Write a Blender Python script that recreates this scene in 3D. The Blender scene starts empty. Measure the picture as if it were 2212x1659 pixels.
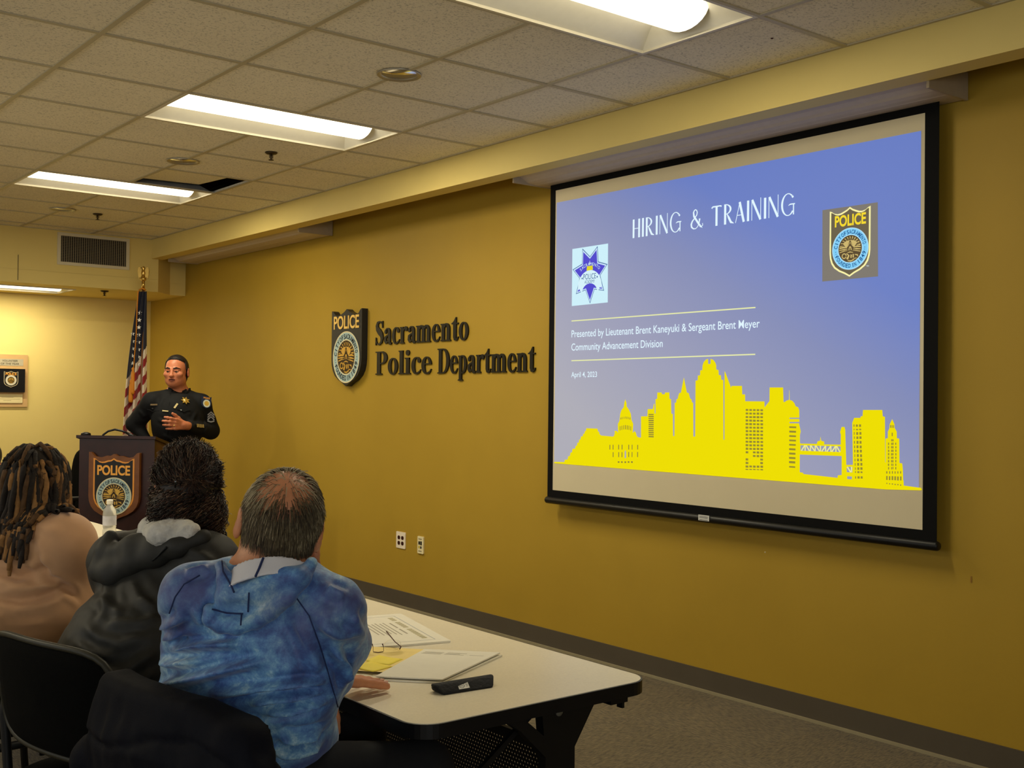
import bpy, bmesh, math, random
import numpy as np
from mathutils import Vector, Matrix, geometry
random.seed(7); np.random.seed(7)
SC = bpy.context.scene
COL = SC.collection
PI = math.pi

# ---------------------------------------------------------------- camera
CAM_H = 1.462
F_PX = 2419.38
CR = np.array([0.7806690,-0.6248468,0.0110670]); CU = np.array([-0.0166999,-0.0031555,0.9998556]); CF = np.array([0.6247216,0.7807410,0.0128983])
cam_d = bpy.data.cameras.new('camera'); cam = bpy.data.objects.new('camera', cam_d); COL.objects.link(cam)
cam_d.sensor_fit = 'HORIZONTAL'; cam_d.sensor_width = 36.0; cam_d.lens = F_PX / 2212 * 36.0
cam_d.clip_start = 0.05; cam_d.clip_end = 100
cam.matrix_world = Matrix(((CR[0], CU[0], -CF[0], 0), (CR[1], CU[1], -CF[1], 0), (CR[2], CU[2], -CF[2], CAM_H), (0, 0, 0, 1)))
SC.camera = cam

def at(x, y, Y):                      # a photo pixel seen at distance Y along the room
    d = CR * ((x - 1106) / F_PX) - CU * ((y - 829.5) / F_PX) + CF
    p = d * (Y / d[1]); return np.array([p[0], p[1], p[2] + CAM_H])

# ---------------------------------------------------------------- world, exposure
w = bpy.data.worlds.new('world'); SC.world = w; w.use_nodes = True
bg = w.node_tree.nodes['Background']; bg.inputs[0].default_value = (0.9, 0.8, 0.6, 1); bg.inputs[1].default_value = 0.0
SC.view_settings.view_transform = 'Standard'; SC.view_settings.look = 'None'
SC.view_settings.gamma = 1.0; SC.view_settings.use_curve_mapping = False
SC.view_settings.exposure = 0.0
LAMP = 4.6                             # brightness of the fluorescent lenses
LAMP_W = 34.0                          # light each fitting throws down, watts
LAMP_COL = (1.0, 0.90, 0.66)
try:
    SC.cycles.use_denoising = True
    SC.cycles.max_bounces = 8; SC.cycles.diffuse_bounces = 5; SC.cycles.glossy_bounces = 3
    SC.cycles.transmission_bounces = 6; SC.cycles.caustics_reflective = False; SC.cycles.caustics_refractive = False
    SC.cycles.sample_clamp_indirect = 6.0
except Exception: pass

DAY = 3.0; DAY_COL = (0.92, 0.97, 1.0)   # daylight through the windows of the left wall
# room sizes
XW = 4.30; YF = 11.36; ZC = 2.909; XS = 3.88; XP = 4.0; ZB = 2.727; ZL = 2.42; YB = 10.245
XL = -4.6; YN = -3.4
# ---------------------------------------------------------------- materials
def lin(c):
    if max(c) > 1.001: c = [x / 255.0 for x in c]
    return tuple((x / 12.92 if x <= 0.04045 else ((x + 0.055) / 1.055) ** 2.4) for x in c[:3])
MATS = {}
def mat(name, rgb, rough=0.6, metal=0.0, emit=None, estr=0.0, var=0.12, vscale=30.0, bump=0.0, bscale=120.0, spec=0.4, trans=0.0, alpha=None, sheen=0.0, ior=1.45, coords='Object'):
    """rgb is sRGB 0..255; a procedural noise varies it by +-var and can bump it"""
    if name in MATS: return MATS[name]
    m = bpy.data.materials.new(name); m.use_nodes = True
    nt = m.node_tree; b = nt.nodes['Principled BSDF']
    base = lin(rgb)
    tc = nt.nodes.new('ShaderNodeTexCoord')
    if var > 0:
        nz = nt.nodes.new('ShaderNodeTexNoise'); nz.inputs['Scale'].default_value = vscale; nz.inputs['Detail'].default_value = 4
        nt.links.new(tc.outputs[coords], nz.inputs['Vector'])
        rp = nt.nodes.new('ShaderNodeMapRange'); rp.inputs[1].default_value = 0.25; rp.inputs[2].default_value = 0.75
        rp.inputs[3].default_value = 1 - var; rp.inputs[4].default_value = 1 + var
        nt.links.new(nz.outputs['Fac'], rp.inputs[0])
        mx = nt.nodes.new('ShaderNodeMix'); mx.data_type = 'RGBA'; mx.blend_type = 'MULTIPLY'; mx.inputs[0].default_value = 1
        mx.inputs[6].default_value = (*base, 1); nt.links.new(rp.outputs[0], mx.inputs[7])
        nt.links.new(mx.outputs[2], b.inputs['Base Color'])
    else: b.inputs['Base Color'].default_value = (*base, 1)
    b.inputs['Roughness'].default_value = rough; b.inputs['Metallic'].default_value = metal
    b.inputs['Specular IOR Level'].default_value = spec; b.inputs['IOR'].default_value = ior
    b.inputs['Transmission Weight'].default_value = trans
    if sheen: b.inputs['Sheen Weight'].default_value = sheen
    if emit is not None:
        b.inputs['Emission Color'].default_value = (*emit, 1); b.inputs['Emission Strength'].default_value = estr
    if bump > 0:
        n2 = nt.nodes.new('ShaderNodeTexNoise'); n2.inputs['Scale'].default_value = bscale; n2.inputs['Detail'].default_value = 3
        nt.links.new(tc.outputs[coords], n2.inputs['Vector'])
        bp = nt.nodes.new('ShaderNodeBump'); bp.inputs['Strength'].default_value = bump; bp.inputs['Distance'].default_value = 0.004
        nt.links.new(n2.outputs['Fac'], bp.inputs['Height']); nt.links.new(bp.outputs[0], b.inputs['Normal'])
    MATS[name] = m; return m
def glow(name, rgb, s=1.0, base=(12, 12, 14)):      # lit picture elements of the projected slide
    return mat(name, base, rough=0.9, spec=0.0, emit=lin(rgb), estr=s, var=0)

# ---------------------------------------------------------------- mesh building
def V3(p): return np.asarray(p, float)
class MB:
    def __init__(s): s.v = []; s.f = []; s.mi = []; s.sm = []
    def add(s, verts, faces, mi=0, smooth=False):
        o = len(s.v); s.v.extend([tuple(map(float, p)) for p in verts])
        for f in faces: s.f.append(tuple(i + o for i in f)); s.mi.append(mi); s.sm.append(smooth)
        return s
    def box(s, lo, hi, mi=0):
        x0, y0, z0 = lo; x1, y1, z1 = hi
        v = [(x0,y0,z0),(x1,y0,z0),(x1,y1,z0),(x0,y1,z0),(x0,y0,z1),(x1,y0,z1),(x1,y1,z1),(x0,y1,z1)]
        return s.add(v, [(0,3,2,1),(4,5,6,7),(0,1,5,4),(1,2,6,5),(2,3,7,6),(3,0,4,7)], mi)
    def obox(s, c, ax, half, mi=0):      # oriented box, ax = three unit vectors
        c = V3(c); A = [V3(a) * h for a, h in zip(ax, half)]
        v = [c + sx*A[0] + sy*A[1] + sz*A[2] for sz in (-1,1) for sx, sy in ((-1,-1),(1,-1),(1,1),(-1,1))]
        return s.add(v, [(0,3,2,1),(4,5,6,7),(0,1,5,4),(1,2,6,5),(2,3,7,6),(3,0,4,7)], mi)
    def quad(s, a, b, c, d, mi=0): return s.add([a,b,c,d], [(0,1,2,3)], mi)
    def tube(s, pts, r, n=10, mi=0, caps=True, flat=None):
        P = [V3(p) for p in pts]; k = len(P); rr = list(r) if hasattr(r, '__len__') else [r]*k
        vs = []; up = None
        for i in range(k):
            t = P[min(i+1,k-1)] - P[max(i-1,0)]; t = t/ (np.linalg.norm(t)+1e-12)
            if up is None:
                a = np.array([0,0,1.]) if abs(t[2]) < 0.9 else np.array([1.,0,0]); up = a - t*np.dot(a,t)
            up = up - t*np.dot(up,t); up /= np.linalg.norm(up)+1e-12; sd = np.cross(t, up)
            for j in range(n):
                a = 2*PI*j/n; vs.append(P[i] + rr[i]*(math.cos(a)*up*(flat or 1) + math.sin(a)*sd))
        fs = [(i*n+j, i*n+(j+1)%n, (i+1)*n+(j+1)%n, (i+1)*n+j) for i in range(k-1) for j in range(n)]
        if caps: fs += [tuple(range(n-1,-1,-1)), tuple((k-1)*n+j for j in range(n))]
        return s.add(vs, fs, mi, True)
    def lathe(s, prof, o=(0,0,0), z=(0,0,1), n=24, mi=0, smooth=True, sx=1.0, sy=1.0):
        z = V3(z); z /= np.linalg.norm(z); a = np.array([1.,0,0]) if abs(z[0]) < 0.8 else np.array([0,1.,0])
        x = a - z*np.dot(a,z); x /= np.linalg.norm(x); y = np.cross(z,x); o = V3(o)
        vs = [o + z*h + r*(sx*math.cos(2*PI*j/n)*x + sy*math.sin(2*PI*j/n)*y) for r, h in prof for j in range(n)]
        k = len(prof)
        fs = [(i*n+j, i*n+(j+1)%n, (i+1)*n+(j+1)%n, (i+1)*n+j) for i in range(k-1) for j in range(n)]
        if prof[0][0] > 1e-6: fs.append(tuple(range(n-1,-1,-1)))
        if prof[-1][0] > 1e-6: fs.append(tuple((k-1)*n+j for j in range(n)))
        return s.add(vs, fs, mi, smooth)
    def flat(s, loops, fr, d0=0.0, d1=None, mi=0, side=None):
        """2-D loops (first outer, rest holes) placed by frame fr=(o,x,y,n); extruded from d0 to d1 along n"""
        o, x, y, n = [V3(q) for q in fr]
        tri = geometry.tessellate_polygon([[Vector((p[0], p[1], 0)) for p in L] for L in loops])
        pts = [p for L in loops for p in L]; N = len(pts)
        top = d0 if d1 is None else d1
        T = []
        for t in tri:
            a, b, c = [pts[i] for i in t]
            T.append(t if (b[0]-a[0])*(c[1]-a[1])-(b[1]-a[1])*(c[0]-a[0]) > 0 else (t[0], t[2], t[1]))
        s.add([o + x*p[0] + y*p[1] + n*top for p in pts], T, mi)
        if d1 is not None:
            vs = [o + x*p[0] + y*p[1] + n*d0 for p in pts] + [o + x*p[0] + y*p[1] + n*d1 for p in pts]
            fs = []; b0 = 0
            for li, L in enumerate(loops):
                k = len(L); ar = sum(L[i][0]*L[(i+1)%k][1]-L[(i+1)%k][0]*L[i][1] for i in range(k))
                fwd = (ar > 0) == (li == 0)
                for i in range(k):
                    a, b = b0+i, b0+(i+1)%k
                    fs.append((a, b, b+N, a+N) if fwd else (b, a, a+N, b+N))
                b0 += k
            s.add(vs, fs, mi if side is None else side)
            s.add([o + x*p[0] + y*p[1] + n*d0 for p in pts], [(t[0], t[2], t[1]) for t in T], mi if side is None else side)
        return s
    def build(s, name, mats, parent=None, smooth=None):
        me = bpy.data.meshes.new(name); me.from_pydata(s.v, [], s.f); me.update()
        for m in (mats if isinstance(mats, (list, tuple)) else [mats]): me.materials.append(m)
        me.polygons.foreach_set('material_index', s.mi)
        me.polygons.foreach_set('use_smooth', s.sm if smooth is None else [smooth]*len(s.f))
        ob = bpy.data.objects.new(name, me); COL.objects.link(ob)
        if parent is not None:
            ob.parent = parent
            bpy.context.view_layer.update()
            ob.matrix_parent_inverse = parent.matrix_world.inverted()
        return ob
def tag(o, label=None, cat=None, group=None, kind=None):
    if label: o['label'] = label
    if cat: o['category'] = cat
    if group: o['group'] = group
    if kind: o['kind'] = kind
    return o
def thing(name, loc, label, cat, group=None):
    o = bpy.data.objects.new(name, None); COL.objects.link(o); o.location = loc; o.empty_display_size = 0.1
    bpy.context.view_layer.update(); return tag(o, label, cat, group)
def bevel(ob, w=0.004, seg=2, ang=35):
    m = ob.modifiers.new('bevel', 'BEVEL'); m.width = w; m.segments = seg; m.limit_method = 'ANGLE'; m.angle_limit = math.radians(ang); return ob
def copy_tree(o, parent=None, delta=None):
    c = o.copy(); COL.objects.link(c)
    if parent is not None: c.parent = parent; c.matrix_parent_inverse = o.matrix_parent_inverse.copy()
    for ch in o.children: copy_tree(ch, c)
    return c
# 2-D outline pieces
def circ(cx, cy, r, n=32, a0=0, a1=2*PI, ry=None):
    full = abs(a1-a0-2*PI) < 1e-6; k = n if full else n+1
    return [(cx + r*math.cos(a0+(a1-a0)*i/n), cy + (ry or r)*math.sin(a0+(a1-a0)*i/n)) for i in range(k)]
def rrect(x0, y0, x1, y1, r, n=5):
    out = []
    for cx, cy, a in ((x1-r,y0+r,-PI/2),(x1-r,y1-r,0),(x0+r,y1-r,PI/2),(x0+r,y0+r,PI)):
        out += [(cx+r*math.cos(a+PI/2*i/n), cy+r*math.sin(a+PI/2*i/n)) for i in range(n+1)]
    return out
def stroke(pts, wd):                  # variable-width pen stroke -> outline
    P = np.array(pts, float); k = len(P); wd = np.array(wd if hasattr(wd,'__len__') else [wd]*k, float)
    t = np.gradient(P, axis=0); t /= np.linalg.norm(t, axis=1)[:,None]+1e-9; nn = np.stack([-t[:,1], t[:,0]], 1)
    return [tuple(p) for p in P - nn*wd[:,None]/2] + [tuple(p) for p in (P + nn*wd[:,None]/2)[::-1]]
def ell_arc(cx, cy, rx, ry, a0, a1, n=20): return [(cx+rx*math.cos(math.radians(a0+(a1-a0)*i/n)), cy+ry*math.sin(math.radians(a0+(a1-a0)*i/n))) for i in range(n+1)]
_FONT = {}
def text_tris(s, size=1.0, off=0.0, sx=1.0, spacing=1.0):
    """flat triangles of a line of sans lettering, left-aligned at 0,0; returns verts(2-D), tris, width"""
    key = (s, off, spacing)
    if key not in _FONT:
        cu = bpy.data.curves.new('t', 'FONT'); cu.body = s; cu.size = 1.0; cu.offset = off; cu.space_character = spacing; cu.resolution_u = 5; cu.fill_mode = 'FRONT'
        ob = bpy.data.objects.new('t', cu); COL.objects.link(ob); bpy.context.view_layer.update()
        dg = bpy.context.evaluated_depsgraph_get(); me = bpy.data.meshes.new_from_object(ob.evaluated_get(dg))
        vs = [(v.co.x, v.co.y) for v in me.vertices]; fs = [tuple(p.vertices) for p in me.polygons]
        bpy.data.objects.remove(ob); bpy.data.curves.remove(cu); bpy.data.meshes.remove(me); _FONT[key] = (vs, fs)
    vs, fs = _FONT[key]
    x0 = min((v[0] for v in vs), default=0); x1 = max((v[0] for v in vs), default=0)
    return [((x-x0)*size*sx, y*size) for x, y in vs], fs, (x1-x0)*size*sx
def put_text(mb, s, fr, x, y, height, width=None, off=0.0, mi=0, d=0.0, thick=0.0, spacing=1.0, capref=None):
    """text with capital height `height`, squeezed to `width`, lower-left corner at x,y of frame fr"""
    vs, fs, w0 = text_tris(s, 1.0, off, 1.0, spacing)
    hv, _, _ = text_tris(capref or 'H', 1.0, off); ch = max(q[1] for q in hv) - min(q[1] for q in hv)
    k = height/ch; kx = k if width is None else width/w0
    o, X, Y, n = [V3(q) for q in fr]
    f2 = lambda d_: [o + X*(x+a*kx) + Y*(y+b*k) + n*d_ for a, b in vs]
    def up(t):
        a, b, c = vs[t[0]], vs[t[1]], vs[t[2]]
        return t if (b[0]-a[0])*(c[1]-a[1])-(b[1]-a[1])*(c[0]-a[0]) > 0 else tuple(reversed(t))
    F = [up(t) for t in fs]
    mb.add(f2(d+thick), F, mi)
    if thick > 0:
        ed = {}
        for t in F:
            for i in range(len(t)):
                e = (t[i], t[(i+1)%len(t)]); ed[e] = 1
        bd = [e for e in ed if (e[1], e[0]) not in ed]; N = len(vs)
        mb.add(f2(d) + f2(d+thick), [(a, b, b+N, a+N) for a, b in bd], mi)
    return w0*kx
def ring_text(mb, s, fr, cx, cy, r, a_mid, span, height, mi=0, d=0.0, outward=True, off=0.0):
    """letters set around a circle; a_mid,span in degrees; outward = tops point away from the centre"""
    o, X, Y, n = [V3(q) for q in fr]
    hv, _, _ = text_tris('H', 1.0, off); ch = max(q[1] for q in hv); k = height/ch
    L = len(s)
    for i, c in enumerate(s):
        if c == ' ': continue
        a = a_mid + (span/2 - span*i/(L-1))*(1 if outward else -1)
        vs, fs, w0 = text_tris(c, 1.0, off)
        ar = math.radians(a); rad = np.array([math.cos(ar), math.sin(ar)]); tan = np.array([math.sin(ar), -math.cos(ar)])
        if not outward: rad, tan = -rad, -tan
        kx = min(k, abs(math.radians(span/(L-1)))*r*0.86/max(w0, 0.2))
        base = np.array([cx, cy]) + (rad*(r - height/2) if outward else -rad*r - rad*height/2)
        P = [base + tan*((x-w0/2)*kx) + rad*(y*k) for x, y in vs]
        F = [f for f in fs]
        mb.add([o + X*p[0] + Y*p[1] + n*d for p in P], F, mi)
# ---------------------------------------------------------------- room shell
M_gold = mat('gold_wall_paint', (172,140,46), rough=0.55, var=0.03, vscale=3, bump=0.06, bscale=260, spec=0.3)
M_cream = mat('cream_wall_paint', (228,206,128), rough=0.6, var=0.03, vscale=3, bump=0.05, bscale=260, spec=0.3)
M_back = mat('dim_wall_paint', (205,190,150), rough=0.7, var=0.03, vscale=3)
M_base = mat('rubber_baseboard', (84,76,64), rough=0.5, var=0.05, vscale=8)
M_lip = mat('base_lip_highlight', (150,140,112), rough=0.5, var=0.05)  # pale colour stands for light reflected by the baseboard's lower lip
M_bar = mat('ceiling_grid_metal', (188,178,150), rough=0.5, var=0.03)
M_dark = mat('dark_void', (20,19,17), rough=0.95, var=0.1)
def ceiling_tile_mat():
    m = mat('mineral_ceiling_tile', (242,234,214), rough=0.95, var=0.05, vscale=2.0, spec=0.1)
    nt = m.node_tree; b = nt.nodes['Principled BSDF']; tc = next(n for n in nt.nodes if n.type == 'TEX_COORD')
    src = b.inputs['Base Color'].links[0].from_socket
    nz = nt.nodes.new('ShaderNodeTexNoise'); nz.inputs['Scale'].default_value = 95; nz.inputs['Detail'].default_value = 3; nz.inputs['Roughness'].default_value = 0.7
    nt.links.new(tc.outputs['Object'], nz.inputs['Vector'])
    r = nt.nodes.new('ShaderNodeMapRange'); r.inputs[1].default_value = 0.34; r.inputs[2].default_value = 0.47; r.inputs[3].default_value = 0.62; r.inputs[4].default_value = 1.0
    nt.links.new(nz.outputs['Fac'], r.inputs[0])
    mx = nt.nodes.new('ShaderNodeMix'); mx.data_type = 'RGBA'; mx.blend_type = 'MULTIPLY'; mx.inputs[0].default_value = 1
    nt.links.new(src, mx.inputs[6]); nt.links.new(r.outputs[0], mx.inputs[7]); nt.links.new(mx.outputs[2], b.inputs['Base Color'])
    bp = nt.nodes.new('ShaderNodeBump'); bp.inputs['Strength'].default_value = 0.35; bp.inputs['Distance'].default_value = 0.003
    nt.links.new(nz.outputs['Fac'], bp.inputs['Height']); nt.links.new(bp.outputs[0], b.inputs['Normal'])
    return m
M_tile = ceiling_tile_mat()
def carpet_mat():
    m = mat('patterned_carpet', (94,82,58), rough=0.98, var=0.10, vscale=3.0, spec=0.05, sheen=0.2)
    nt = m.node_tree; b = nt.nodes['Principled BSDF']; tc = next(n for n in nt.nodes if n.type == 'TEX_COORD')
    src = b.inputs['Base Color'].links[0].from_socket
    sep = nt.nodes.new('ShaderNodeSeparateXYZ'); nt.links.new(tc.outputs['Object'], sep.inputs[0])
    def math_(op, a, b_=None):
        n = nt.nodes.new('ShaderNodeMath'); n.operation = op
        for i, q in enumerate((a, b_)):
            if q is None: continue
            if isinstance(q, (int, float)): n.inputs[i].default_value = q
            else: nt.links.new(q, n.inputs[i])
        return n.outputs[0]
    # carpet squares laid quarter-turned: the weave runs along x in one square, along y in the next
    cx = math_('FLOOR', math_('DIVIDE', sep.outputs[0], 0.61)); cy = math_('FLOOR', math_('DIVIDE', sep.outputs[1], 0.61))
    par = math_('ABSOLUTE', math_('MODULO', math_('ADD', cx, cy), 2))
    facs = []
    for sc in ((26, 190, 40), (190, 26, 40)):
        mp = nt.nodes.new('ShaderNodeMapping'); mp.inputs['Scale'].default_value = sc; mp.inputs['Rotation'].default_value = (0, 0, 0.35)
        nt.links.new(tc.outputs['Object'], mp.inputs[0])
        nz = nt.nodes.new('ShaderNodeTexNoise'); nz.inputs['Scale'].default_value = 1.0; nz.inputs['Detail'].default_value = 4; nz.inputs['Roughness'].default_value = 0.65
        nt.links.new(mp.outputs[0], nz.inputs['Vector']); facs.append(nz.outputs['Fac'])
    mf = nt.nodes.new('ShaderNodeMix'); mf.data_type = 'FLOAT'
    nt.links.new(par, mf.inputs[0]); nt.links.new(facs[0], mf.inputs[2]); nt.links.new(facs[1], mf.inputs[3])
    r = nt.nodes.new('ShaderNodeMapRange'); r.inputs[1].default_value = 0.34; r.inputs[2].default_value = 0.66; r.inputs[3].default_value = 0.25; r.inputs[4].default_value = 1.85
    nt.links.new(mf.outputs[0], r.inputs[0])
    mx = nt.nodes.new('ShaderNodeMix'); mx.data_type = 'RGBA'; mx.blend_type = 'MULTIPLY'; mx.inputs[0].default_value = 1
    nt.links.new(src, mx.inputs[6]); nt.links.new(r.outputs[0], mx.inputs[7]); nt.links.new(mx.outputs[2], b.inputs['Base Color'])
    bp = nt.nodes.new('ShaderNodeBump'); bp.inputs['Strength'].default_value = 0.5; bp.inputs['Distance'].default_value = 0.004
    nt.links.new(mf.outputs[0], bp.inputs['Height']); nt.links.new(bp.outputs[0], b.inputs['Normal'])
    return m
M_carpet = carpet_mat()
def struct(name, mb, m, **k): return tag(mb.build(name, m, **k), kind='structure')

struct('floor', MB().box((XL, YN, -0.1), (XW, YF, 0)), M_carpet)
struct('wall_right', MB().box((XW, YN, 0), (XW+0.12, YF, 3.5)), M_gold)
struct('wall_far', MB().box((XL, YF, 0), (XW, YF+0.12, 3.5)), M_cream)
WINS = [(1.0, 3.0), (3.6, 5.6), (6.2, 8.2)]
struct('wall_left', MB().flat([[(YN, 0), (YF, 0), (YF, 3.5), (YN, 3.5)]] + [[(a, 1.0), (a, 2.3), (c, 2.3), (c, 1.0)] for a, c in WINS], ((XL, 0, 0), (0,1,0), (0,0,1), (1,0,0)), -0.12, 0), M_back)
for i, (a, c) in enumerate(WINS):
    wf = MB().flat([[(a, 1.0), (c, 1.0), (c, 2.3), (a, 2.3)], [(a+0.05, 1.05), (a+0.05, 2.25), (c-0.05, 2.25), (c-0.05, 1.05)]], ((XL, 0, 0), (0,1,0), (0,0,1), (1,0,0)), -0.09, -0.03)
    wo = struct('window_%d' % (i+1), wf, mat('window_frame', (190,185,170), rough=0.5, var=0.02))
    MB().box((XL-0.08, a+0.05, 1.05), (XL-0.07, c-0.05, 2.25)).build('pane', mat('daylit_pane', (200,210,220), rough=0.2, emit=DAY_COL, estr=DAY, var=0), wo)
struct('wall_back', MB().flat([[(XL, 0), (XW, 0), (XW, 3.5), (XL, 3.5)], [(-3.6, 1.0), (-3.6, 2.3), (0.6, 2.3), (0.6, 1.0)]], ((0, YN, 0), (1,0,0), (0,0,1), (0,1,0)), -0.12, 0), M_back)
wo = struct('window_4', MB().flat([[(-3.6, 1.0), (0.6, 1.0), (0.6, 2.3), (-3.6, 2.3)], [(-3.55, 1.05), (-3.55, 2.25), (0.55, 2.25), (0.55, 1.05)]], ((0, YN, 0), (1,0,0), (0,0,1), (0,1,0)), -0.09, -0.03), mat('window_frame', (190,185,170)))
MB().box((-3.55, YN-0.08, 1.05), (0.55, YN-0.07, 2.25)).build('pane', mat('daylit_pane_bright', (200,210,220), rough=0.2, emit=DAY_COL, estr=DAY*1.7, var=0), wo)
struct('trim_4', MB().box((XL, YN, 3.5), (XW, YF, 3.6)), M_dark)                       # the slab above the hung ceiling
struct('baseboard_right', MB().box((XW-0.009, YN, 0.012), (XW-0.0002, YF-0.001, 0.112)), M_base)
struct('trim_2', MB().box((XW-0.020, YN, 0.0005), (XW-0.001, YF-0.012, 0.013)), M_lip)
struct('baseboard_far', MB().box((XL, YF-0.009, 0.0005), (XW-0.021, YF-0.0002, 0.112)), M_base)
# drop beam in front of the right wall, and the low soffit across the far end
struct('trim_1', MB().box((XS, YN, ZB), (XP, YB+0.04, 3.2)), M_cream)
b = MB().flat([[(XL, YB), (3.945, YB), (4.14, 10.45), (4.299, 10.46), (4.299, YF-0.001), (XL, YF-0.001)],
               [(2.070, 10.531), (2.070, 11.068), (3.289, 11.068), (3.289, 10.531)]], ((0,0,ZL), (1,0,0), (0,1,0), (0,0,1)), 0, 0.09)
b.flat([[(XL, YB), (3.945, YB), (4.14, 10.45), (4.299, 10.46), (4.299, YF-0.001), (XL, YF-0.001)]], ((0,0,ZL+0.115), (1,0,0), (0,1,0), (0,0,1)), 0, 3.2-ZL-0.115)
b.flat([[(XL, YB), (3.945, YB), (4.14, 10.45), (4.14, 10.5), (XL, 10.5)]], ((0,0,ZL+0.09), (1,0,0), (0,1,0), (0,0,1)), 0, 0.026)
b.box((4.14, 10.4602, ZL+0.09), (4.299, 10.52, ZL+0.116))
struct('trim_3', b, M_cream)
# seam in the soffit face
struct('trim_5', MB().box((2.700, YB-0.003, 2.44), (2.706, YB+0.001, 2.66)), mat('soffit_seam', (120,105,66), var=0))

# hung ceiling: two-foot tiles in a metal grid, openings for the fittings
GX = [3.324 - 0.61*k for k in range(0, 13)][::-1]; G0 = 3.3068
GY = [G0 + 0.61*r for r in range(-11, 12)]
XE = [GX[0]-0.5] + GX + [XS]; YE = GY + [YB]
XE[0] = XL
LIGHTS = [(2.104, -1), (2.104, 3), (2.104, 7)]
FILL_LIGHTS = [(-1.556, 3), (-1.556, 7)]  # fittings added out of view to help light the room
CANS = [(2.715, 4.226), (2.715, 6.670), (2.715, 9.062)]
def row_y(r): return G0 + 0.61*r
ct = MB(); skip = set()
for x0, r in LIGHTS + FILL_LIGHTS:
    for dx in (0, 0.61): skip.add((round(x0+dx, 2), round(row_y(r), 2)))
skip.add((2.71, round(row_y(6), 2)))
for cx, cy in CANS:
    y0 = max(y for y in YE if y < cy)
    for dx in (-0.61, 0): skip.add((round(2.714+dx, 2), round(y0, 2)))
    y1 = min(y for y in YE if y > cy)
    ct.flat([[(2.104, y0), (3.324, y0), (3.324, y1), (2.104, y1)], circ(cx, cy, 0.088, 28)[::-1]], ((0,0,ZC), (1,0,0), (0,1,0), (0,0,1)), 0, 0.016)
for i in range(len(XE)-1):
    for j in range(len(YE)-1):
        if (round(XE[i], 2), round(YE[j], 2)) in skip: continue
        ct.box((XE[i], YE[j], ZC), (XE[i+1], YE[j+1], ZC+0.016))
struct('ceiling', ct, M_tile)
gb = MB(); hw = 0.0115; zt = ZC-0.0055
def bar_x(y, xa, xb): gb.box((xa, y-hw, zt), (xb, y+hw, ZC-0.0003))
def bar_y(x, ya, yb): gb.box((x-hw, ya, zt+0.0002), (x+hw, yb, ZC-0.0002))
mids = [(x0+0.61, row_y(r), row_y(r+1)) for x0, r in LIGHTS+FILL_LIGHTS]
for y in GY: bar_x(y, XL, XS-0.001)
for x in GX:
    ys = [YN] + GY + [YB-0.001]
    for a, b_ in zip(ys[:-1], ys[1:]):
        if any(abs(x-mx_) < 0.01 and abs(a-ma) < 0.01 for mx_, ma, mb_ in mids): continue
        c = [q for q in CANS if abs(q[0]-x) < 0.05 and a < q[1] < b_]
        if c: bar_y(x, a, c[0][1]-0.096); bar_y(x, c[0][1]+0.096, b_)
        else: bar_y(x, a, b_)
gb.box((XS-0.016, YN, zt+0.0001), (XS-0.0005, YB-0.001, ZC-0.0002)); gb.box((XL, YB-0.016, zt+0.0003), (XS-0.017, YB-0.0005, ZC-0.0001))
struct('trim_6', gb, M_bar)
# a tile lifted out of place beside the second light
tl = MB().box((-0.297, -0.297, 0), (0.297, 0.297, 0.016)).build('ceiling_tile', M_tile)
tl.location = (2.925, row_y(6)+0.285, ZC+0.026); tl.rotation_euler = (math.radians(1.2), math.radians(-2.0), math.radians(4.0))
tag(tl, 'speckled ceiling tile pushed out of its grid leaving a dark gap beside a lit fixture', 'ceiling tile')

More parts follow.
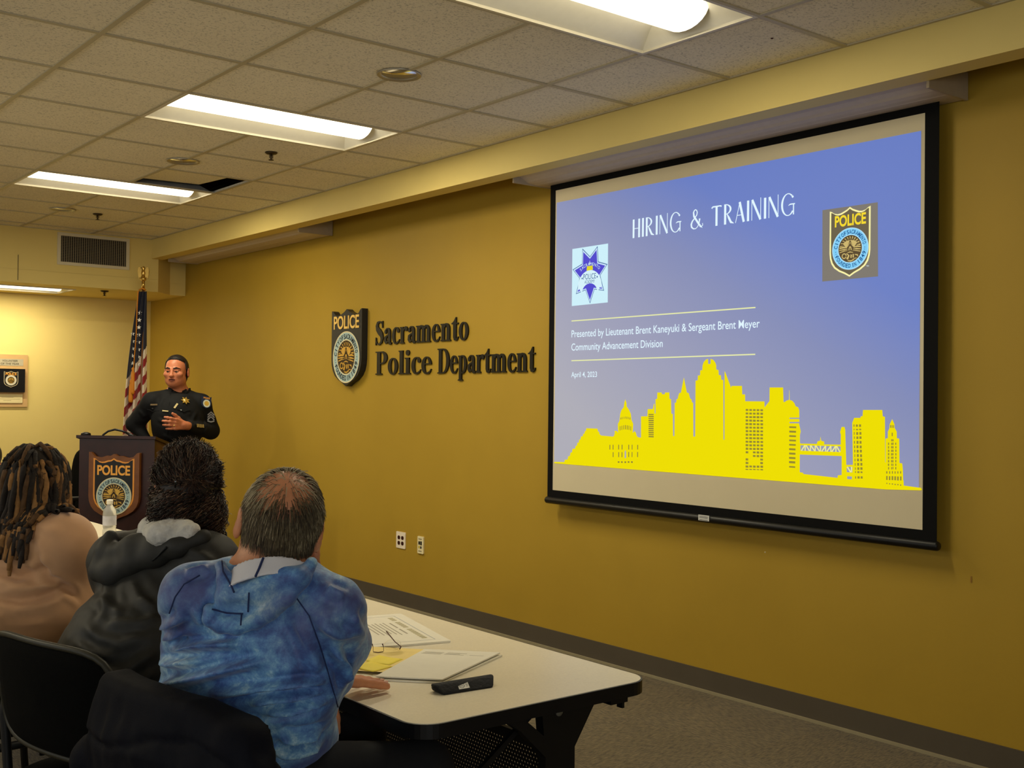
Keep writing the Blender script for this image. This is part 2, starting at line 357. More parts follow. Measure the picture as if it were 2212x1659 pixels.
# ---------------------------------------------------------------- ceiling fittings
M_lens = mat('lit_prismatic_lens', (240,235,215), rough=0.4, emit=LAMP_COL, estr=LAMP, var=0)
M_refl = mat('white_enamel_reflector', (240,236,222), rough=0.35, var=0.02)
M_rim = mat('white_fixture_rim', (214,206,184), rough=0.4, var=0.02)
def troffer(x0, y0, L, W, z, label, group, depth=0.085, power=1.0):
    lm = M_lens if power == 1.0 else mat('lit_prismatic_lens_%d' % round(power*100), (240,235,215), rough=0.4, emit=LAMP_COL, estr=LAMP*(0.4+0.6*power), var=0)
    t = thing('ceiling_light', (x0+L/2, y0+W/2, z), label, 'ceiling light', group)
    x1, y1 = x0+L, y0+W; e = 0.016; zt = z+depth; ym = (y0+y1)/2
    f = MB()
    for lo, hi in (((x0,y0),(x1,y0+e)), ((x0,y1-e),(x1,y1)), ((x0,y0+e),(x0+e,y1-e)), ((x1-e,y0+e),(x1,y1-e))):
        f.box((lo[0], lo[1], z-0.007), (hi[0], hi[1], z+0.006))
    f.build('rim', M_rim, t)
    r = MB(); a, b_, c, d = x0+e, x1-e, y0+e, y1-e; s = 0.075
    hz = z+0.004; q = 0.15
    r.quad((a,c,hz), (b_,c,hz), (b_-s,ym-q,zt), (a+s,ym-q,zt)); r.quad((b_,d,hz), (a,d,hz), (a+s,ym+q,zt), (b_-s,ym+q,zt))
    r.quad((b_,c,hz), (b_,d,hz), (b_-s,ym+q,zt), (b_-s,ym-q,zt)); r.quad((a,d,hz), (a,c,hz), (a+s,ym-q,zt), (a+s,ym+q,zt))
    r.quad((a+s,ym-q,zt), (b_-s,ym-q,zt), (b_-s,ym+q,zt), (a+s,ym+q,zt))
    r.build('reflector', M_refl, t)
    l = MB(); n = 12; xa, xb = a+0.014, b_-0.055; R = 0.122
    vs = [(x, ym + R*math.cos(PI+PI*k/n), zt-0.004 + 0.078*math.sin(PI+PI*k/n)) for x in (xa, xb) for k in range(n+1)]
    l.add(vs, [(k, k+1, n+2+k, n+1+k) for k in range(n)], 0, True)
    l.build('lens', lm, t)
    for x, sg in ((xa, -1), (xb, 1)):
        ec = MB()
        P = [(x, ym + R*math.cos(PI+PI*k/n), zt-0.004 + 0.078*math.sin(PI+PI*k/n)) for k in range(n+1)]
        ec.add(P + [(x+sg*0.004, p[1], p[2]) for p in P], [tuple(range(n+1)), tuple(range(2*n+1, n, -1))] + [(k, k+1, n+2+k, n+1+k) for k in range(n)], 0)
        ec.build('lens_end', M_refl, t)
    ld_ = bpy.data.lights.new('lamp', 'AREA'); ld_.shape = 'RECTANGLE'; ld_.size = xb-xa-0.04; ld_.size_y = 0.075; ld_.energy = LAMP_W*power; ld_.color = LAMP_COL
    lo_ = bpy.data.objects.new('lamp', ld_); COL.objects.link(lo_); lo_.location = ((xa+xb)/2, ym, zt-0.0845); lo_.parent = t; lo_.matrix_parent_inverse = t.matrix_world.inverted()
    return t
G_L = 'fluorescent lights in the ceiling'
troffer(2.104, row_y(-1), 1.22, 0.61, ZC, 'nearest fluorescent ceiling light, cut by the top edge above the screen', G_L, power=0.5)
troffer(2.104, row_y(3), 1.22, 0.61, ZC, 'fluorescent ceiling light in the middle of the ceiling, between two round downlights', G_L)
troffer(2.104, row_y(7), 1.22, 0.61, ZC, 'farther fluorescent ceiling light with a dark gap at its corner', G_L)
for i, (x0, r) in enumerate(FILL_LIGHTS): troffer(x0, row_y(r), 1.22, 0.61, ZC, 'added unseen ceiling light filling the left half of the room, ' + ('closer one' if i == 0 else 'further one'), 'added unseen lights over the left half of the room')
troffer(2.072, 10.533, 1.215, 0.533, ZL, 'fluorescent light under the low soffit by the far wall, at the left edge', G_L, depth=0.075, power=0.55)

M_chrome = mat('polished_reflector', (235,235,235), rough=0.22, metal=1.0, var=0.04)
def can(cx, cy, label):
    t = thing('downlight', (cx, cy, ZC), label, 'downlight', 'round downlights in the ceiling')
    MB().lathe([(0.078, 0.004), (0.080, -0.001), (0.097, -0.0085), (0.099, -0.0065), (0.099, -0.0002), (0.088, 0.0)], (cx, cy, ZC), n=36).build('trim_ring', mat('brushed_ring', (178,172,158), rough=0.35, metal=0.6, var=0.03), t)
    MB().lathe([(0.079, -0.001), (0.076, 0.03), (0.066, 0.08), (0.048, 0.13), (0.03, 0.15), (0.0, 0.152)], (cx, cy, ZC), n=36).build('reflector', M_chrome, t)
    MB().lathe([(0.0, 0.085), (0.018, 0.09), (0.024, 0.105), (0.022, 0.13), (0.014, 0.15)], (cx, cy, ZC), n=16).build('bulb', mat('unlit_bulb', (190,190,180), rough=0.3, var=0.02), t)
can(*CANS[0], 'round chrome downlight closest to the top middle, set in the tiles before the mid light')
can(*CANS[1], 'round downlight between the middle and the farther fluorescent lights')
can(*CANS[2], 'most distant round downlight, close to the vent grille')
M_spr = mat('bronze_sprinkler', (70,58,42), rough=0.4, metal=0.7, var=0.1)
def sprinkler(cx, cy, z, label):
    t = thing('sprinkler', (cx, cy, z), label, 'sprinkler', 'fire sprinklers')
    MB().lathe([(0.0, 0.0), (0.036, -0.0004), (0.037, -0.006), (0.028, -0.012), (0.0, -0.013)], (cx, cy, z), n=20).build('escutcheon', M_spr, t)
    b = MB().tube([(cx, cy, z-0.012), (cx, cy, z-0.045)], 0.0065, 8)
    b.box((cx-0.012, cy-0.002, z-0.035), (cx-0.009, cy+0.002, z-0.013)); b.box((cx+0.009, cy-0.002, z-0.035), (cx+0.012, cy+0.002, z-0.013))
    b.build('body', M_spr, t)
    MB().lathe([(0.0, -0.044), (0.016, -0.045), (0.016, -0.048), (0.0, -0.049)], (cx, cy, z), n=14).build('deflector', M_spr, t)
sprinkler(3.018, 6.086, ZC-0.0001, 'bronze sprinkler head below the middle fluorescent light')
sprinkler(3.002, 9.107, ZC-0.0001, 'small sprinkler head beside the most distant downlight')
sprinkler(3.528, 10.477, ZL-0.0001, 'sprinkler head under the low soffit left of the flag finial')

# air vent in the soffit face
vt = thing('air_vent', (3.35, YB, 2.74), 'white framed air return grille with dark vertical slats above the flag', 'vent')
fx0, fx1, fz0, fz1 = 3.028, 3.669, 2.603, 2.890
MB().flat([rrect(fx0, fz0, fx1, fz1, 0.004), [(fx0+0.03, fz0+0.028), (fx1-0.03, fz0+0.028), (fx1-0.03, fz1-0.028), (fx0+0.03, fz1-0.028)]], ((0, YB, 0), (1,0,0), (0,0,1), (0,-1,0)), 0.0005, 0.010).build('frame', mat('vent_frame_paint', (214,205,176), rough=0.5, var=0.03), vt)
MB().box((fx0+0.03, YB-0.0012, fz0+0.028), (fx1-0.03, YB-0.0004, fz1-0.028)).build('backing', mat('vent_dark', (26,24,22), rough=0.9, var=0.1), vt)
sl = MB()
for i in range(30):
    x = fx0+0.034 + (fx1-fx0-0.068)*(i+0.5)/30; sl.box((x-0.0032, YB-0.0085, fz0+0.028), (x+0.0032, YB-0.002, fz1-0.028))
for i in range(16):
    z = fz0+0.03 + (fz1-fz0-0.06)*(i+0.5)/16; sl.box((fx0+0.03, YB-0.0055, z-0.0012), (fx1-0.03, YB-0.003, z+0.0012))
sl.build('slats', mat('vent_slat_paint', (128,118,96), rough=0.5, var=0.05), vt)

dt = MB().lathe([(0.0, 0.0), (0.006, -0.0005), (0.0045, -0.003), (0.0, -0.0035)], (3.573, 2.832, ZC-0.0002), n=10).build('adhesive_dot', mat('dark_red_dot', (60,14,14), rough=0.6, var=0)); tag(dt, 'tiny dark red dot stuck on a ceiling tile above the large screen', 'dot')
SKY_POLY=[(0.011,1.0914),(0.015,1.0998),(0.0997,1.1027),(0.1056,1.1165),(0.128,1.119),(0.1338,1.1381),(0.1479,1.1401),(0.1517,1.1591),(0.1649,1.1611),(0.1694,1.1814),(0.1915,1.1836),(0.1952,1.1985),(0.206,1.2002),(0.2089,1.2164),(0.2208,1.2182),(0.2245,1.2343),(0.2356,1.2373),(0.2393,1.2534),(0.2539,1.2552),(0.2576,1.2686),(0.2674,1.2702),(0.2711,1.2836),(0.2797,1.2865),(0.2826,1.3006),(0.3734,1.301),(0.3794,1.2855),(0.3878,1.2832),(0.391,1.2715),(0.4044,1.2641),(0.4962,1.2612),(0.5054,1.2661),(0.5108,1.2804),(0.5087,1.2932),(0.5272,1.2925),(0.5365,1.2838),(0.534,1.3311),(0.5465,1.3481),(0.5515,1.3852),(0.5603,1.4058),(0.5783,1.4227),(0.5816,1.4444),(0.5896,1.4648),(0.5997,1.4433),(0.5999,1.4268),(0.6181,1.4092),(0.6328,1.3867),(0.6386,1.3539),(0.6513,1.334),(0.6484,1.286),(0.6607,1.2964),(0.6732,1.2868),(0.6777,1.2718),(0.6877,1.2646),(0.7077,1.2628),(0.7102,1.2646),(0.7087,1.375),(0.7554,1.3765),(0.7568,1.4135),(0.7952,1.4154),(0.8006,1.4404),(0.8063,1.4432),(0.8081,1.3921),(0.8139,1.3922),(0.8129,1.4667),(0.8243,1.4682),(0.8254,1.5013),(0.8567,1.5014),(0.8587,1.4926),(0.8786,1.4927),(0.8804,1.5014),(0.9109,1.5021),(0.9124,1.4688),(0.9232,1.4676),(0.9263,1.3934),(0.9363,1.3916),(0.9396,1.2791),(0.9488,1.2794),(0.9485,1.4488),(0.958,1.4502),(0.9611,1.4678),(0.9691,1.4692),(0.9718,1.4828),(0.9789,1.499),(0.9905,1.5004),(1.0099,1.5784),(1.0313,1.5019),(1.0439,1.4992),(1.0494,1.4845),(1.0549,1.4699),(1.0621,1.4686),(1.0669,1.4526),(1.0747,1.45),(1.0775,1.281),(1.0895,1.2814),(1.0886,1.5619),(1.1027,1.5631),(1.1042,1.587),(1.1182,1.5882),(1.1193,1.6128),(1.1326,1.6137),(1.1341,1.637),(1.1409,1.6527),(1.1546,1.6651),(1.1701,1.6693),(1.1711,1.6443),(1.1859,1.644),(1.1867,1.6689),(1.2046,1.6633),(1.2184,1.6487),(1.2237,1.6342),(1.2239,1.6159),(1.2385,1.6124),(1.2401,1.5884),(1.254,1.5869),(1.2559,1.5654),(1.2694,1.5635),(1.2733,1.272),(1.2794,1.2723),(1.2763,1.6049),(1.2797,1.6048),(1.3188,1.5258),(1.321,1.5348),(1.3859,1.5347),(1.388,1.4939),(1.4052,1.494),(1.4068,1.461),(1.5218,1.4613),(1.5225,1.4338),(1.5506,1.463),(1.551,1.527),(1.6289,1.5269),(1.6324,1.4595),(1.64,1.4604),(1.6504,1.4667),(1.6632,1.4697),(1.6631,1.5136),(1.6649,1.5136),(1.6663,1.4697),(1.6816,1.4656),(1.6937,1.4544),(1.7007,1.4404),(1.7144,1.4363),(1.7206,1.4224),(1.7216,1.3887),(1.6668,1.3876),(1.6668,1.382),(1.7217,1.3831),(1.7218,1.3691),(1.667,1.3678),(1.667,1.3616),(1.7202,1.3629),(1.73,1.3258),(1.7258,1.3103),(1.7261,1.2739),(1.729,1.2706),(1.8181,1.2726),(1.8213,1.284),(1.8348,1.2873),(1.8373,1.3071),(1.8415,1.2876),(1.8582,1.284),(1.8567,1.2721),(1.9439,1.2738),(1.9442,1.3176),(1.9402,1.33),(1.9481,1.3524),(1.9627,1.3528),(1.967,1.3405),(1.9737,1.1862),(2.0073,1.1879),(2.002,1.3717),(2.012,1.3939),(2.0436,1.3945),(2.0451,1.4014),(2.0539,1.4021),(2.0559,1.4289),(2.1509,1.4303),(2.1533,1.4035),(2.1639,1.401),(2.1669,1.2071),(2.1684,1.2072),(2.1676,1.3088),(2.1782,1.3105),(2.178,1.3385),(2.1854,1.3521),(2.1868,1.3695),(2.1986,1.3924),(2.2098,1.37),(2.2108,1.3554),(2.2207,1.3398),(2.2215,1.312),(2.2325,1.311),(2.2348,1.208),(2.2474,1.2073),(2.2506,1.1824),(2.2524,1.1377),(2.2544,1.1352),(2.2555,1.1147),(2.3337,1.1104),(2.3395,1.103),(2.3338,1.1),(2.1693,1.0924),(1.9503,1.0922),(1.68,1.092)]
SKY_HOLES=[[(1.726,1.2203),(1.9492,1.2236),(1.9499,1.1406),(1.9304,1.138),(1.9289,1.1268),(1.7476,1.1327),(1.7441,1.1382),(1.7261,1.14)],[(1.7291,1.2625),(1.944,1.2663),(1.9432,1.2414),(1.7293,1.2385)],[(1.9754,1.178),(2.0058,1.1796),(2.0044,1.1549),(1.9763,1.1546)],[(1.9783,1.1368),(2.003,1.1369),(2.0021,1.1245),(1.9784,1.1244)],[(0.5934,1.1928),(0.5997,1.1829),(0.6001,1.1499),(0.5886,1.1494),(0.5881,1.1824)]]
SKY_WINS=[(0.471,1.19,0.478,1.216),(0.496,1.191,0.503,1.217),(0.539,1.193,0.546,1.219),(0.565,1.194,0.572,1.22),(0.616,1.196,0.623,1.222),(0.642,1.197,0.648,1.223),(0.683,1.199,0.69,1.224),(0.497,1.15,0.504,1.177),(0.54,1.152,0.547,1.179),(0.565,1.153,0.572,1.18),(0.616,1.156,0.623,1.183),(0.642,1.157,0.648,1.184),(0.683,1.159,0.69,1.186),(0.537,1.121,0.55,1.13),(0.562,1.122,0.575,1.131),(0.588,1.123,0.601,1.132),(0.613,1.125,0.626,1.134),(0.638,1.126,0.651,1.135),(0.55,1.296,0.555,1.319),(0.563,1.299,0.568,1.322),(0.577,1.302,0.582,1.325),(0.59,1.303,0.596,1.326),(0.604,1.302,0.61,1.325),(0.617,1.301,0.622,1.324),(0.631,1.298,0.636,1.321),(0.555,1.355,0.56,1.366),(0.566,1.357,0.57,1.369),(0.579,1.359,0.583,1.37),(0.59,1.36,0.594,1.372),(0.601,1.359,0.606,1.371),(0.613,1.358,0.617,1.37),(0.624,1.356,0.629,1.368),(0.764,1.383,0.801,1.389),(0.764,1.372,0.802,1.379),(0.764,1.362,0.802,1.368),(0.764,1.351,0.802,1.358),(0.765,1.341,0.802,1.347),(0.765,1.33,0.802,1.337),(0.765,1.32,0.802,1.326),(0.765,1.309,0.802,1.316),(0.765,1.299,0.802,1.305),(0.765,1.288,0.803,1.295),(0.766,1.278,0.803,1.284),(0.766,1.267,0.803,1.274),(1.41,1.415,1.426,1.424),(1.432,1.415,1.448,1.424),(1.454,1.415,1.47,1.424),(1.476,1.415,1.492,1.424),(1.498,1.415,1.514,1.424),(1.41,1.398,1.426,1.407),(1.432,1.398,1.448,1.407),(1.454,1.398,1.47,1.407),(1.476,1.398,1.492,1.408),(1.498,1.398,1.514,1.408),(1.41,1.381,1.426,1.39),(1.432,1.381,1.449,1.39),(1.454,1.381,1.471,1.391),(1.476,1.381,1.493,1.391),(1.498,1.382,1.514,1.391),(1.41,1.364,1.426,1.374),(1.432,1.364,1.449,1.374),(1.454,1.364,1.471,1.374),(1.477,1.365,1.493,1.374),(1.498,1.365,1.514,1.374),(1.41,1.347,1.427,1.357),(1.432,1.347,1.449,1.357),(1.455,1.348,1.471,1.357),(1.477,1.348,1.493,1.357),(1.499,1.348,1.515,1.358),(1.41,1.33,1.427,1.34),(1.433,1.331,1.449,1.34),(1.455,1.331,1.471,1.34),(1.477,1.331,1.493,1.341),(1.499,1.332,1.515,1.341),(1.411,1.313,1.427,1.323),(1.433,1.314,1.449,1.323),(1.455,1.314,1.471,1.324),(1.477,1.314,1.493,1.324),(1.499,1.315,1.515,1.324),(1.411,1.296,1.427,1.306),(1.433,1.297,1.449,1.306),(1.455,1.297,1.472,1.307),(1.477,1.298,1.493,1.307),(1.499,1.298,1.515,1.308),(1.411,1.28,1.427,1.289),(1.433,1.28,1.45,1.29),(1.455,1.281,1.472,1.29),(1.477,1.281,1.494,1.291),(1.499,1.282,1.515,1.291),(1.411,1.263,1.428,1.272),(1.433,1.263,1.45,1.273),(1.456,1.264,1.472,1.273),(1.478,1.264,1.494,1.274),(1.5,1.265,1.516,1.274),(1.411,1.246,1.428,1.256),(1.434,1.246,1.45,1.256),(1.456,1.247,1.472,1.257),(1.478,1.248,1.494,1.257),(1.5,1.248,1.516,1.258),(1.412,1.229,1.428,1.239),(1.434,1.23,1.45,1.239),(1.456,1.23,1.472,1.24),(1.478,1.231,1.494,1.241),(1.5,1.232,1.516,1.241),(1.412,1.212,1.428,1.222),(1.456,1.214,1.472,1.223),(1.478,1.214,1.494,1.224),(1.5,1.215,1.516,1.224),(1.456,1.197,1.472,1.206),(1.478,1.197,1.494,1.207),(1.5,1.198,1.516,1.208),(1.412,1.178,1.428,1.188),(1.5,1.182,1.516,1.191),(1.412,1.161,1.429,1.171),(1.5,1.165,1.516,1.175),(1.412,1.144,1.429,1.154),(1.435,1.146,1.451,1.155),(1.457,1.146,1.473,1.156),(1.479,1.147,1.495,1.157),(1.501,1.148,1.517,1.158),(1.412,1.133,1.429,1.138),(1.435,1.134,1.451,1.139),(1.457,1.135,1.473,1.14),(1.479,1.136,1.495,1.14),(1.501,1.136,1.517,1.142),(1.666,1.34,1.705,1.348),(1.666,1.319,1.704,1.328),(1.666,1.299,1.704,1.307),(1.666,1.279,1.704,1.287),(1.666,1.259,1.703,1.267),(1.666,1.238,1.702,1.247),(1.666,1.218,1.702,1.227),(1.666,1.198,1.702,1.207),(1.666,1.178,1.701,1.186),(1.666,1.184,1.701,1.188),(1.667,1.158,1.701,1.165),(2.009,1.355,2.014,1.365),(2.021,1.355,2.031,1.365),(2.037,1.355,2.047,1.366),(2.01,1.34,2.014,1.346),(2.022,1.34,2.032,1.346),(2.038,1.341,2.048,1.347),(2.011,1.32,2.015,1.332),(2.023,1.32,2.033,1.332),(2.039,1.321,2.049,1.333),(2.012,1.302,2.016,1.313),(2.024,1.302,2.034,1.313),(2.039,1.303,2.05,1.314),(2.012,1.281,2.017,1.293),(2.025,1.281,2.035,1.294),(2.04,1.282,2.05,1.294),(2.013,1.261,2.018,1.273),(2.025,1.262,2.035,1.274),(2.041,1.262,2.051,1.274),(2.014,1.243,2.019,1.255),(2.026,1.243,2.036,1.255),(2.042,1.244,2.052,1.256),(2.015,1.223,2.019,1.235),(2.027,1.224,2.037,1.236),(2.043,1.224,2.053,1.236),(2.016,1.204,2.02,1.216),(2.028,1.205,2.038,1.217),(2.044,1.206,2.054,1.218),(2.017,1.185,2.021,1.197),(2.029,1.186,2.039,1.198),(2.045,1.187,2.055,1.199),(2.018,1.167,2.022,1.178),(2.03,1.168,2.04,1.179),(2.045,1.169,2.056,1.18),(2.018,1.154,2.023,1.161),(2.03,1.154,2.041,1.162),(2.046,1.155,2.056,1.162),(2.019,1.129,2.024,1.139),(2.031,1.13,2.042,1.14),(2.047,1.131,2.057,1.141),(2.195,1.298,2.2,1.307),(2.201,1.298,2.206,1.307),(2.18,1.282,2.185,1.292),(2.195,1.283,2.2,1.292),(2.201,1.283,2.206,1.293),(2.214,1.284,2.219,1.293),(2.18,1.267,2.185,1.277),(2.195,1.268,2.2,1.278),(2.201,1.268,2.206,1.278),(2.215,1.269,2.22,1.278),(2.18,1.252,2.186,1.262),(2.195,1.253,2.2,1.263),(2.201,1.253,2.206,1.263),(2.215,1.254,2.22,1.264),(2.18,1.238,2.186,1.248),(2.195,1.238,2.2,1.248),(2.201,1.239,2.206,1.248),(2.215,1.239,2.22,1.249),(2.18,1.223,2.186,1.233),(2.195,1.224,2.2,1.233),(2.201,1.224,2.206,1.234),(2.215,1.225,2.22,1.234),(2.18,1.208,2.186,1.218),(2.195,1.209,2.2,1.219),(2.201,1.209,2.206,1.219),(2.215,1.21,2.22,1.22),(2.18,1.193,2.186,1.203),(2.196,1.194,2.2,1.204),(2.202,1.194,2.206,1.204),(2.215,1.195,2.22,1.205),(2.181,1.178,2.186,1.188),(2.196,1.179,2.2,1.189),(2.202,1.18,2.206,1.19),(2.215,1.18,2.22,1.19),(2.172,1.16,2.178,1.17),(2.172,1.133,2.179,1.15),(2.173,1.116,2.178,1.121),(2.186,1.16,2.191,1.171),(2.185,1.133,2.192,1.15),(2.186,1.115,2.191,1.12),(2.199,1.161,2.204,1.172),(2.198,1.134,2.206,1.151),(2.199,1.115,2.205,1.12),(2.212,1.162,2.217,1.172),(2.211,1.134,2.219,1.151),(2.212,1.114,2.218,1.119),(2.225,1.163,2.23,1.173),(2.224,1.134,2.232,1.151),(2.225,1.114,2.231,1.119),(2.238,1.164,2.243,1.174),(2.238,1.135,2.245,1.152),(2.238,1.113,2.244,1.118),(2.197,1.32,2.202,1.335),(2.189,1.355,2.194,1.367),(2.197,1.355,2.201,1.367),(2.204,1.355,2.208,1.367)]
SKY_TRUSS=[[(1.755,1.2638),(1.7553,1.2383)],[(1.7842,1.2643),(1.7844,1.2388)],[(1.8097,1.2647),(1.8099,1.2392)],[(1.8377,1.2652),(1.8379,1.2397)],[(1.8651,1.2656),(1.8653,1.2401)],[(1.8932,1.2661),(1.8935,1.2405)],[(1.9195,1.2665),(1.9197,1.241)],[(1.7345,1.238),(1.7533,1.2638)],[(1.7793,1.2387),(1.7602,1.2639)],[(1.8082,1.2392),(1.7859,1.2643)],[(1.8335,1.2396),(1.8131,1.2648)],[(1.8453,1.2398),(1.8651,1.2656)],[(1.8719,1.2402),(1.8932,1.2661)],[(1.8984,1.2406),(1.9179,1.2665)],[(1.9409,1.2413),(1.9228,1.2666)],[(1.9786,1.1781),(1.9964,1.1558)],[(2.001,1.1794),(1.9996,1.1559)]]
# ---------------------------------------------------------------- emblem parts shared by the wall shield, lectern plaque, slide and award
def shield_outline(w, h, corner=0.97, peak=1.0, x0=0.0, y0=0.0, inset=0.0):
    half = [(0.5, peak), (0.43, peak-0.032), (0.35, 0.945), (0.27, 0.925), (0.2, 0.92), (0.12, 0.932), (0.05, corner-0.012), (0.0, corner), (0.0, 0.62), (0.0, 0.36), (0.012, 0.28), (0.05, 0.205), (0.12, 0.14), (0.24, 0.085), (0.38, 0.045), (0.5, 0.0)]
    pts = half + [(1-x, y) for x, y in half[-2:0:-1]]
    cx, cy = 0.5, 0.5; kx = (w-2*inset)/w; ky = (h-2*inset)/h
    return [(x0 + w*(cx+(x-cx)*kx), y0 + h*(cy+(y-cy)*ky)) for x, y in pts]
def seal_parts(parent, fr, cx, cy, R, m, d, full=True, T=0.002):
    """m: dict of materials blue, cream, ink, gold, brown. Ring, lettering and picture become children of parent"""
    o, X, Y, n = [V3(q) for q in fr]; ri = 0.655*R
    ring = MB().flat([circ(cx, cy, R, 56), circ(cx, cy, ri, 56)[::-1]], fr, d, d+T, 0)
    ring.flat([circ(cx, cy, R*1.0, 56), circ(cx, cy, R*0.955, 56)[::-1]], fr, d+T, d+T*1.5, 1)
    ring.flat([circ(cx, cy, ri*1.05, 56), circ(cx, cy, ri*0.99, 56)[::-1]], fr, d+T, d+T*1.5, 1)
    ring.build('seal_ring', [m['blue'], m['cream']], parent)
    if full:
        tx = MB(); rr = 0.805*R; hh = 0.19*R
        ring_text(tx, 'CITY', fr, cx, cy, rr, 153, 36, hh, 0, d+T*1.6, off=0.02)
        ring_text(tx, 'OF', fr, cx, cy, rr, 116, 11, hh, 0, d+T*1.6, off=0.02)
        ring_text(tx, 'SACRAMENTO', fr, cx, cy, rr, 57, 84, hh, 0, d+T*1.6, off=0.02)
        ring_text(tx, 'FOUNDED', fr, cx, cy, rr, 237, 62, hh, 0, d+T*1.6, False, off=0.02)
        ring_text(tx, 'IN', fr, cx, cy, rr, 286, 9, hh, 0, d+T*1.6, False, off=0.02)
        ring_text(tx, '1849', fr, cx, cy, rr, 324, 36, hh, 0, d+T*1.6, False, off=0.02)
        for a in (187, 194, 201, 353, 346, 360):
            q = math.radians(a); tx.flat([circ(cx+rr*math.cos(q), cy+rr*math.sin(q), 0.022*R, 8)], fr, d+T*1.6)
        tx.build('seal_lettering', m['ink'], parent)
    pc = MB().flat([circ(cx, cy, ri*0.995, 48)], fr, d, d+T*0.6, 0)
    dd = d+T*0.8; ddt = dd+T*0.5
    P = lambda pts: [(cx+ri*x, cy+ri*y) for x, y in pts]
    gold = []
    for a in range(15, 166, 15):                       # rays across the top of the picture
        q = math.radians(a); q0 = q-0.055; q1 = q+0.055
        gold.append([(0.52*math.cos(q), 0.52*math.sin(q)+0.12), (0.86*math.cos(q0), 0.86*math.sin(q0)), (0.93*math.cos(q1), 0.93*math.sin(q1))])
    gold += [[(-0.62,0.42),(-0.34,0.08),(-0.15,0.2),(-0.05,0.36),(0.05,0.36),(0.15,0.2),(0.34,0.08),(0.60,0.42),(0.34,0.58),(0.05,0.62),(-0.3,0.6)]]
    gold += [stroke([(-0.9,0.1),(-0.55,0.14),(-0.25,0.08)], [0.10,0.12,0.03]), stroke([(-0.92,-0.05),(-0.5,-0.02),(-0.22,-0.02)], [0.05,0.09,0.03]), stroke([(-0.88,-0.22),(-0.5,-0.13),(-0.2,-0.12)], [0.06,0.06,0.02]),
             stroke([(0.9,0.06),(0.6,0.13),(0.28,0.06)], [0.06,0.13,0.03]), stroke([(0.9,-0.1),(0.55,-0.05),(0.25,-0.05)], [0.05,0.1,0.03]), stroke([(0.86,-0.26),(0.5,-0.18),(0.2,-0.14)], [0.06,0.06,0.02])]
    gold += [ell_arc(0, -0.12, 0.13, 0.30, 0, 180)]                              # domed hall
    gold += [stroke(ell_arc(-0.5, -0.5, 0.17, 0.17, 0, 345, 20), 0.07), stroke([(-0.3,-0.32),(-0.1,-0.5),(-0.25,-0.75)], [0.06,0.12,0.18]), stroke([(-0.2,-0.86),(0.05,-0.9),(0.35,-0.82)], [0.05,0.1,0.04]),
             [(0.05,-0.42),(0.16,-0.46),(0.13,-0.7),(0.03,-0.66)], [(0.22,-0.40),(0.32,-0.42),(0.32,-0.68),(0.22,-0.66)], stroke([(0.4,-0.45),(0.62,-0.5),(0.66,-0.62)], [0.05,0.1,0.04]), stroke([(0.2,-0.8),(0.45,-0.72),(0.6,-0.74)], [0.03,0.06,0.03]),
             stroke([(-0.22,-0.28),(0.0,-0.24),(0.25,-0.3)], [0.04,0.07,0.04])]
    for g in gold: pc.flat([P(g)], fr, dd, ddt, 1)
    for k in (-2, -1, 0, 1, 2): pc.flat([P(stroke([(0.02*k, 0.58), (0.09*k, 0.2)], 0.03))], fr, ddt+T*0.1, None, 0)
    pc.flat([P(ell_arc(0, -0.12, 0.055, 0.2, 0, 180))], fr, ddt+T*0.1, None, 0)
    pc.build('seal_picture', [m['brown'], m['gold']], parent)
SEAL = dict(blue=mat('seal_pale_blue', (166,190,188), rough=0.5, var=0.03), cream=mat('seal_cream', (228,214,170), rough=0.5, var=0.03), ink=mat('seal_ink', (24,34,48), rough=0.6, var=0),
            gold=mat('seal_gold', (214,170,74), rough=0.35, metal=0.35, var=0.08), brown=mat('seal_dark_brown', (52,36,14), rough=0.5, var=0.1))
M_navy = mat('shield_dark_navy', (30,32,36), rough=0.38, var=0.06)
M_goldtxt = mat('gold_leaf_lettering', (236,196,104), rough=0.35, metal=0.2, var=0.05)

# wall frame: x = reading direction, y = up, n = out of the wall
def wall_frame(y_left, z0, X=XW): return ((X, y_left, z0), (0,-1,0), (0,0,1), (-1,0,0))
# ---- raised shield
fr = wall_frame(7.515, 1.538)
shd = MB().flat([shield_outline(0.440, 0.578, 0.992, 1.0)], fr, 0.0008, 0.05).build('wall_shield', M_navy)
bevel(shd, 0.004, 2, 40)
tag(shd, 'dark raised shield sign with gold POLICE and round city seal on the gold wall', 'wall shield')
pl = MB(); put_text(pl, 'POLICE', fr, 0.036, 0.433, 0.098, 0.368, off=0.018, d=0.0505, thick=0.004)
pl.build('police_lettering', M_goldtxt, shd)
seal_parts(shd, fr, 0.222, 0.218, 0.193, SEAL, 0.0505)

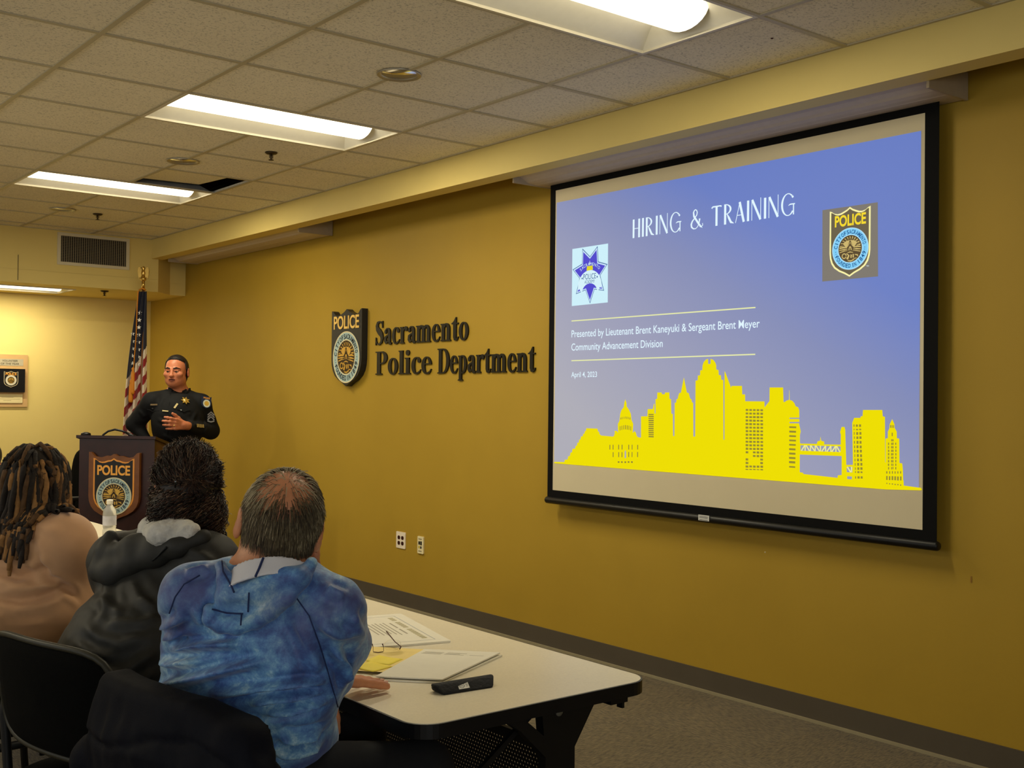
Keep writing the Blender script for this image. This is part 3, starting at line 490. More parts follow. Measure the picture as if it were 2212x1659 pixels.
# ---- individually mounted serif letters
def serif_glyph(c):
    """bold condensed roman letter; returns (list of outlines, advance). x-height 0.47, cap 0.68"""
    xh, cap = 0.47, 0.68; sw = 0.135; L = []
    def stem(x, y0, y1, w=sw): L.append([(x, y0), (x+w, y0), (x+w, y1), (x, y1)])
    def foot(x, y, w, h=0.035): L.append([(x, y), (x+w, y), (x+w-0.02, y+h), (x+0.02, y+h)] if y < 0.2 else [(x+0.02, y-h), (x+w-0.02, y-h), (x+w, y), (x, y)])
    def bowl(cx, cy, rx, ry, a0, a1, th, tn=0.035, n=26):
        o = ell_arc(cx, cy, rx, ry, a0, a1, n); i = ell_arc(cx, cy, rx-th, ry-tn, a0, a1, n)
        L.append(o + i[::-1])
    def ring(cx, cy, rx, ry, th, tn=0.035):
        bowl(cx, cy, rx, ry, 90, 270, th, tn); bowl(cx, cy, rx, ry, -90, 90, th, tn)
    def ball(x, y, r): L.append(circ(x, y, r, 16))
    def flag(x, y): L.append([(x-0.05, y), (x+sw, y), (x+sw, y-0.05), (x, y-0.05), (x-0.05, y-0.025)])
    if c == 'o': ring(0.23, 0.235, 0.215, 0.245, 0.135); return L, 0.47
    if c == 'c':
        bowl(0.225, 0.235, 0.205, 0.245, 60, 300, 0.135); L.append(stroke([(0.30,0.035),(0.36,0.06),(0.405,0.125)], [0.06,0.045,0.02])); ball(0.335, 0.375, 0.062); L.append(stroke([(0.22,0.463),(0.30,0.45),(0.37,0.40)], [0.035,0.05,0.05])); return L, 0.42
    if c == 'e':
        bowl(0.225, 0.235, 0.205, 0.245, 90, 295, 0.135); bowl(0.225, 0.235, 0.195, 0.245, 8, 90, 0.105); L.append([(0.14,0.26),(0.418,0.26),(0.418,0.292),(0.14,0.292)])
        L.append(stroke([(0.29,0.02),(0.36,0.055),(0.41,0.13)], [0.06,0.045,0.02])); return L, 0.44
    if c == 'a':
        stem(0.235, 0.05, 0.34, 0.13); bowl(0.225, 0.335, 0.14, 0.14, 0, 90, 0.13, 0.035); L.append(stroke([(0.23,0.457),(0.16,0.45),(0.09,0.40)], [0.035,0.045,0.05])); ball(0.10, 0.365, 0.06)
        L.append(stroke([(0.25,0.275),(0.17,0.245),(0.095,0.19),(0.085,0.11),(0.13,0.055),(0.19,0.06),(0.25,0.10)], [0.03,0.05,0.11,0.13,0.10,0.05,0.03])); L.append(stroke([(0.30,0.06),(0.345,0.015),(0.40,0.015),(0.43,0.05)], [0.12,0.07,0.04,0.02])); return L, 0.44
    if c in 'rmn':
        n = {'r': 0, 'n': 1, 'm': 2}[c]; flag(0.06, xh); stem(0.06, 0, xh); foot(0.005, 0, 0.245)
        if c == 'r':
            L.append(stroke([(0.18,0.33),(0.24,0.42),(0.31,0.455),(0.36,0.44)], [0.03,0.05,0.06,0.06])); ball(0.345, 0.405, 0.062); return L, 0.41
        x = 0.06
        for k in range(n):
            x2 = x+0.25; bowl(x+0.215, 0.315, 0.17, 0.165, 0, 150, 0.13, 0.05); stem(x2, 0, 0.33); foot(x2-0.05, 0, 0.235); x = x2
        return L, x+0.215
    if c == 'n': pass
    if c == 't':
        stem(0.085, 0.08, 0.47); L.append([(0.005,xh-0.035),(0.31,xh-0.035),(0.31,xh),(0.005,xh)]); L.append([(0.005,xh-0.02),(0.085,xh-0.02),(0.22,xh-0.02),(0.22,0.62),(0.195,0.62),(0.12,0.525)])
        L.append(stroke([(0.153,0.12),(0.17,0.04),(0.23,0.02),(0.29,0.05),(0.315,0.10)], [0.135,0.11,0.06,0.035,0.02])); return L, 0.33
    if c == 'l': stem(0.06, 0, cap); flag(0.06, cap); foot(0.0, 0, 0.255); return L, 0.27
    if c == 'i': stem(0.06, 0, xh); flag(0.06, xh); foot(0.0, 0, 0.255); ball(0.125, 0.61, 0.078); return L, 0.27
    if c == 'p':
        stem(0.06, -0.2, xh); flag(0.06, xh); foot(0.0, -0.2, 0.255); bowl(0.225, 0.235, 0.225, 0.245, -120, 120, 0.135); return L, 0.48
    if c == 'P':
        stem(0.08, 0, cap, 0.15); foot(0.005, 0, 0.31); L.append([(0.005,cap),(0.02,cap-0.035),(0.36,cap-0.035),(0.36,cap)]); bowl(0.30, 0.495, 0.235, 0.185, -90, 90, 0.15, 0.035); L.append([(0.2,0.31),(0.31,0.31),(0.31,0.345),(0.2,0.345)]); return L, 0.56
    if c == 'D':
        stem(0.08, 0, cap, 0.155); L.append([(0.005,0),(0.34,0),(0.34,0.035),(0.02,0.035)]); L.append([(0.02,cap-0.035),(0.34,cap-0.035),(0.34,cap),(0.005,cap)]); bowl(0.32, 0.34, 0.325, 0.34, -90, 90, 0.16, 0.037); return L, 0.67
    if c == 'S':
        L.append(stroke([(0.40,0.50),(0.385,0.60),(0.33,0.66),(0.235,0.673),(0.14,0.64),(0.10,0.555),(0.125,0.465),(0.24,0.375),(0.35,0.29),(0.385,0.185),(0.345,0.075),(0.24,0.01),(0.13,0.03),(0.07,0.11),(0.05,0.21)], [0.02,0.03,0.035,0.045,0.09,0.13,0.16,0.19,0.17,0.14,0.09,0.05,0.035,0.03,0.02]))
        L.append([(0.385,0.49),(0.425,0.49),(0.425,0.69),(0.40,0.69)]); L.append([(0.03,0.0),(0.055,-0.01),(0.075,0.2),(0.03,0.22)]); return L, 0.49
    return L, 0.3
M_let = mat('black_acrylic_letter', (24,23,22), rough=0.35, var=0.05)
ORD = ['first', 'second', 'third', 'fourth']
def letter_line(word, y_left, y_right, z0, cap, wname):
    """cap height and total run from the photo; every letter is a separate mounted piece"""
    k = cap/0.68; runs = [serif_glyph(c) for c in word]
    tot = sum(a for _, a in runs); kx = abs(y_left-y_right)/(tot-0.03); x = 0.0
    for i, (c, (L, adv)) in enumerate(zip(word, runs)):
        fr = wall_frame(y_left - x*kx, z0); mb = MB()
        for j, poly in enumerate(L): mb.flat([[(px*kx, py*k) for px, py in poly]], fr, 0.0006, 0.011 + 0.0001*j)
        o = mb.build('raised_letter', M_let)
        occ = [j for j, q in enumerate(word) if q == c]
        which = 'letter' if len(occ) == 1 else ORD[occ.index(i)] + ' letter'
        tag(o, 'black raised %s %s of the word %s on the gold wall' % (which, c, wname), 'sign letter', 'raised letters on the gold wall'); x += adv
letter_line('Sacramento', 6.957, 5.822, 1.838, 0.168, 'Sacramento')
letter_line('Police', 6.950, 6.238, 1.623, 0.166, 'Police')
letter_line('Department', 6.165, 5.147, 1.623, 0.166, 'Department')

# ---------------------------------------------------------------- projection screens
M_house = mat('screen_housing', (196,180,158), rough=0.45, var=0.04)
M_fabric = mat('matte_screen_fabric', (214,202,170), rough=0.9, var=0.02, vscale=4, spec=0.1)
M_blk = mat('black_screen_border', (9,9,10), rough=0.75, var=0.05, spec=0.15)
def housing(y_far, y_near, label, xw=XW):
    t = thing('projection_screen', (4.2, (y_far+y_near)/2, 2.70), label, 'projection screen')
    prof = [(XP+0.012, 2.80), (XP+0.012, 2.742), (4.06, 2.733), (4.085, 2.722), (4.10, 2.712), (4.13, 2.707), (4.16, 2.7045), (4.165, 2.7030), (4.285, 2.7030), (4.285, 2.80)]
    m = MB(); n = len(prof)
    m.add([(x, y_near+0.012, z) for x, z in prof] + [(x, y_far-0.012, z) for x, z in prof], [(i, (i+1) % n, n+(i+1) % n, n+i) for i in range(n)])
    m.build('housing', M_house, t)
    for y0, y1 in ((y_near-0.0, y_near+0.012), (y_far-0.012, y_far)):
        MB().box((XP+0.004, y0, 2.700), (4.294, y1, 2.815)).build('end_cap', mat('housing_end_cap', (176,160,134), rough=0.5, var=0.04), t)
    return t
scr = housing(5.02, 2.405, 'large lowered projection screen showing a blue slide with a yellow skyline')
housing(10.16, 7.60, 'retracted projection screen, only its pale housing hanging under the beam by the corner')
XSc = 4.23; U0 = 4.90
sf = ((XSc, U0, 0), (0,-1,0), (0,0,1), (-1,0,0))               # u along reading direction, v = height
MB().flat([[(0.0, 0.937), (2.342, 0.937), (2.342, 2.668), (0.0, 2.668)]], sf, 0.0002).build('fabric', M_fabric, scr)
bd = MB().flat([[(-0.046, 0.885), (2.406, 0.885), (2.406, 2.73), (-0.046, 2.73)], [(0.0, 0.937), (0.0, 2.668), (2.342, 2.668), (2.342, 0.937)]], sf, -0.001, 0.0006)
bd.build('border', M_blk, scr)
bb = MB().lathe([(0.0, -1.235), (0.016, -1.235), (0.020, -1.228), (0.020, 1.228), (0.016, 1.235), (0.0, 1.235)], (XSc, U0-1.181, 0.877), (0,1,0), 14)
bb.build('weight_bar', mat('black_weight_bar', (16,16,16), rough=0.4, var=0.05), scr)
lb = MB().flat([[(1.133, 0.868), (1.203, 0.868), (1.203, 0.896), (1.133, 0.896)]], sf, 0.0205, 0.0215, 0)
for k, v in enumerate((0.888, 0.882, 0.872)): lb.flat([[(1.14, v-0.0012), (1.195, v-0.0012), (1.195, v+0.0012), (1.14, v+0.0012)]], sf, 0.0217, None, 1)
lb.build('maker_label', [mat('silver_label', (205,205,200), rough=0.4, var=0.02), mat('label_ink', (60,60,60), var=0)], scr)

# the slide thrown on the fabric
def slide_bg():
    m = bpy.data.materials.new('slide_blue'); m.use_nodes = True; nt = m.node_tree; b = nt.nodes['Principled BSDF']
    b.inputs['Base Color'].default_value = (0.09, 0.09, 0.09, 1); b.inputs['Roughness'].default_value = 0.9; b.inputs['Specular IOR Level'].default_value = 0.05
    tc = nt.nodes.new('ShaderNodeTexCoord'); sp = nt.nodes.new('ShaderNodeSeparateXYZ'); nt.links.new(tc.outputs['Generated'], sp.inputs[0])
    f1 = nt.nodes.new('ShaderNodeMath'); f1.operation = 'MULTIPLY'; f1.inputs[1].default_value = -0.75; nt.links.new(sp.outputs[1], f1.inputs[0])
    f2 = nt.nodes.new('ShaderNodeMath'); f2.operation = 'MULTIPLY_ADD'; f2.inputs[1].default_value = 0.85; nt.links.new(sp.outputs[2], f2.inputs[0]); nt.links.new(f1.outputs[0], f2.inputs[2])
    f3 = nt.nodes.new('ShaderNodeMath'); f3.operation = 'ADD'; f3.inputs[1].default_value = 0.57; nt.links.new(f2.outputs[0], f3.inputs[0])
    cr = nt.nodes.new('ShaderNodeValToRGB'); e = cr.color_ramp.elements
    e[0].position = 0.05; e[0].color = (*lin((168,168,182)), 1); e[1].position = 1.0; e[1].color = (*lin((94,120,198)), 1)
    k = e.new(0.45); k.color = (*lin((148,152,184)), 1)
    k = e.new(0.75); k.color = (*lin((124,135,184)), 1)
    nt.links.new(f3.outputs[0], cr.inputs[0]); nt.links.new(cr.outputs[0], b.inputs['Emission Color']); b.inputs['Emission Strength'].default_value = 0.92
    return m
sl = MB().flat([[(0.012, 1.100), (2.325, 1.104), (2.325, 2.596), (0.010, 2.596)]], sf, 0.0012).build('projected_slide', slide_bg(), scr)
G_txt = glow('slide_white', (226,246,255), 1.0); G_rule = glow('slide_rule', (232,236,170), 1.0); G_yel = glow('slide_yellow', (238,222,0), 1.0); G_win = glow('slide_window_shade', (150,138,50), 1.0)
sky = MB().flat([SKY_POLY] + [h for h in SKY_HOLES], sf, 0.0016)
sky.build('skyline', G_yel, sl)
wn = MB()
for u0, v0, u1, v1 in SKY_WINS: wn.flat([[(u0, v0), (u1, v0), (u1, v1), (u0, v1)]], sf, 0.0020)
wn.build('skyline_windows', G_win, sl)
tr = MB()
for a, b_ in SKY_TRUSS: tr.flat([stroke([a, b_], 0.006)], sf, 0.0020)
tr.build('bridge_truss', glow('slide_truss', (238,236,150), 1.0), sl)
ru = MB().flat([[(0.150, 1.902), (1.464, 1.9045), (1.464, 1.9105), (0.150, 1.908)]], sf, 0.0020)
ru.build('rule_line', G_rule, sl)
MB().flat([[(0.153, 1.6765), (1.465, 1.6815), (1.465, 1.6875), (0.153, 1.6825)]], sf, 0.0020).build('rule_line', G_rule, sl)
tx = MB()
put_text(tx, 'Presented by Lieutenant Brent Kaneyuki & Sergeant Brent Meyer', sf, 0.152, 1.812, 0.040, 1.338, d=0.0022, off=0.005)
put_text(tx, 'Community Advancement Division', sf, 0.152, 1.737, 0.040, 0.709, d=0.0022, off=0.005)
tx.build('presenter_text', G_txt, sl)
tx = MB(); put_text(tx, 'April 4, 2023', sf, 0.153, 1.586, 0.030, 0.213, d=0.0022, off=0.005); tx.build('date_text', G_txt, sl)
# display title drawn with a broad pen
def deco(c):
    L = []; T, t = 0.13, 0.035
    S = lambda pts, w: L.append(stroke(pts, w))
    if c == 'H': S([(0.10,0),(0.10,1)],T); S([(0.50,0),(0.50,1)],T); S([(0.1,0.50),(0.5,0.50)],t); return L, 0.60
    if c == 'I': S([(0.10,0),(0.10,1)],T); return L, 0.20
    if c == 'R': S([(0.10,0),(0.10,1)],T); L.append(ell_arc(0.1,0.74,0.38,0.26,-90,90)+ell_arc(0.1,0.74,0.27,0.225,-90,90)[::-1]); S([(0.22,0.5),(0.33,0.3),(0.45,0.08),(0.62,0.01)],[0.04,0.12,0.12,0.03]); return L, 0.63
    if c == 'N': S([(0.05,0),(0.05,1)],t); S([(0.07,1),(0.55,0.0)],0.12); S([(0.56,0.0),(0.56,1.05)],t); return L, 0.64
    if c == 'G': L.append(ell_arc(0.40,0.5,0.38,0.53,50,322,30)+ell_arc(0.40,0.5,0.275,0.49,50,322,30)[::-1]); S([(0.62,0.88),(0.68,0.80)],[0.1,0.09]); S([(0.70,0.50),(0.70,0.0)],0.06); S([(0.42,0.45),(0.52,0.50),(0.78,0.50)],[0.02,0.06,0.05]); return L, 0.84
    if c == 'T': S([(0.30,0),(0.30,0.97)],T); S([(0.0,0.90),(0.06,0.97),(0.54,0.97),(0.60,0.93)],[0.09,0.07,0.06,0.09]); return L, 0.66
    if c == 'A': S([(0.03,0),(0.28,1)],t); S([(0.27,1),(0.52,0)],T); S([(0.12,0.36),(0.44,0.36)],t); return L, 0.60
    if c == '&': 
        P = [(0.78,0.02),(0.55,0.25),(0.25,0.65),(0.22,0.85),(0.27,0.94),(0.34,0.98),(0.42,0.94),(0.46,0.83),(0.43,0.70),(0.28,0.54),(0.14,0.40),(0.08,0.26),(0.10,0.12),(0.22,0.02),(0.36,0.01),(0.48,0.09),(0.58,0.25),(0.62,0.5)]; W = [0.03,0.11,0.11,0.08,0.06,0.05,0.05,0.06,0.06,0.06,0.08,0.10,0.09,0.06,0.04,0.04,0.05,0.10]
        for i in range(len(P)-1): S([P[i], P[i+1]], [W[i], W[i+1]]); L.append(circ(P[i][0], P[i][1], W[i]/2, 10))
        S([(0.58,0.14),(0.68,0.06),(0.82,0.14),(0.80,0.24)],[0.02,0.05,0.04,0.05]); return L, 0.86
    return L, 0.38
title = 'HIRING & TRAINING'; gl = [deco(c) for c in title]; tot = sum(a for _, a in gl)+0.07*len(gl); kx = 1.072/tot; x = 0; tx = MB()
for L, a in gl:
    for poly in L: tx.flat([[(0.630+(x+p[0])*kx, 2.325+p[1]*0.099) for p in poly]], sf, 0.0022)
    x += a+0.07
tx.build('title_text', G_txt, sl)
# academy star in its pale box
sb = MB().flat([[(0.151, 1.990), (0.446, 1.993), (0.444, 2.316), (0.151, 2.314)]], sf, 0.0018).build('star_emblem', glow('slide_pale_blue', (206,240,250), 1.0), sl)
star = [(0.2365,2.3087),(0.2996,2.2591),(0.361,2.3105),(0.3688,2.2235),(0.4421,2.2032),(0.3849,2.1458),(0.4163,2.059),(0.3393,2.0713),(0.3035,1.9953),(0.2651,2.0722),(0.1856,2.0549),(0.2138,2.1423),(0.1557,2.1967),(0.2336,2.2227)]
sc_ = lambda k: [(0.2995+(u-0.2995)*k, 2.150+(v-2.150)*k) for u, v in star]
st = MB().flat([star], sf, 0.0022, None, 0).flat([sc_(0.955)], sf, 0.0025, None, 1).flat([sc_(0.87)], sf, 0.0028, None, 2)
band = ell_arc(0.300, 2.09, 0.098, 0.092, 0, 180, 24) + [(0.206,2.075),(0.215,2.082),(0.228,2.066)] + ell_arc(0.300, 2.058, 0.062, 0.050, 180, 0, 16)[0:] + [(0.372,2.066),(0.384,2.082),(0.394,2.076)]
st.flat([band], sf, 0.0031, None, 3)
put_text(st, 'POLICE', sf, 0.248, 2.132, 0.030, 0.103, d=0.0034, mi=0); put_text(st, 'ACADEMY', sf, 0.258, 2.109, 0.018, 0.084, d=0.0034, mi=0)
for u in (0.238, 0.361): st.flat([circ(u, 2.140, 0.005, 10)], sf, 0.0034, None, 0)
ring_text(st, 'SACRAMENTO', sf, 0.300, 2.098, 0.118, 90, 78, 0.017, 3, 0.0034)
st.flat([[(0.274, 2.180), (0.326, 2.182), (0.323, 2.206), (0.277, 2.205)]], sf, 0.0037, None, 4); st.flat([[(0.296, 2.214), (0.304, 2.214), (0.300, 2.238)]], sf, 0.0037, None, 3)
st.build('star_picture', [glow('slide_steel_blue', (52,92,150)), glow('slide_pale2', (200,226,250)), glow('slide_violet', (84,76,204)), glow('slide_pale3', (214,242,250)), glow('slide_yellow2', (226,214,40))], sl)
# department shield in its grey box
MB().flat([[(1.841, 2.003), (2.126, 2.004), (2.122, 2.324), (1.839, 2.325)]], sf, 0.0018).build('shield_emblem', glow('slide_grey_box', (128,122,112), 1.0), sl)
sm = MB().flat([shield_outline(0.209, 0.308, 0.975, 1.0, 1.8785, 2.0135)], sf, 0.0022, None, 0)
sm.flat([shield_outline(0.209, 0.308, 0.975, 1.0, 1.8785, 2.0135, 0.008)], sf, 0.0025, None, 1)
put_text(sm, 'POLICE', sf, 1.906, 2.241, 0.050, 0.159, off=0.03, d=0.0028, mi=2)
put_text(sm, 'TM', sf, 2.068, 2.050, 0.006, 0.012, d=0.0024, mi=3)
sg = sm.build('shield_picture', [glow('slide_cream', (252,244,170)), glow('slide_taupe', (108,98,76)), glow('slide_gold_text', (246,218,48)), G_txt], sl)
seal_parts(sl, sf, 1.986, 2.137, 0.0925, dict(blue=glow('slide_sky', (130,206,246)), cream=glow('slide_sky2', (176,226,250)), ink=glow('slide_ink', (30,84,140)), gold=glow('slide_seal_gold', (206,182,112)), brown=glow('slide_seal_brown', (92,76,50))), 0.0028, True, 0.0004)

# ---------------------------------------------------------------- wall plates, marks, award board
M_ivory = mat('ivory_plate', (236,224,178), rough=0.4, var=0.02)
M_white = mat('white_plate', (240,228,206), rough=0.4, var=0.02)
fr = wall_frame(6.648, 0.408)
pt = MB().flat([rrect(0, 0, 0.114, 0.114, 0.005)], fr, 0.0004, 0.006).build('outlet_plate', M_white); bevel(pt, 0.002)
tag(pt, 'white square wall plate with four dark brown outlets', 'outlet')
for u in (0.035, 0.080):
    for v in (0.036, 0.074):
        MB().flat([rrect(u-0.0155, v-0.0135, u+0.0155, v+0.0135, 0.0125)], fr, 0.0062, 0.0075).build('socket', mat('brown_socket', (52,14,12), rough=0.4, var=0.05), pt)
fr = wall_frame(6.377, 0.400)
pt = MB().flat([rrect(0, 0, 0.070, 0.116, 0.004)], fr, 0.0004, 0.009).build('data_plate', M_ivory); bevel(pt, 0.002)
tag(pt, 'narrow ivory data plate with black and yellow jacks right of the outlets', 'data outlet')
for i, (u, v, w_, h_, c) in enumerate(((0.014,0.060,0.017,0.022,(14,14,16)), (0.036,0.058,0.017,0.026,(14,14,16)), (0.014,0.036,0.015,0.014,(206,180,40)), (0.037,0.034,0.013,0.016,(16,18,26)))):
    MB().flat([[(u,v),(u+w_,v),(u+w_,v+h_),(u,v+h_)]], fr, 0.0092, 0.0105).build('jack', mat('jack_%d' % i if i != 1 else 'jack_0', c, rough=0.4, var=0), pt)
for v in (0.094, 0.012): MB().flat([[(0.012,v),(0.052,v),(0.052,v+0.008),(0.012,v+0.008)]], fr, 0.0092, 0.0094).build('label_strip', mat('grey_label_strip', (150,140,110), var=0.2, vscale=200), pt)
mk = MB().lathe([(0.0035, 0.0003), (0.0035, 0.0015), (0.0, 0.002)], (XW, 3.424, 0.741), (-1,0,0), 10).build('wall_anchor', mat('pale_anchor', (235,225,190), var=0))
tag(mk, 'tiny pale wall anchor below the large screen', 'wall anchor')
fr = wall_frame(2.385, 0.737)
mk = MB().flat([rrect(0, 0, 0.006, 0.026, 0.001)], fr, 0.0004, 0.002).build('wall_clip', mat('gold_clip', (150,108,40), rough=0.5, var=0.05)); tag(mk, 'small gold painted clip on the wall right of the screen', 'wall clip')

ff = ((0, YF, 0), (1,0,0), (0,0,1), (0,-1,0))                   # far wall: x right, y up
aw = MB().flat([[(2.60, 1.329), (3.100, 1.329), (3.098, 1.829), (2.60, 1.829)]], ff, 0.0005, 0.016).build('award_board', mat('tan_board', (206,168,112), rough=0.5, var=0.06, vscale=14)); bevel(aw, 0.004)
tag(aw, 'tan award board reading VOLUNTEER OF THE YEAR hung on the far wall', 'award board')
MB().flat([[(2.79, 1.722), (3.056, 1.722), (3.056, 1.786), (2.79, 1.786)]], ff, 0.0165, 0.018).build('title_plate', mat('grey_nameplate', (184,174,146), rough=0.35, var=0.03), aw)
tx = MB(); put_text(tx, 'VOLUNTEER', ff, 2.865, 1.760, 0.017, 0.140, d=0.0185, off=0.01); put_text(tx, 'OF THE YEAR', ff, 2.852, 1.732, 0.017, 0.166, d=0.0185, off=0.01); tx.build('title_lettering', mat('engraved_ink', (58,50,36), var=0), aw)
MB().flat([[(2.65, 1.468), (3.066, 1.468), (3.066, 1.692), (2.65, 1.692)]], ff, 0.0165, 0.050, 0, 1).build('photo_box', [mat('black_photo', (20,21,24), rough=0.25, var=0.1), mat('box_side', (96,86,60), rough=0.5, var=0.05)], aw)
ps = MB().flat([shield_outline(0.128, 0.155, 0.975, 1.0, 2.874, 1.515)], ff, 0.0505, 0.053, 0).flat([shield_outline(0.128, 0.155, 0.975, 1.0, 2.874, 1.515, 0.005)], ff, 0.053, 0.0532, 1)
put_text(ps, 'POLICE', ff, 2.888, 1.632, 0.024, 0.10, off=0.03, d=0.0536, mi=2); ps.build('patch', [mat('patch_edge', (196,180,140), var=0.05), mat('patch_black', (16,16,20), var=0.1), mat('patch_orange', (232,160,50), var=0.05)], aw)
seal_parts(aw, ff, 2.938, 1.583, 0.049, dict(SEAL, blue=mat('patch_ring', (206,200,180), var=0.03)), 0.0534, False, 0.0008)
pp = MB().flat([[(2.63, 1.366), (3.052, 1.366), (3.052, 1.448), (2.63, 1.448)]], ff, 0.0165, 0.024, 0)
for v, a_, c_ in ((1.418, 2.86, 2.97), (1.402, 2.80, 3.03), (1.388, 2.88, 2.95)): pp.flat([[(a_, v), (c_, v), (c_, v+0.003), (a_, v+0.003)]], ff, 0.0242, None, 1)
pp.build('name_card', [mat('cream_card', (232,216,160), rough=0.5, var=0.02), mat('card_ink', (150,130,90), var=0)], aw)
# ---------------------------------------------------------------- row of training tables along the wall
M_lam = mat('grey_cream_laminate', (230,220,194), rough=0.33, var=0.05, vscale=160, spec=0.45)
M_edge = mat('black_edge_band', (16,16,18), rough=0.35, var=0.05)
M_blkm = mat('black_powder_metal', (13,13,13), rough=0.5, var=0.08)
def perf_mat():
    m = mat('perforated_black_metal', (13,13,13), rough=0.5, var=0)
    nt = m.node_tree; b = nt.nodes['Principled BSDF']; out = next(n for n in nt.nodes if n.type == 'OUTPUT_MATERIAL')
    tc = next(n for n in nt.nodes if n.type == 'TEX_COORD'); sp = nt.nodes.new('ShaderNodeSeparateXYZ'); nt.links.new(tc.outputs['Object'], sp.inputs[0])
    def mt(op, a, b_=None):
        n = nt.nodes.new('ShaderNodeMath'); n.operation = op
        for i, q in enumerate((a, b_)):
            if q is None: continue
            if isinstance(q, (int, float)): n.inputs[i].default_value = q
            else: nt.links.new(q, n.inputs[i])
        return n.outputs[0]
    K = 95.0
    v = mt('MULTIPLY', sp.outputs[2], K); row = mt('FLOOR', v); sh = mt('MULTIPLY', mt('MODULO', row, 2), 0.5)
    u = mt('ADD', mt('MULTIPLY', sp.outputs[1], K*0.87), sh)
    du = mt('SUBTRACT', mt('FRACT', u), 0.5); dv = mt('SUBTRACT', mt('FRACT', v), 0.5)
    rr = mt('ADD', mt('MULTIPLY', du, du), mt('MULTIPLY', dv, dv)); hole = mt('LESS_THAN', rr, 0.065)
    tr = nt.nodes.new('ShaderNodeBsdfTransparent'); mx = nt.nodes.new('ShaderNodeMixShader')
    nt.links.new(hole, mx.inputs[0]); nt.links.new(b.outputs[0], mx.inputs[1]); nt.links.new(tr.outputs[0], mx.inputs[2]); nt.links.new(mx.outputs[0], out.inputs[0])
    return m
M_perf = perf_mat()
def make_table(y0, label):
    L = 1.826; x0, x1 = 1.380, 2.113; y1 = y0+L
    t = thing('training_table', ((x0+x1)/2, (y0+y1)/2, 0), label, 'table', 'training tables in a row along the wall')
    F = ((0,0,0), (1,0,0), (0,1,0), (0,0,1))
    bevel(MB().flat([rrect(x0+0.004, y0+0.004, x1-0.004, y1-0.004, 0.066, 8)], F, 0.716, 0.740).build('tabletop', M_lam, t), 0.0015, 1)
    MB().flat([rrect(x0, y0, x1, y1, 0.07, 8), rrect(x0+0.0035, y0+0.0035, x1-0.0035, y1-0.0035, 0.0665, 8)[::-1]], F, 0.706, 0.7385).build('edge_band', M_edge, t)
    bevel(MB().flat([rrect(x0+0.02, y0+0.02, x1-0.02, y1-0.02, 0.06, 6)], F, 0.700, 0.7155).build('underside', M_edge, t), 0.001, 1)
    m = MB().box((1.896, y0+0.16, 0.395), (1.8985, y1-0.16, 0.552)); m.build('modesty_panel', M_perf, t)
    pr = MB().box((1.890, y0+0.16, 0.553), (1.905, y1-0.16, 0.575)); pr.box((1.890, y0+0.16, 0.36), (1.905, y1-0.16, 0.394)); pr.build('panel_rail', M_blkm, t)
    for y in (y0+0.145, y1-0.175):
        lg = MB().flat([[(1.70,0.700),(1.73,0.665),(1.79,0.625),(1.872,0.545),(1.872,0.06),(1.972,0.06),(1.972,0.555),(2.045,0.662),(2.062,0.700)], [(1.80,0.655),(1.86,0.655),(1.866,0.60)]], ((0,y+0.03,0), (1,0,0), (0,0,1), (0,-1,0)), 0, 0.03)
        lo = lg.build('leg', M_blkm, t); bevel(lo, 0.003, 2)
        MB().box((1.50, y-0.008, 0.03), (2.085, y+0.038, 0.0595)).build('foot', M_blkm, t)
        for cx in (1.53, 2.06): MB().lathe([(0.0, 0.001), (0.020, 0.001), (0.022, 0.012), (0.012, 0.0295), (0.0, 0.0298)], (cx, y+0.015, 0), n=14).build('glide', M_blkm, t)
        MB().lathe([(0.012, 0.0), (0.012, 0.003), (0.009, 0.005), (0.0, 0.006)], (1.915, y-0.0002, 0.655), (0,-1,0), 14).build('bolt', mat('zinc_bolt', (120,118,104), rough=0.4, metal=0.5, var=0.05), t)
        MB().obox((1.79, y+0.045, 0.60), ((0.82,0,0.57),(0,1,0),(-0.57,0,0.82)), (0.12, 0.006, 0.007)).build('brace', M_blkm, t)
    lt = MB().box((1.99, y0+0.03, 0.684), (2.05, y0+0.06, 0.6995)); lt.box((2.035, y0+0.035, 0.668), (2.043, y0+0.055, 0.684)); lt.build('latch', M_blkm, t)
    return t
tb = make_table(2.040, 'nearest long training table with papers and a black case on its pale top')
for i, (y, l) in enumerate(((3.872, 'second training table in the row, hidden behind the seated listeners'), (5.704, 'farthest training table in the row, ending before the lectern'))):
    c = copy_tree(tb); c.location.y += (y-2.040); c['label'] = l

# ---------------------------------------------------------------- things on the tables
TZ = 0.7401
def sheet(name, pts, z0, z1, m, label, cat, group=None, marks=None, extra=None):
    P = [(p[0], p[1]) for p in pts]
    a = sum(P[i][0]*P[(i+1)%4][1]-P[(i+1)%4][0]*P[i][1] for i in range(4))
    if a < 0: P = P[::-1]
    o = MB().flat([P], ((0,0,0), (1,0,0), (0,1,0), (0,0,1)), z0, z1).build(name, m); tag(o, label, cat, group); return o
M_paper = mat('white_paper', (232,226,206), rough=0.7, var=0.02)
M_print = mat('grey_print', (168,160,140), rough=0.8, var=0.15, vscale=300)
def lines_on(parent, o, ex, ey, z, rows, name='printing', m=None):
    mb = MB(); o = np.array(o); ex = np.array(ex); ey = np.array(ey)
    for u0, u1, v, h in rows:
        q = [o+ex*u0+ey*v, o+ex*u1+ey*v, o+ex*u1+ey*(v+h), o+ex*u0+ey*(v+h)]
        a = (q[1][0]-q[0][0])*(q[2][1]-q[0][1])-(q[2][0]-q[0][0])*(q[1][1]-q[0][1])
        if a < 0: q = q[::-1]
        mb.add([(p[0], p[1], z) for p in q], [(0,1,2,3)])
    return mb.build(name, m or M_print, parent)
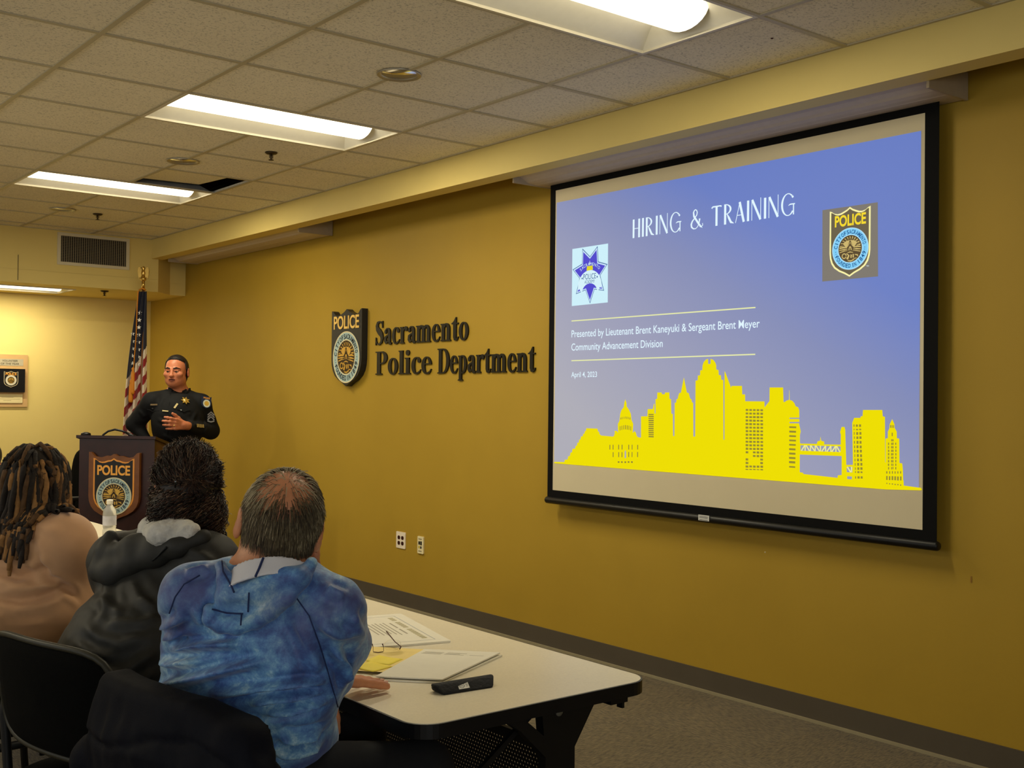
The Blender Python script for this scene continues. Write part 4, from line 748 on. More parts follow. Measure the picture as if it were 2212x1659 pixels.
B_, C_ = np.array((2.043,3.129)), np.array((1.935,2.695)); ed = (C_-B_)/np.linalg.norm(C_-B_); wd = np.array((-0.988,-0.15)); wd = wd - ed*np.dot(wd,ed); wd /= np.linalg.norm(wd)
certificate = sheet('certificate', [B_, C_, C_+wd*0.275, B_+wd*0.275], TZ, TZ+0.006, M_paper, 'framed white certificate sheet lying farthest back on the near table', 'certificate')
fl = [(0.035, 0.415, 0.035, 0.002), (0.035, 0.415, 0.236, 0.002)]
lines_on(certificate, B_, ed, wd, TZ+0.0062, fl + [(0.035, 0.037, 0.035, 0.203), (0.413, 0.415, 0.035, 0.203)], 'border', mat('blue_grey_rule', (150,156,164), var=0.05))
lines_on(certificate, B_, ed, wd, TZ+0.0062, [(0.06+0.0185*k, 0.06+0.0185*k+0.0135, 0.050, 0.017) for k in range(18) if k not in (3, 9)] , 'heading', mat('gold_grey_print', (176,166,124), var=0.1))
lines_on(certificate, B_, ed, wd, TZ+0.0062, [(0.14, 0.22, 0.083, 0.006), (0.235, 0.31, 0.083, 0.006)] + [(0.13+0.01*(k%2), 0.32-0.012*(k%3), 0.104+0.013*k, 0.004) for k in range(6)], 'printing')
lines_on(certificate, B_, ed, wd, TZ+0.0062, [(0.07, 0.12, 0.17, 0.03), (0.09, 0.15, 0.205, 0.02)], 'print_emblem', mat('blue_print', (120,136,170), var=0.2))
P1 = np.array((1.806,2.640)); d1 = np.array((-0.753,-0.658)); d2 = np.array((-0.658,0.753))
yel = sheet('yellow_sheet', [P1, P1+d1*0.279, P1+d1*0.279+d2*0.216, P1+d2*0.216], TZ+0.0063, TZ+0.0069, mat('pale_yellow_paper', (242,216,132), rough=0.7, var=0.03), 'pale yellow sheet under the eyeglasses on the near table', 'paper')
pm = mat('sticky_note_yellow', (246,224,72), rough=0.65, var=0.04)
for i, (c, a, l) in enumerate((((1.640,2.590), 0.5, 'bright yellow sticky note nearer the eyeglasses on the yellow sheet'), ((1.575,2.545), 0.25, 'bright yellow sticky note closest to the hand on the yellow sheet'))):
    ca, sa = math.cos(a), math.sin(a); n = 6; mb = MB(); s = 0.076
    vs = [(c[0]+ca*(u-0.5)*s-sa*(v-0.5)*s, c[1]+sa*(u-0.5)*s+ca*(v-0.5)*s, TZ+0.0074+0.0007*i+0.009*max(0, v-0.35)**2) for v in np.linspace(0,1,n) for u in np.linspace(0,1,n)]
    mb.add(vs, [(r*n+k, r*n+k+1, (r+1)*n+k+1, (r+1)*n+k) for r in range(n-1) for k in range(n-1)], 0, True)
    o = mb.build('sticky_note', pm); tag(o, l, 'sticky note', 'yellow sticky notes'); sm_ = o.modifiers.new('thick', 'SOLIDIFY'); sm_.thickness = 0.0004
W1, W2, W3, W4 = (1.794,2.640), (1.949,2.466), (1.640,2.318), (1.520,2.445)
wst = sheet('paper_stack', [W1, W2, W3, W4], TZ+0.0003, TZ+0.004, M_paper, 'white stack of printed pages beside the black case on the near table', 'papers')
# lift it over the yellow sheet with a slight second bundle
lo = MB().flat([[(1.800,2.632),(1.946,2.472),(1.644,2.322),(1.526,2.450)][::-1]], ((0,0,0), (1,0,0), (0,1,0), (0,0,1)), TZ+0.0072, TZ+0.0105).build('top_pages', M_paper, wst)
ex = np.array(W2)-np.array(W1); ex = ex/np.linalg.norm(ex); ey = np.array(W3)-np.array(W2); ey = ey/np.linalg.norm(ey)
lines_on(wst, W1, ex, ey, TZ+0.0107, [(0.03, 0.085, 0.035+0.010*k, 0.004) for k in range(3)] + [(0.095, 0.15-0.015*(k%2), 0.035+0.010*k, 0.004) for k in range(3)] + [(0.165, 0.205, 0.052, 0.003)], 'printing')
# eyeglasses lying upside down
gl_ = thing('eyeglasses', (1.69, 2.67, TZ+0.008), 'rimless eyeglasses lying upside down on the yellow sheet', 'eyeglasses')
MT = mat('bronze_wire', (72,34,26), rough=0.3, metal=0.6, var=0.05)
gz = TZ+0.010; A_ = at(805,1417,2.672); B2 = at(828,1416,2.672)
g0 = np.array((1.664,2.688,gz)); g1 = np.array((1.688,2.672,gz)); hx = np.array((1.742,2.665,gz+0.008))
MB().tube([g0, (g0+g1)/2+(0,0,-0.002), g1], 0.0012, 6).build('bridge', MT, gl_)
for p, nm in ((g0, 0), (g1, 1)):
    MB().tube([p+(0.002,0.002,0.001), p+(0.004,0.006,0.012), p+(0.003,0.010,0.020)], [0.0008,0.0008,0.0022], 6).build('nose_pad', MT, gl_)
tip = at(835,1364,2.775)
MB().tube([hx+(-0.006,-0.002,-0.006), hx, hx*0.6+tip*0.4+(0,0,-0.004), tip], [0.0016,0.0015,0.0014,0.0022], 7).build('temple', MT, gl_)
hl = np.array((1.604,2.728,gz+0.008)); MB().tube([hl, hl*0.5+(tip+(-0.10,0.05,0))*0.5, tip+(-0.10,0.05,0)], [0.0015,0.0014,0.0022], 7).build('temple', MT, gl_)
M_glass = mat('clear_lens_glass', (250,250,250), rough=0.02, trans=1.0, var=0, ior=1.2)
for c0, c1 in ((g1, hx), (hl, g0)):
    c = (c0+c1)/2; ax = (c1-c0); Ln = np.linalg.norm(ax[:2]); ax = np.array((ax[0],ax[1],0))/Ln; up = np.array((0.10*-ax[1], 0.10*ax[0], 1.0)); up /= np.linalg.norm(up)
    nrm = np.cross(ax, up); MB().flat([circ(0, 0, Ln/2*0.96, 24, ry=0.016)], (c+(0,0,0.012), ax, up, nrm), 0, 0.0015).build('lens', M_glass, gl_)
# black soft case
cs = thing('glasses_case', (1.68, 2.26, TZ), 'black soft zip case with a small white tag on the near table', 'case')
bl, br = np.array((1.572,2.222,TZ)), np.array((1.724,2.208,TZ)); dp = np.array((0.016,0.060,0))
tl_, tr_ = at(934,1474,2.262), at(1064,1454,2.262)
V = [bl, br, br+dp, bl+dp+(-0.006,0,0), tl_+(-0.002,-0.012,-0.002), tr_+(0,-0.012,-0.001), tr_+(0.004,0.010,-0.003), tl_+(-0.006,0.010,-0.004)]
mb = MB().add(V, [(0,3,2,1),(4,5,6,7),(0,1,5,4),(1,2,6,5),(2,3,7,6),(3,0,4,7)]); o = mb.build('pouch', mat('black_nylon', (17,17,18), rough=0.75, var=0.25, vscale=60, bump=0.8, bscale=90), cs); bevel(o, 0.010, 4); o.modifiers['bevel'].limit_method = 'NONE'
for p in o.data.polygons: p.use_smooth = True
ctr = bl*0.66+br*0.34; upv = (tl_+tr_)/2-(bl+br)/2; upv = upv/np.linalg.norm(upv); axv = (br-bl)/np.linalg.norm(br-bl); nv = np.cross(axv, upv)
tf = (ctr+upv*0.013+nv*0.0015, axv, upv, nv)
tg = MB().flat([[(0,0),(0.030,0),(0.030,0.022),(0,0.022)]], tf, 0.0, 0.0012, 0).flat([circ(0.010,0.011,0.0085,20), circ(0.010,0.011,0.0072,20)[::-1]], tf, 0.0014, None, 1)
for v in (0.011, 0.0075): tg.flat([[(0.004,v),(0.016,v),(0.016,v+0.001),(0.004,v+0.001)]], tf, 0.0014, None, 1)
for v in (0.014, 0.010, 0.006): tg.flat([[(0.021,v),(0.028,v),(0.028,v+0.0015),(0.021,v+0.0015)]], tf, 0.0014, None, 1)
tg.build('tag', [mat('white_cloth_tag', (226,222,208), var=0.03), mat('tag_ink', (50,48,44), var=0)], cs)
# far table
bt = thing('water_bottle', (1.935, 5.62, TZ), 'clear plastic water bottle with white cap standing on the far table', 'bottle')
bx, by = 1.935, 5.62
M_pet = mat('clear_plastic', (245,245,240), rough=0.12, trans=0.6, var=0, ior=1.15)
MB().lathe([(0.0, 0.0), (0.028, 0.0), (0.0325, 0.006), (0.0325, 0.045), (0.030, 0.052), (0.0325, 0.06), (0.0325, 0.125), (0.030, 0.142), (0.018, 0.160), (0.0125, 0.170), (0.0125, 0.182)], (bx, by, TZ), n=24).build('bottle_body', M_pet, bt)
MB().lathe([(0.0132, 0.172), (0.0155, 0.173), (0.0155, 0.192), (0.0145, 0.195), (0.0, 0.196)], (bx, by, TZ), n=20).build('cap', mat('white_cap', (240,236,224), rough=0.4, var=0.02), bt)
MB().lathe([(0.033, 0.068), (0.0332, 0.069), (0.0332, 0.114), (0.033, 0.115)], (bx, by, TZ), n=24).build('paper_label', mat('pale_bottle_label', (196,196,206), rough=0.5, var=0.2, vscale=25), bt)
sheet('paper_sheet', [(1.70,5.16),(1.90,5.22),(1.83,5.46),(1.63,5.40)], TZ, TZ+0.001, M_paper, 'white sheet on the far table below the dark pen', 'paper', 'papers on the far table')
sheet('paper_sheet', [(1.62,4.98),(1.86,5.02),(1.82,5.14),(1.60,5.10)], TZ, TZ+0.002, M_paper, 'white pad on the far table peeking out under the other sheet', 'paper', 'papers on the far table')
pn = MB().tube([(1.775,5.475,TZ+0.0045), (1.90,5.52,TZ+0.0045)], 0.004, 8).build('pen', M_edge); tag(pn, 'dark pen lying beside the water bottle', 'pen')
tp = MB().tube([(1.978,6.24,TZ+0.006), (2.01,6.26,TZ+0.006)], 0.0055, 8).build('bottle_cap', mat('white_cap', (240,236,224))); tag(tp, 'small white bottle cap lying at the far end of the table row', 'cap')

# ---------------------------------------------------------------- lectern
lw, ld = 0.56, 0.48; LX = np.array((0.675,-0.737,0)); LD = np.array((0.737,0.675,0)); LZ = np.array((0,0,1.)); LO = np.array((2.537,8.0,0))
M_mah = mat('dark_mahogany', (46,19,13), rough=0.35, var=0.25, vscale=14); M_mah2 = mat('mahogany_side', (74,42,22), rough=0.4, var=0.25, vscale=10)
lt = thing('lectern', tuple(LO+LX*lw/2+LD*ld/2), 'dark mahogany lectern with a police shield plaque on its front', 'lectern')
FR = (LO, LX, LZ, -LD)
MB().flat([[(0,0.07),(lw,0.07),(lw,1.150),(0,1.150)]], FR, -0.022, 0).build('front_panel', M_mah, lt)
for u in (0.0, lw-0.022):
    MB().flat([[(0.0225,0.07),(ld,0.07),(ld,1.035),(0.0225,1.150)]], (LO+LX*(u+0.022), LD, LZ, LX), -0.022, 0).build('side_panel', M_mah2, lt)
MB().flat([[(-0.02,1.1535),(ld+0.03,1.032),(ld+0.03,1.052),(-0.02,1.1735)]], (LO+LX*(lw+0.015), LD, LZ, LX), -(lw+0.03), 0).build('reading_top', M_mah, lt)
bb = MB()
for f_ in (0,): bb.obox(LO+LX*lw/2+LD*ld/2+LZ*0.035, (LX,LD,LZ), (lw/2+0.01, ld/2+0.01, 0.0345))
bb.build('plinth', M_mah, lt)
px0, pz0, pw, ph = 0.088, 0.585, 0.375, 0.475
pq = MB().flat([shield_outline(pw, ph, 1.0, 0.975, px0, pz0)], FR, 0.0005, 0.028).build('shield_plaque', mat('walnut_plaque', (112,66,28), rough=0.4, var=0.25, vscale=16), lt); bevel(pq, 0.012, 3, 40)
pf = MB().flat([shield_outline(pw, ph, 0.985, 0.985, px0, pz0, 0.036)], FR, 0.0285, 0.0295, 0).flat([shield_outline(pw, ph, 0.985, 0.985, px0, pz0, 0.047)], FR, 0.0297, None, 1); pf.build('shield_face', [mat('plaque_gold_line', (226,150,58), rough=0.4, var=0.05), mat('plaque_black', (14,12,10), rough=0.4, var=0)], pq)
pt = MB(); put_text(pt, 'POLICE', FR, px0+0.066, pz0+0.318, 0.068, 0.243, off=0.03, d=0.030, thick=0.002); pt.build('police_lettering', mat('plaque_gold_text', (240,170,70), rough=0.4, var=0.05), pq)
seal_parts(pq, FR, px0+pw/2+0.004, pz0+0.170, 0.130, SEAL, 0.0300)
mc = thing('gooseneck_microphone', tuple(LO+LX*0.17+LD*0.10+LZ*1.15), 'black gooseneck microphone curving over the top of the lectern', 'microphone')
def lp(u, d, z): return LO+LX*u+LD*d+LZ*z
MB().tube([lp(0.13,0.07,1.162), lp(0.14,0.07,1.176), lp(0.17,0.08,1.20), lp(0.22,0.08,1.213), lp(0.27,0.09,1.203), lp(0.31,0.10,1.185)], 0.0075, 8).build('gooseneck', M_edge, mc)
MB().tube([lp(0.305,0.10,1.187), lp(0.33,0.105,1.172), lp(0.36,0.11,1.162)], [0.009,0.013,0.012], 10).build('capsule', M_edge, mc)
cl_ = MB().lathe([(0.0,0.0),(0.035,0.0),(0.032,0.014),(0.012,0.022),(0.0,0.022)], tuple(lp(0.035,0.02,1.1715)), n=16).build('microphone_base', M_edge); tag(cl_, 'small black clip base on the left corner of the lectern top', 'microphone base')

# ---------------------------------------------------------------- flag on its pole
PX, PY = 3.640, 9.80
fg = thing('flag', (PX, PY, 0), 'american flag on a pole with a gold eagle, standing in the corner behind the lectern', 'flag')
M_brass = mat('gold_metal', (214,178,96), rough=0.25, metal=0.9, var=0.05)
MB().lathe([(0.0,0.0),(0.15,0.0),(0.15,0.02),(0.06,0.06),(0.03,0.10),(0.0,0.10)], (PX,PY,0.001), n=24).build('base', M_brass, fg)
MB().tube([(PX,PY,0.05),(PX,PY,2.452)], 0.0125, 12).build('pole', mat('oak_pole', (120,78,36), rough=0.4, var=0.1), fg)
MB().tube([(PX,PY,2.40),(PX,PY,2.468)], 0.0138, 12).build('ferrule', M_brass, fg)
FRt = np.array((0.781,-0.625,0)); FTo = np.array((-0.625,-0.781,0))          # across the flag, towards the room
mb = MB().lathe([(0.006,0.0),(0.022,0.006),(0.026,0.02),(0.020,0.034),(0.010,0.040)], (PX,PY,2.466), n=14)
mb.lathe([(0.004,0.0),(0.016,0.012),(0.021,0.035),(0.017,0.058),(0.011,0.068),(0.014,0.078),(0.012,0.092),(0.0,0.100)], (PX,PY,2.500), n=14, sx=1.0, sy=1.0)
o_ = np.array((PX,PY,2.504))
for s_ in (-1, 1):
    out = [(s_*0.010,0.055),(s_*0.030,0.088),(s_*0.044,0.084),(s_*0.050,0.055),(s_*0.047,0.020),(s_*0.038,-0.02),(s_*0.030,0.0),(s_*0.024,-0.012),(s_*0.016,0.012)]
    mb.flat([out if s_ < 0 else out[::-1]], (o_, FRt, (0,0,1), FTo), -0.006, 0.006)
mb.tube([o_+(0,0,0.085)+FTo*0.008, o_+(0,0,0.082)-FRt*0.018, o_+(0,0,0.074)-FRt*0.024], [0.007,0.005,0.001], 8)
mb.build('eagle_finial', M_brass, fg)
# cloth hanging in pleats
ns, nt_ = 72, 150; vs = []; zt_, zb_ = 2.372, 0.86
def cloth(s, t):
    k = 0.00405
    cl = (-6 - 30*t**0.8 - 6*math.sin(t*3))*k; cr = (11 + 6*t)*k
    x = cl + (cr-cl)*s; amp = 0.012+0.035*t
    d = 0.030 + amp*math.sin(s*2*PI*2.4+0.6+1.2*t) + 0.4*amp*math.sin(s*2*PI*5.1+2.0*t)
    return np.array((PX,PY,0)) + FRt*(x+0.3*amp*math.cos(s*2*PI*2.4)) + FTo*d + np.array((0,0,zt_+(zb_-zt_)*t)), x/k
fcol = []
for j in range(nt_+1):
    for i in range(ns+1): vs.append(cloth(i/ns, j/nt_)[0])
faces = []; mis = []
for j in range(nt_):
    for i in range(ns):
        s, t = (i+0.5)/ns, (j+0.5)/nt_; _, xp = cloth(s, t)
        yy = 629 + (2.372-(zt_+(zb_-zt_)*t))/0.00405; q = yy - 745 - 1.75*(14-xp)
        if q < 0: mi = 0
        else: mi = 1 if int(q/18.5) % 2 == 0 else 2
        faces.append((j*(ns+1)+i, j*(ns+1)+i+1, (j+1)*(ns+1)+i+1, (j+1)*(ns+1)+i)); mis.append(mi)
mb = MB(); mb.add(vs, faces, 0, True); mb.mi = mis
co = mb.build('cloth', [mat('flag_navy', (22,24,44), rough=0.7, var=0.08, sheen=0.2), mat('flag_white', (224,210,188), rough=0.7, var=0.04, sheen=0.2), mat('flag_red', (142,22,28), rough=0.7, var=0.06, sheen=0.2)], fg)
sd = co.modifiers.new('thick', 'SOLIDIFY'); sd.thickness = 0.003; sd.offset = -1
M_star = mat('star_white', (236,232,222), rough=0.6, var=0)
def star_pts(r): return [(r*(1 if k % 2 == 0 else 0.42)*math.sin(PI*k/5), r*(1 if k % 2 == 0 else 0.42)*math.cos(PI*k/5)) for k in range(10)][::-1]
def on_cloth(xpix, z):
    t = (zt_-z)/(zt_-zb_); best = min(np.linspace(0.01,0.99,120), key=lambda s: abs(cloth(s,t)[1]-xpix)); return cloth(best,t)[0]
for xo, ys in ((-5.5, range(676, 800, 16)), (-17.5, range(722, 800, 16))):
    for yy in ys:
        z = 2.372-(yy-629)*0.00405; p = on_cloth(xo*(0.6+0.4*(yy-629)/170) if xo > -10 else xo, z)+FTo*0.006
        MB().flat([star_pts(0.021)], (p, FRt, (0,0,1), FTo), 0.0, 0.002).build('star', M_star, co)
M_or = mat('gold_fringe', (206,128,30), rough=0.6, var=0.15, vscale=300)
fz = [(on_cloth(-5-9*k, 2.372-k*0.70)+FTo*0.035-FRt*0.004*k) for k in np.linspace(0.0,1,14)]
MB().tube(fz, 0.0052, 7).build('cord', M_or, fg)
MB().tube([np.array((PX,PY,2.385))-FRt*0.03+FTo*0.02, np.array((PX,PY,2.40))+FTo*0.03, np.array((PX,PY,2.385))+FRt*0.03+FTo*0.02], 0.008, 7).build('cord', M_or, fg)
for dx, z0, L_ in ((0.0, 1.70, 0.24), (-0.016, 1.59, 0.20)):
    p = fz[-1]+FRt*dx+FTo*0.012; MB().lathe([(0.004,0.0),(0.014,-0.012),(0.010,-0.03),(0.016,-0.05),(0.021,-L_*0.9),(0.017,-L_),(0.0,-L_)], (p[0],p[1],z0), n=12).build('tassel', M_or, fg)

# ---------------------------------------------------------------- chairs
M_fab = mat('black_chair_fabric', (9,9,8), rough=0.95, spec=0.08, var=0.2, vscale=220, bump=0.3, bscale=500)
M_pipe = mat('olive_black_vinyl', (40,38,27), rough=0.5, var=0.1)
def pad_grid(w, h, th, r, n=22, bow=0.05, crown=0.5):
    """rounded upright cushion: centre at origin, w along y, h along z, thickness along x; bowed so its edges come forward"""
    vs = []; fs = []
    ang = np.linspace(0, 2*PI, 64, endpoint=False); rings = [0.0, 0.35, 0.7, 0.9, 0.97, 1.0]
    def edge(a):
        p = 5.0; c, s = math.cos(a), math.sin(a); k = (abs(c)**p+abs(s)**p)**(-1/p); return c*k*w/2, s*k*h/2
    def th_at(q): return th/2*math.sqrt(max(0.0, 1-q**4))
    lay = []
    for side in (1, -1):
        for q in (rings if side == 1 else rings[::-1][1:]):
            row = []
            for a in ang:
                y, z = edge(a); y *= q; z *= q
                row.append((side*th_at(q)*(1 if q < 1 else 0) + bow*(y/(w/2))**2, y, z))
            lay.append(row)
    vs = [p for row in lay for p in row]; N = 64
    fs = [(i*N+j, i*N+(j+1)%N, (i+1)*N+(j+1)%N, (i+1)*N+j) for i in range(len(lay)-1) for j in range(N)]
    return vs, fs
def make_chair(label, group):
    t = thing('stacking_chair', (0,0,0), label, 'chair', group)
    vs, fs = pad_grid(0.50, 0.47, 0.075, 0.1, bow=0.0); mb = MB()
    mb.add([(z, y, 0.462+x*0.9+0.012*(1-(y/0.25)**2)) for x, y, z in vs], fs, 0, True); mb.build('seat', M_fab, t)
    vs, fs = pad_grid(0.51, 0.28, 0.050, 0.1, bow=0.035); mb = MB(); tl_ = 0.16
    bk = [( -0.262-tl_*z+x, y, 0.713+z) for x, y, z in vs]
    mb.add(bk, fs, 0, True); mb.build('backrest', M_fab, t)
    rim = []
    for a in np.linspace(0, 2*PI, 61):
        p = 5.0; c, s = math.cos(a), math.sin(a); k = (abs(c)**p+abs(s)**p)**(-1/p); y, z = c*k*0.2555, s*k*0.1405; rim.append((-0.262-tl_*z+0.035*(y/0.255)**2-0.004, y, 0.713+z))
    MB().tube(rim, 0.0085, 8).build('piping', M_pipe, t)
    for s in (-1, 1):
        MB().tube([(-0.20, s*0.262, 0.80), (-0.215, s*0.266, 0.62), (-0.20, s*0.266, 0.44), (-0.235, s*0.262, 0.20), (-0.285, s*0.258, 0.012)], [0.010,0.0125,0.0125,0.0125,0.0125], 10).build('rear_leg', M_blkm, t)
        MB().tube([(-0.20, s*0.266, 0.435), (0.0, s*0.266, 0.43), (0.16, s*0.264, 0.425), (0.205, s*0.262, 0.39), (0.235, s*0.260, 0.012)], 0.0125, 10).build('front_leg', M_blkm, t)
    MB().tube([(-0.17, -0.26, 0.425), (-0.17, 0.26, 0.425)], 0.010, 8).build('crossbar', M_blkm, t)
    MB().tube([(0.15, -0.26, 0.42), (0.15, 0.26, 0.42)], 0.010, 8).build('crossbar', M_blkm, t)
    return t
G_CH = 'black stacking chairs at the table row'
ch0 = make_chair('black stacking chair under the navy jacket, behind the man in blue', G_CH); ch0.location = (1.125, 2.220, 0); ch0.rotation_euler.z = math.radians(9)
for (x, y, a, l) in ((1.090, 2.940, 15, 'black stacking chair whose rounded backrest fills the bottom left corner'), (0.93, 3.74, 8, 'black stacking chair under the person in the tan top')):
    c = copy_tree(ch0); c.location = (x, y, 0); c.rotation_euler.z = math.radians(a); c['label'] = l
def office_chair(x, y, rot, label):
    t = thing('office_chair', (0,0,0), label, 'chair')
    vs, fs = pad_grid(0.50, 0.49, 0.085, 0.1); mb = MB(); mb.add([(z_, y_, 0.475+x_*0.9) for x_, y_, z_ in vs], fs, 0, True); mb.build('seat', M_fab, t)
    vs, fs = pad_grid(0.47, 0.52, 0.075, 0.1, bow=0.05); mb = MB(); mb.add([(-0.262-0.12*z_+x_, y_, 0.775+z_) for x_, y_, z_ in vs], fs, 0, True); mb.build('backrest', M_fab, t)
    MB().tube([(-0.12,0,0.425), (-0.27,0,0.43), (-0.325,0,0.50), (-0.312,0,0.66)], [0.022,0.022,0.022,0.018], 8, flat=0.5).build('back_support', M_blkm, t)
    for s_ in (-1, 1):
        MB().tube([(-0.02,s_*0.21,0.425), (-0.02,s_*0.30,0.45), (-0.02,s_*0.305,0.655)], 0.016, 8).build('arm_post', M_blkm, t)
        o = MB().box((-0.15,s_*0.305-0.035,0.656), (0.12,s_*0.305+0.035,0.685)).build('armrest', M_blkm, t); bevel(o, 0.010, 3)
    MB().tube([(0,0,0.07), (0,0,0.43)], 0.028, 12).build('gas_column', M_blkm, t)
    for k in range(5):
        a = 2*PI*k/5+0.3; d = np.array((math.cos(a), math.sin(a), 0)); MB().tube([d*0.02+(0,0,0.10), d*0.29+(0,0,0.075)], [0.026,0.016], 8).build('base_leg', M_blkm, t)
        MB().lathe([(0.0,-0.012),(0.026,-0.012),(0.028,0.0),(0.026,0.012),(0.0,0.012)], d*0.295+(0,0,0.0285), np.cross(d,(0,0,1)), 12).build('caster', M_blkm, t)
    t.location = (x, y, 0); t.rotation_euler.z = rot; return t
office_chair(2.66, 8.95, math.radians(184), 'dark office chair with armrests behind the left side of the lectern')
# ---------------------------------------------------------------- soft bodies: blended volumes meshed as one continuous skin
def U(v): v = np.asarray(v, float); return v/(np.linalg.norm(v)+1e-12)
class Body:
    """blend of tapered limbs and ellipsoids; d(P) < 0 inside"""
    def __init__(s, k=0.03): s.items = []; s.k = k
    def cap(s, a, b, ra, rb, k=None): s.items.append(('c', V3(a), V3(b), ra, rb, k)); return s
    def chain(s, pts, rs, k=None):
        for i in range(len(pts)-1): s.cap(pts[i], pts[i+1], rs[i], rs[i+1], k)
        return s
    def ell(s, c, r, ax=None, k=None, sub=False):
        A = np.eye(3) if ax is None else np.array([U(a) for a in ax]); s.items.append(('s' if sub else 'e', V3(c), np.asarray(r, float), A, k)); return s
    def d(s, P):
        out = None
        for it in s.items:
            k = it[-1] if it[-1] is not None else s.k
            if it[0] == 'c':
                _, a, b, ra, rb, _ = it; ab = b-a; t = np.clip(((P-a)@ab)/(ab@ab+1e-12), 0, 1)
                d = np.linalg.norm(P-a-t[:,None]*ab, axis=1)-(ra+(rb-ra)*t)
            else:
                _, c, r, A, _ = it; q = (P-c)@A.T; k0 = np.linalg.norm(q/r, axis=1); k1 = np.linalg.norm(q/(r*r), axis=1); d = k0*(k0-1)/(k1+1e-9)
            if out is None: out = d; continue
            if it[0] == 's':
                h = np.clip(0.5-0.5*(out+d)/k, 0, 1); out = out*(1-h)+(-d)*h+k*h*(1-h)
            else:
                h = np.clip(0.5+0.5*(out-d)/k, 0, 1); out = out*(1-h)+d*h-k*h*(1-h)
        return out
    def bounds(s, pad=0.04):
        lo = np.full(3, 1e9); hi = -lo
        for it in s.items:
            if it[0] == 's': continue
            if it[0] == 'c':
                for p, r in ((it[1], it[3]), (it[2], it[4])): lo = np.minimum(lo, p-r); hi = np.maximum(hi, p+r)
            else: r = np.max(it[2]); lo = np.minimum(lo, it[1]-r); hi = np.maximum(hi, it[1]+r)
        return lo-pad, hi+pad
def surface(fn, lo, hi, h):
    """surface nets with a coarse pass first"""
    lo = np.asarray(lo, float); hi = np.asarray(hi, float); F = 4
    nc = np.ceil((hi-lo)/(h*F)).astype(int)+1; H = h*F
    gx = [lo[i]+H*np.arange(nc[i]) for i in range(3)]
    C = np.stack(np.meshgrid(*gx, indexing='ij'), -1).reshape(-1, 3); dc = fn(C).reshape(nc)
    n = (nc-1)*F+1; V = np.repeat(np.repeat(np.repeat(dc, F, 0), F, 1), F, 2)[:n[0], :n[1], :n[2]].copy()
    near = np.abs(dc) < H*2.0
    m = np.repeat(np.repeat(np.repeat(near, F, 0), F, 1), F, 2)[:n[0], :n[1], :n[2]]
    # shift so that fine samples take the coarse node on either side
    for ax in range(3): m = m | np.roll(m, F-1, ax) | np.roll(m, -(F-1), ax)
    idx = np.argwhere(m); Pf = lo+h*idx
    vals = np.concatenate([fn(Pf[i:i+200000]) for i in range(0, len(Pf), 200000)]) if len(Pf) else np.zeros(0)
    V[m] = vals
    S = V < 0; a = [slice(None, -1)]*3
    cor = [S[i:n[0]-1+i, j:n[1]-1+j, k:n[2]-1+k] for i in (0,1) for j in (0,1) for k in (0,1)]
    cnt = sum(c.astype(np.int8) for c in cor); cells = np.argwhere((cnt > 0) & (cnt < 8))
    vid = -np.ones(tuple(n-1), int); vid[tuple(cells.T)] = np.arange(len(cells))
    acc = np.zeros((len(cells), 3)); ct = np.zeros(len(cells))
    E = []
    for i in (0,1):
        for j in (0,1): E += [((0,i,j),(1,i,j)), ((i,0,j),(i,1,j)), ((i,j,0),(i,j,1))]
    for p, q in E:
        p = np.array(p); q = np.array(q); A = V[tuple((cells+p).T)]; B = V[tuple((cells+q).T)]
        x = (A < 0) != (B < 0); t = np.where(x, A/(A-B+1e-15), 0)
        acc[x] += (p+(q-p)*t[:,None])[x]; ct[x] += 1
    pos = lo+h*(cells+acc/np.maximum(ct,1)[:,None])
    faces = []
    for ax in range(3):
        u, v = (ax+1)%3, (ax+2)%3
        sl0 = [slice(None)]*3; sl1 = [slice(None)]*3; sl0[ax] = slice(0, n[ax]-1); sl1[ax] = slice(1, n[ax])
        ed = np.argwhere(S[tuple(sl0)] != S[tuple(sl1)])
        ed = ed[(ed[:,u] > 0) & (ed[:,v] > 0) & (ed[:,u] < n[u]-1) & (ed[:,v] < n[v]-1)]
        ins = S[tuple(ed.T)]
        def cell(du, dv):
            e = ed.copy(); e[:,u] += du; e[:,v] += dv; return vid[tuple(e.T)]
        q = np.stack([cell(-1,-1), cell(0,-1), cell(0,0), cell(-1,0)], 1)
        q[~ins] = q[~ins][:, ::-1]; faces.append(q[(q >= 0).all(1)])
    return pos, np.concatenate(faces)
def gradient(fn, P, e=0.0015):
    g = np.stack([fn(P+np.eye(3)[i]*e)-fn(P-np.eye(3)[i]*e) for i in range(3)], 1)/(2*e); return g
def mesh_from(P, Fc, name, mats, parent=None, mi=None):
    me = bpy.data.meshes.new(name); me.from_pydata(P.tolist(), [], Fc.tolist()); me.update()
    for m in (mats if isinstance(mats, (list, tuple)) else [mats]): me.materials.append(m)
    me.polygons.foreach_set('use_smooth', [True]*len(Fc))
    if mi is not None: me.polygons.foreach_set('material_index', np.asarray(mi, int).tolist())
    o = bpy.data.objects.new(name, me); COL.objects.link(o)
    if parent is not None:
        bpy.context.view_layer.update(); o.parent = parent; o.matrix_parent_inverse = parent.matrix_world.inverted()
    return o
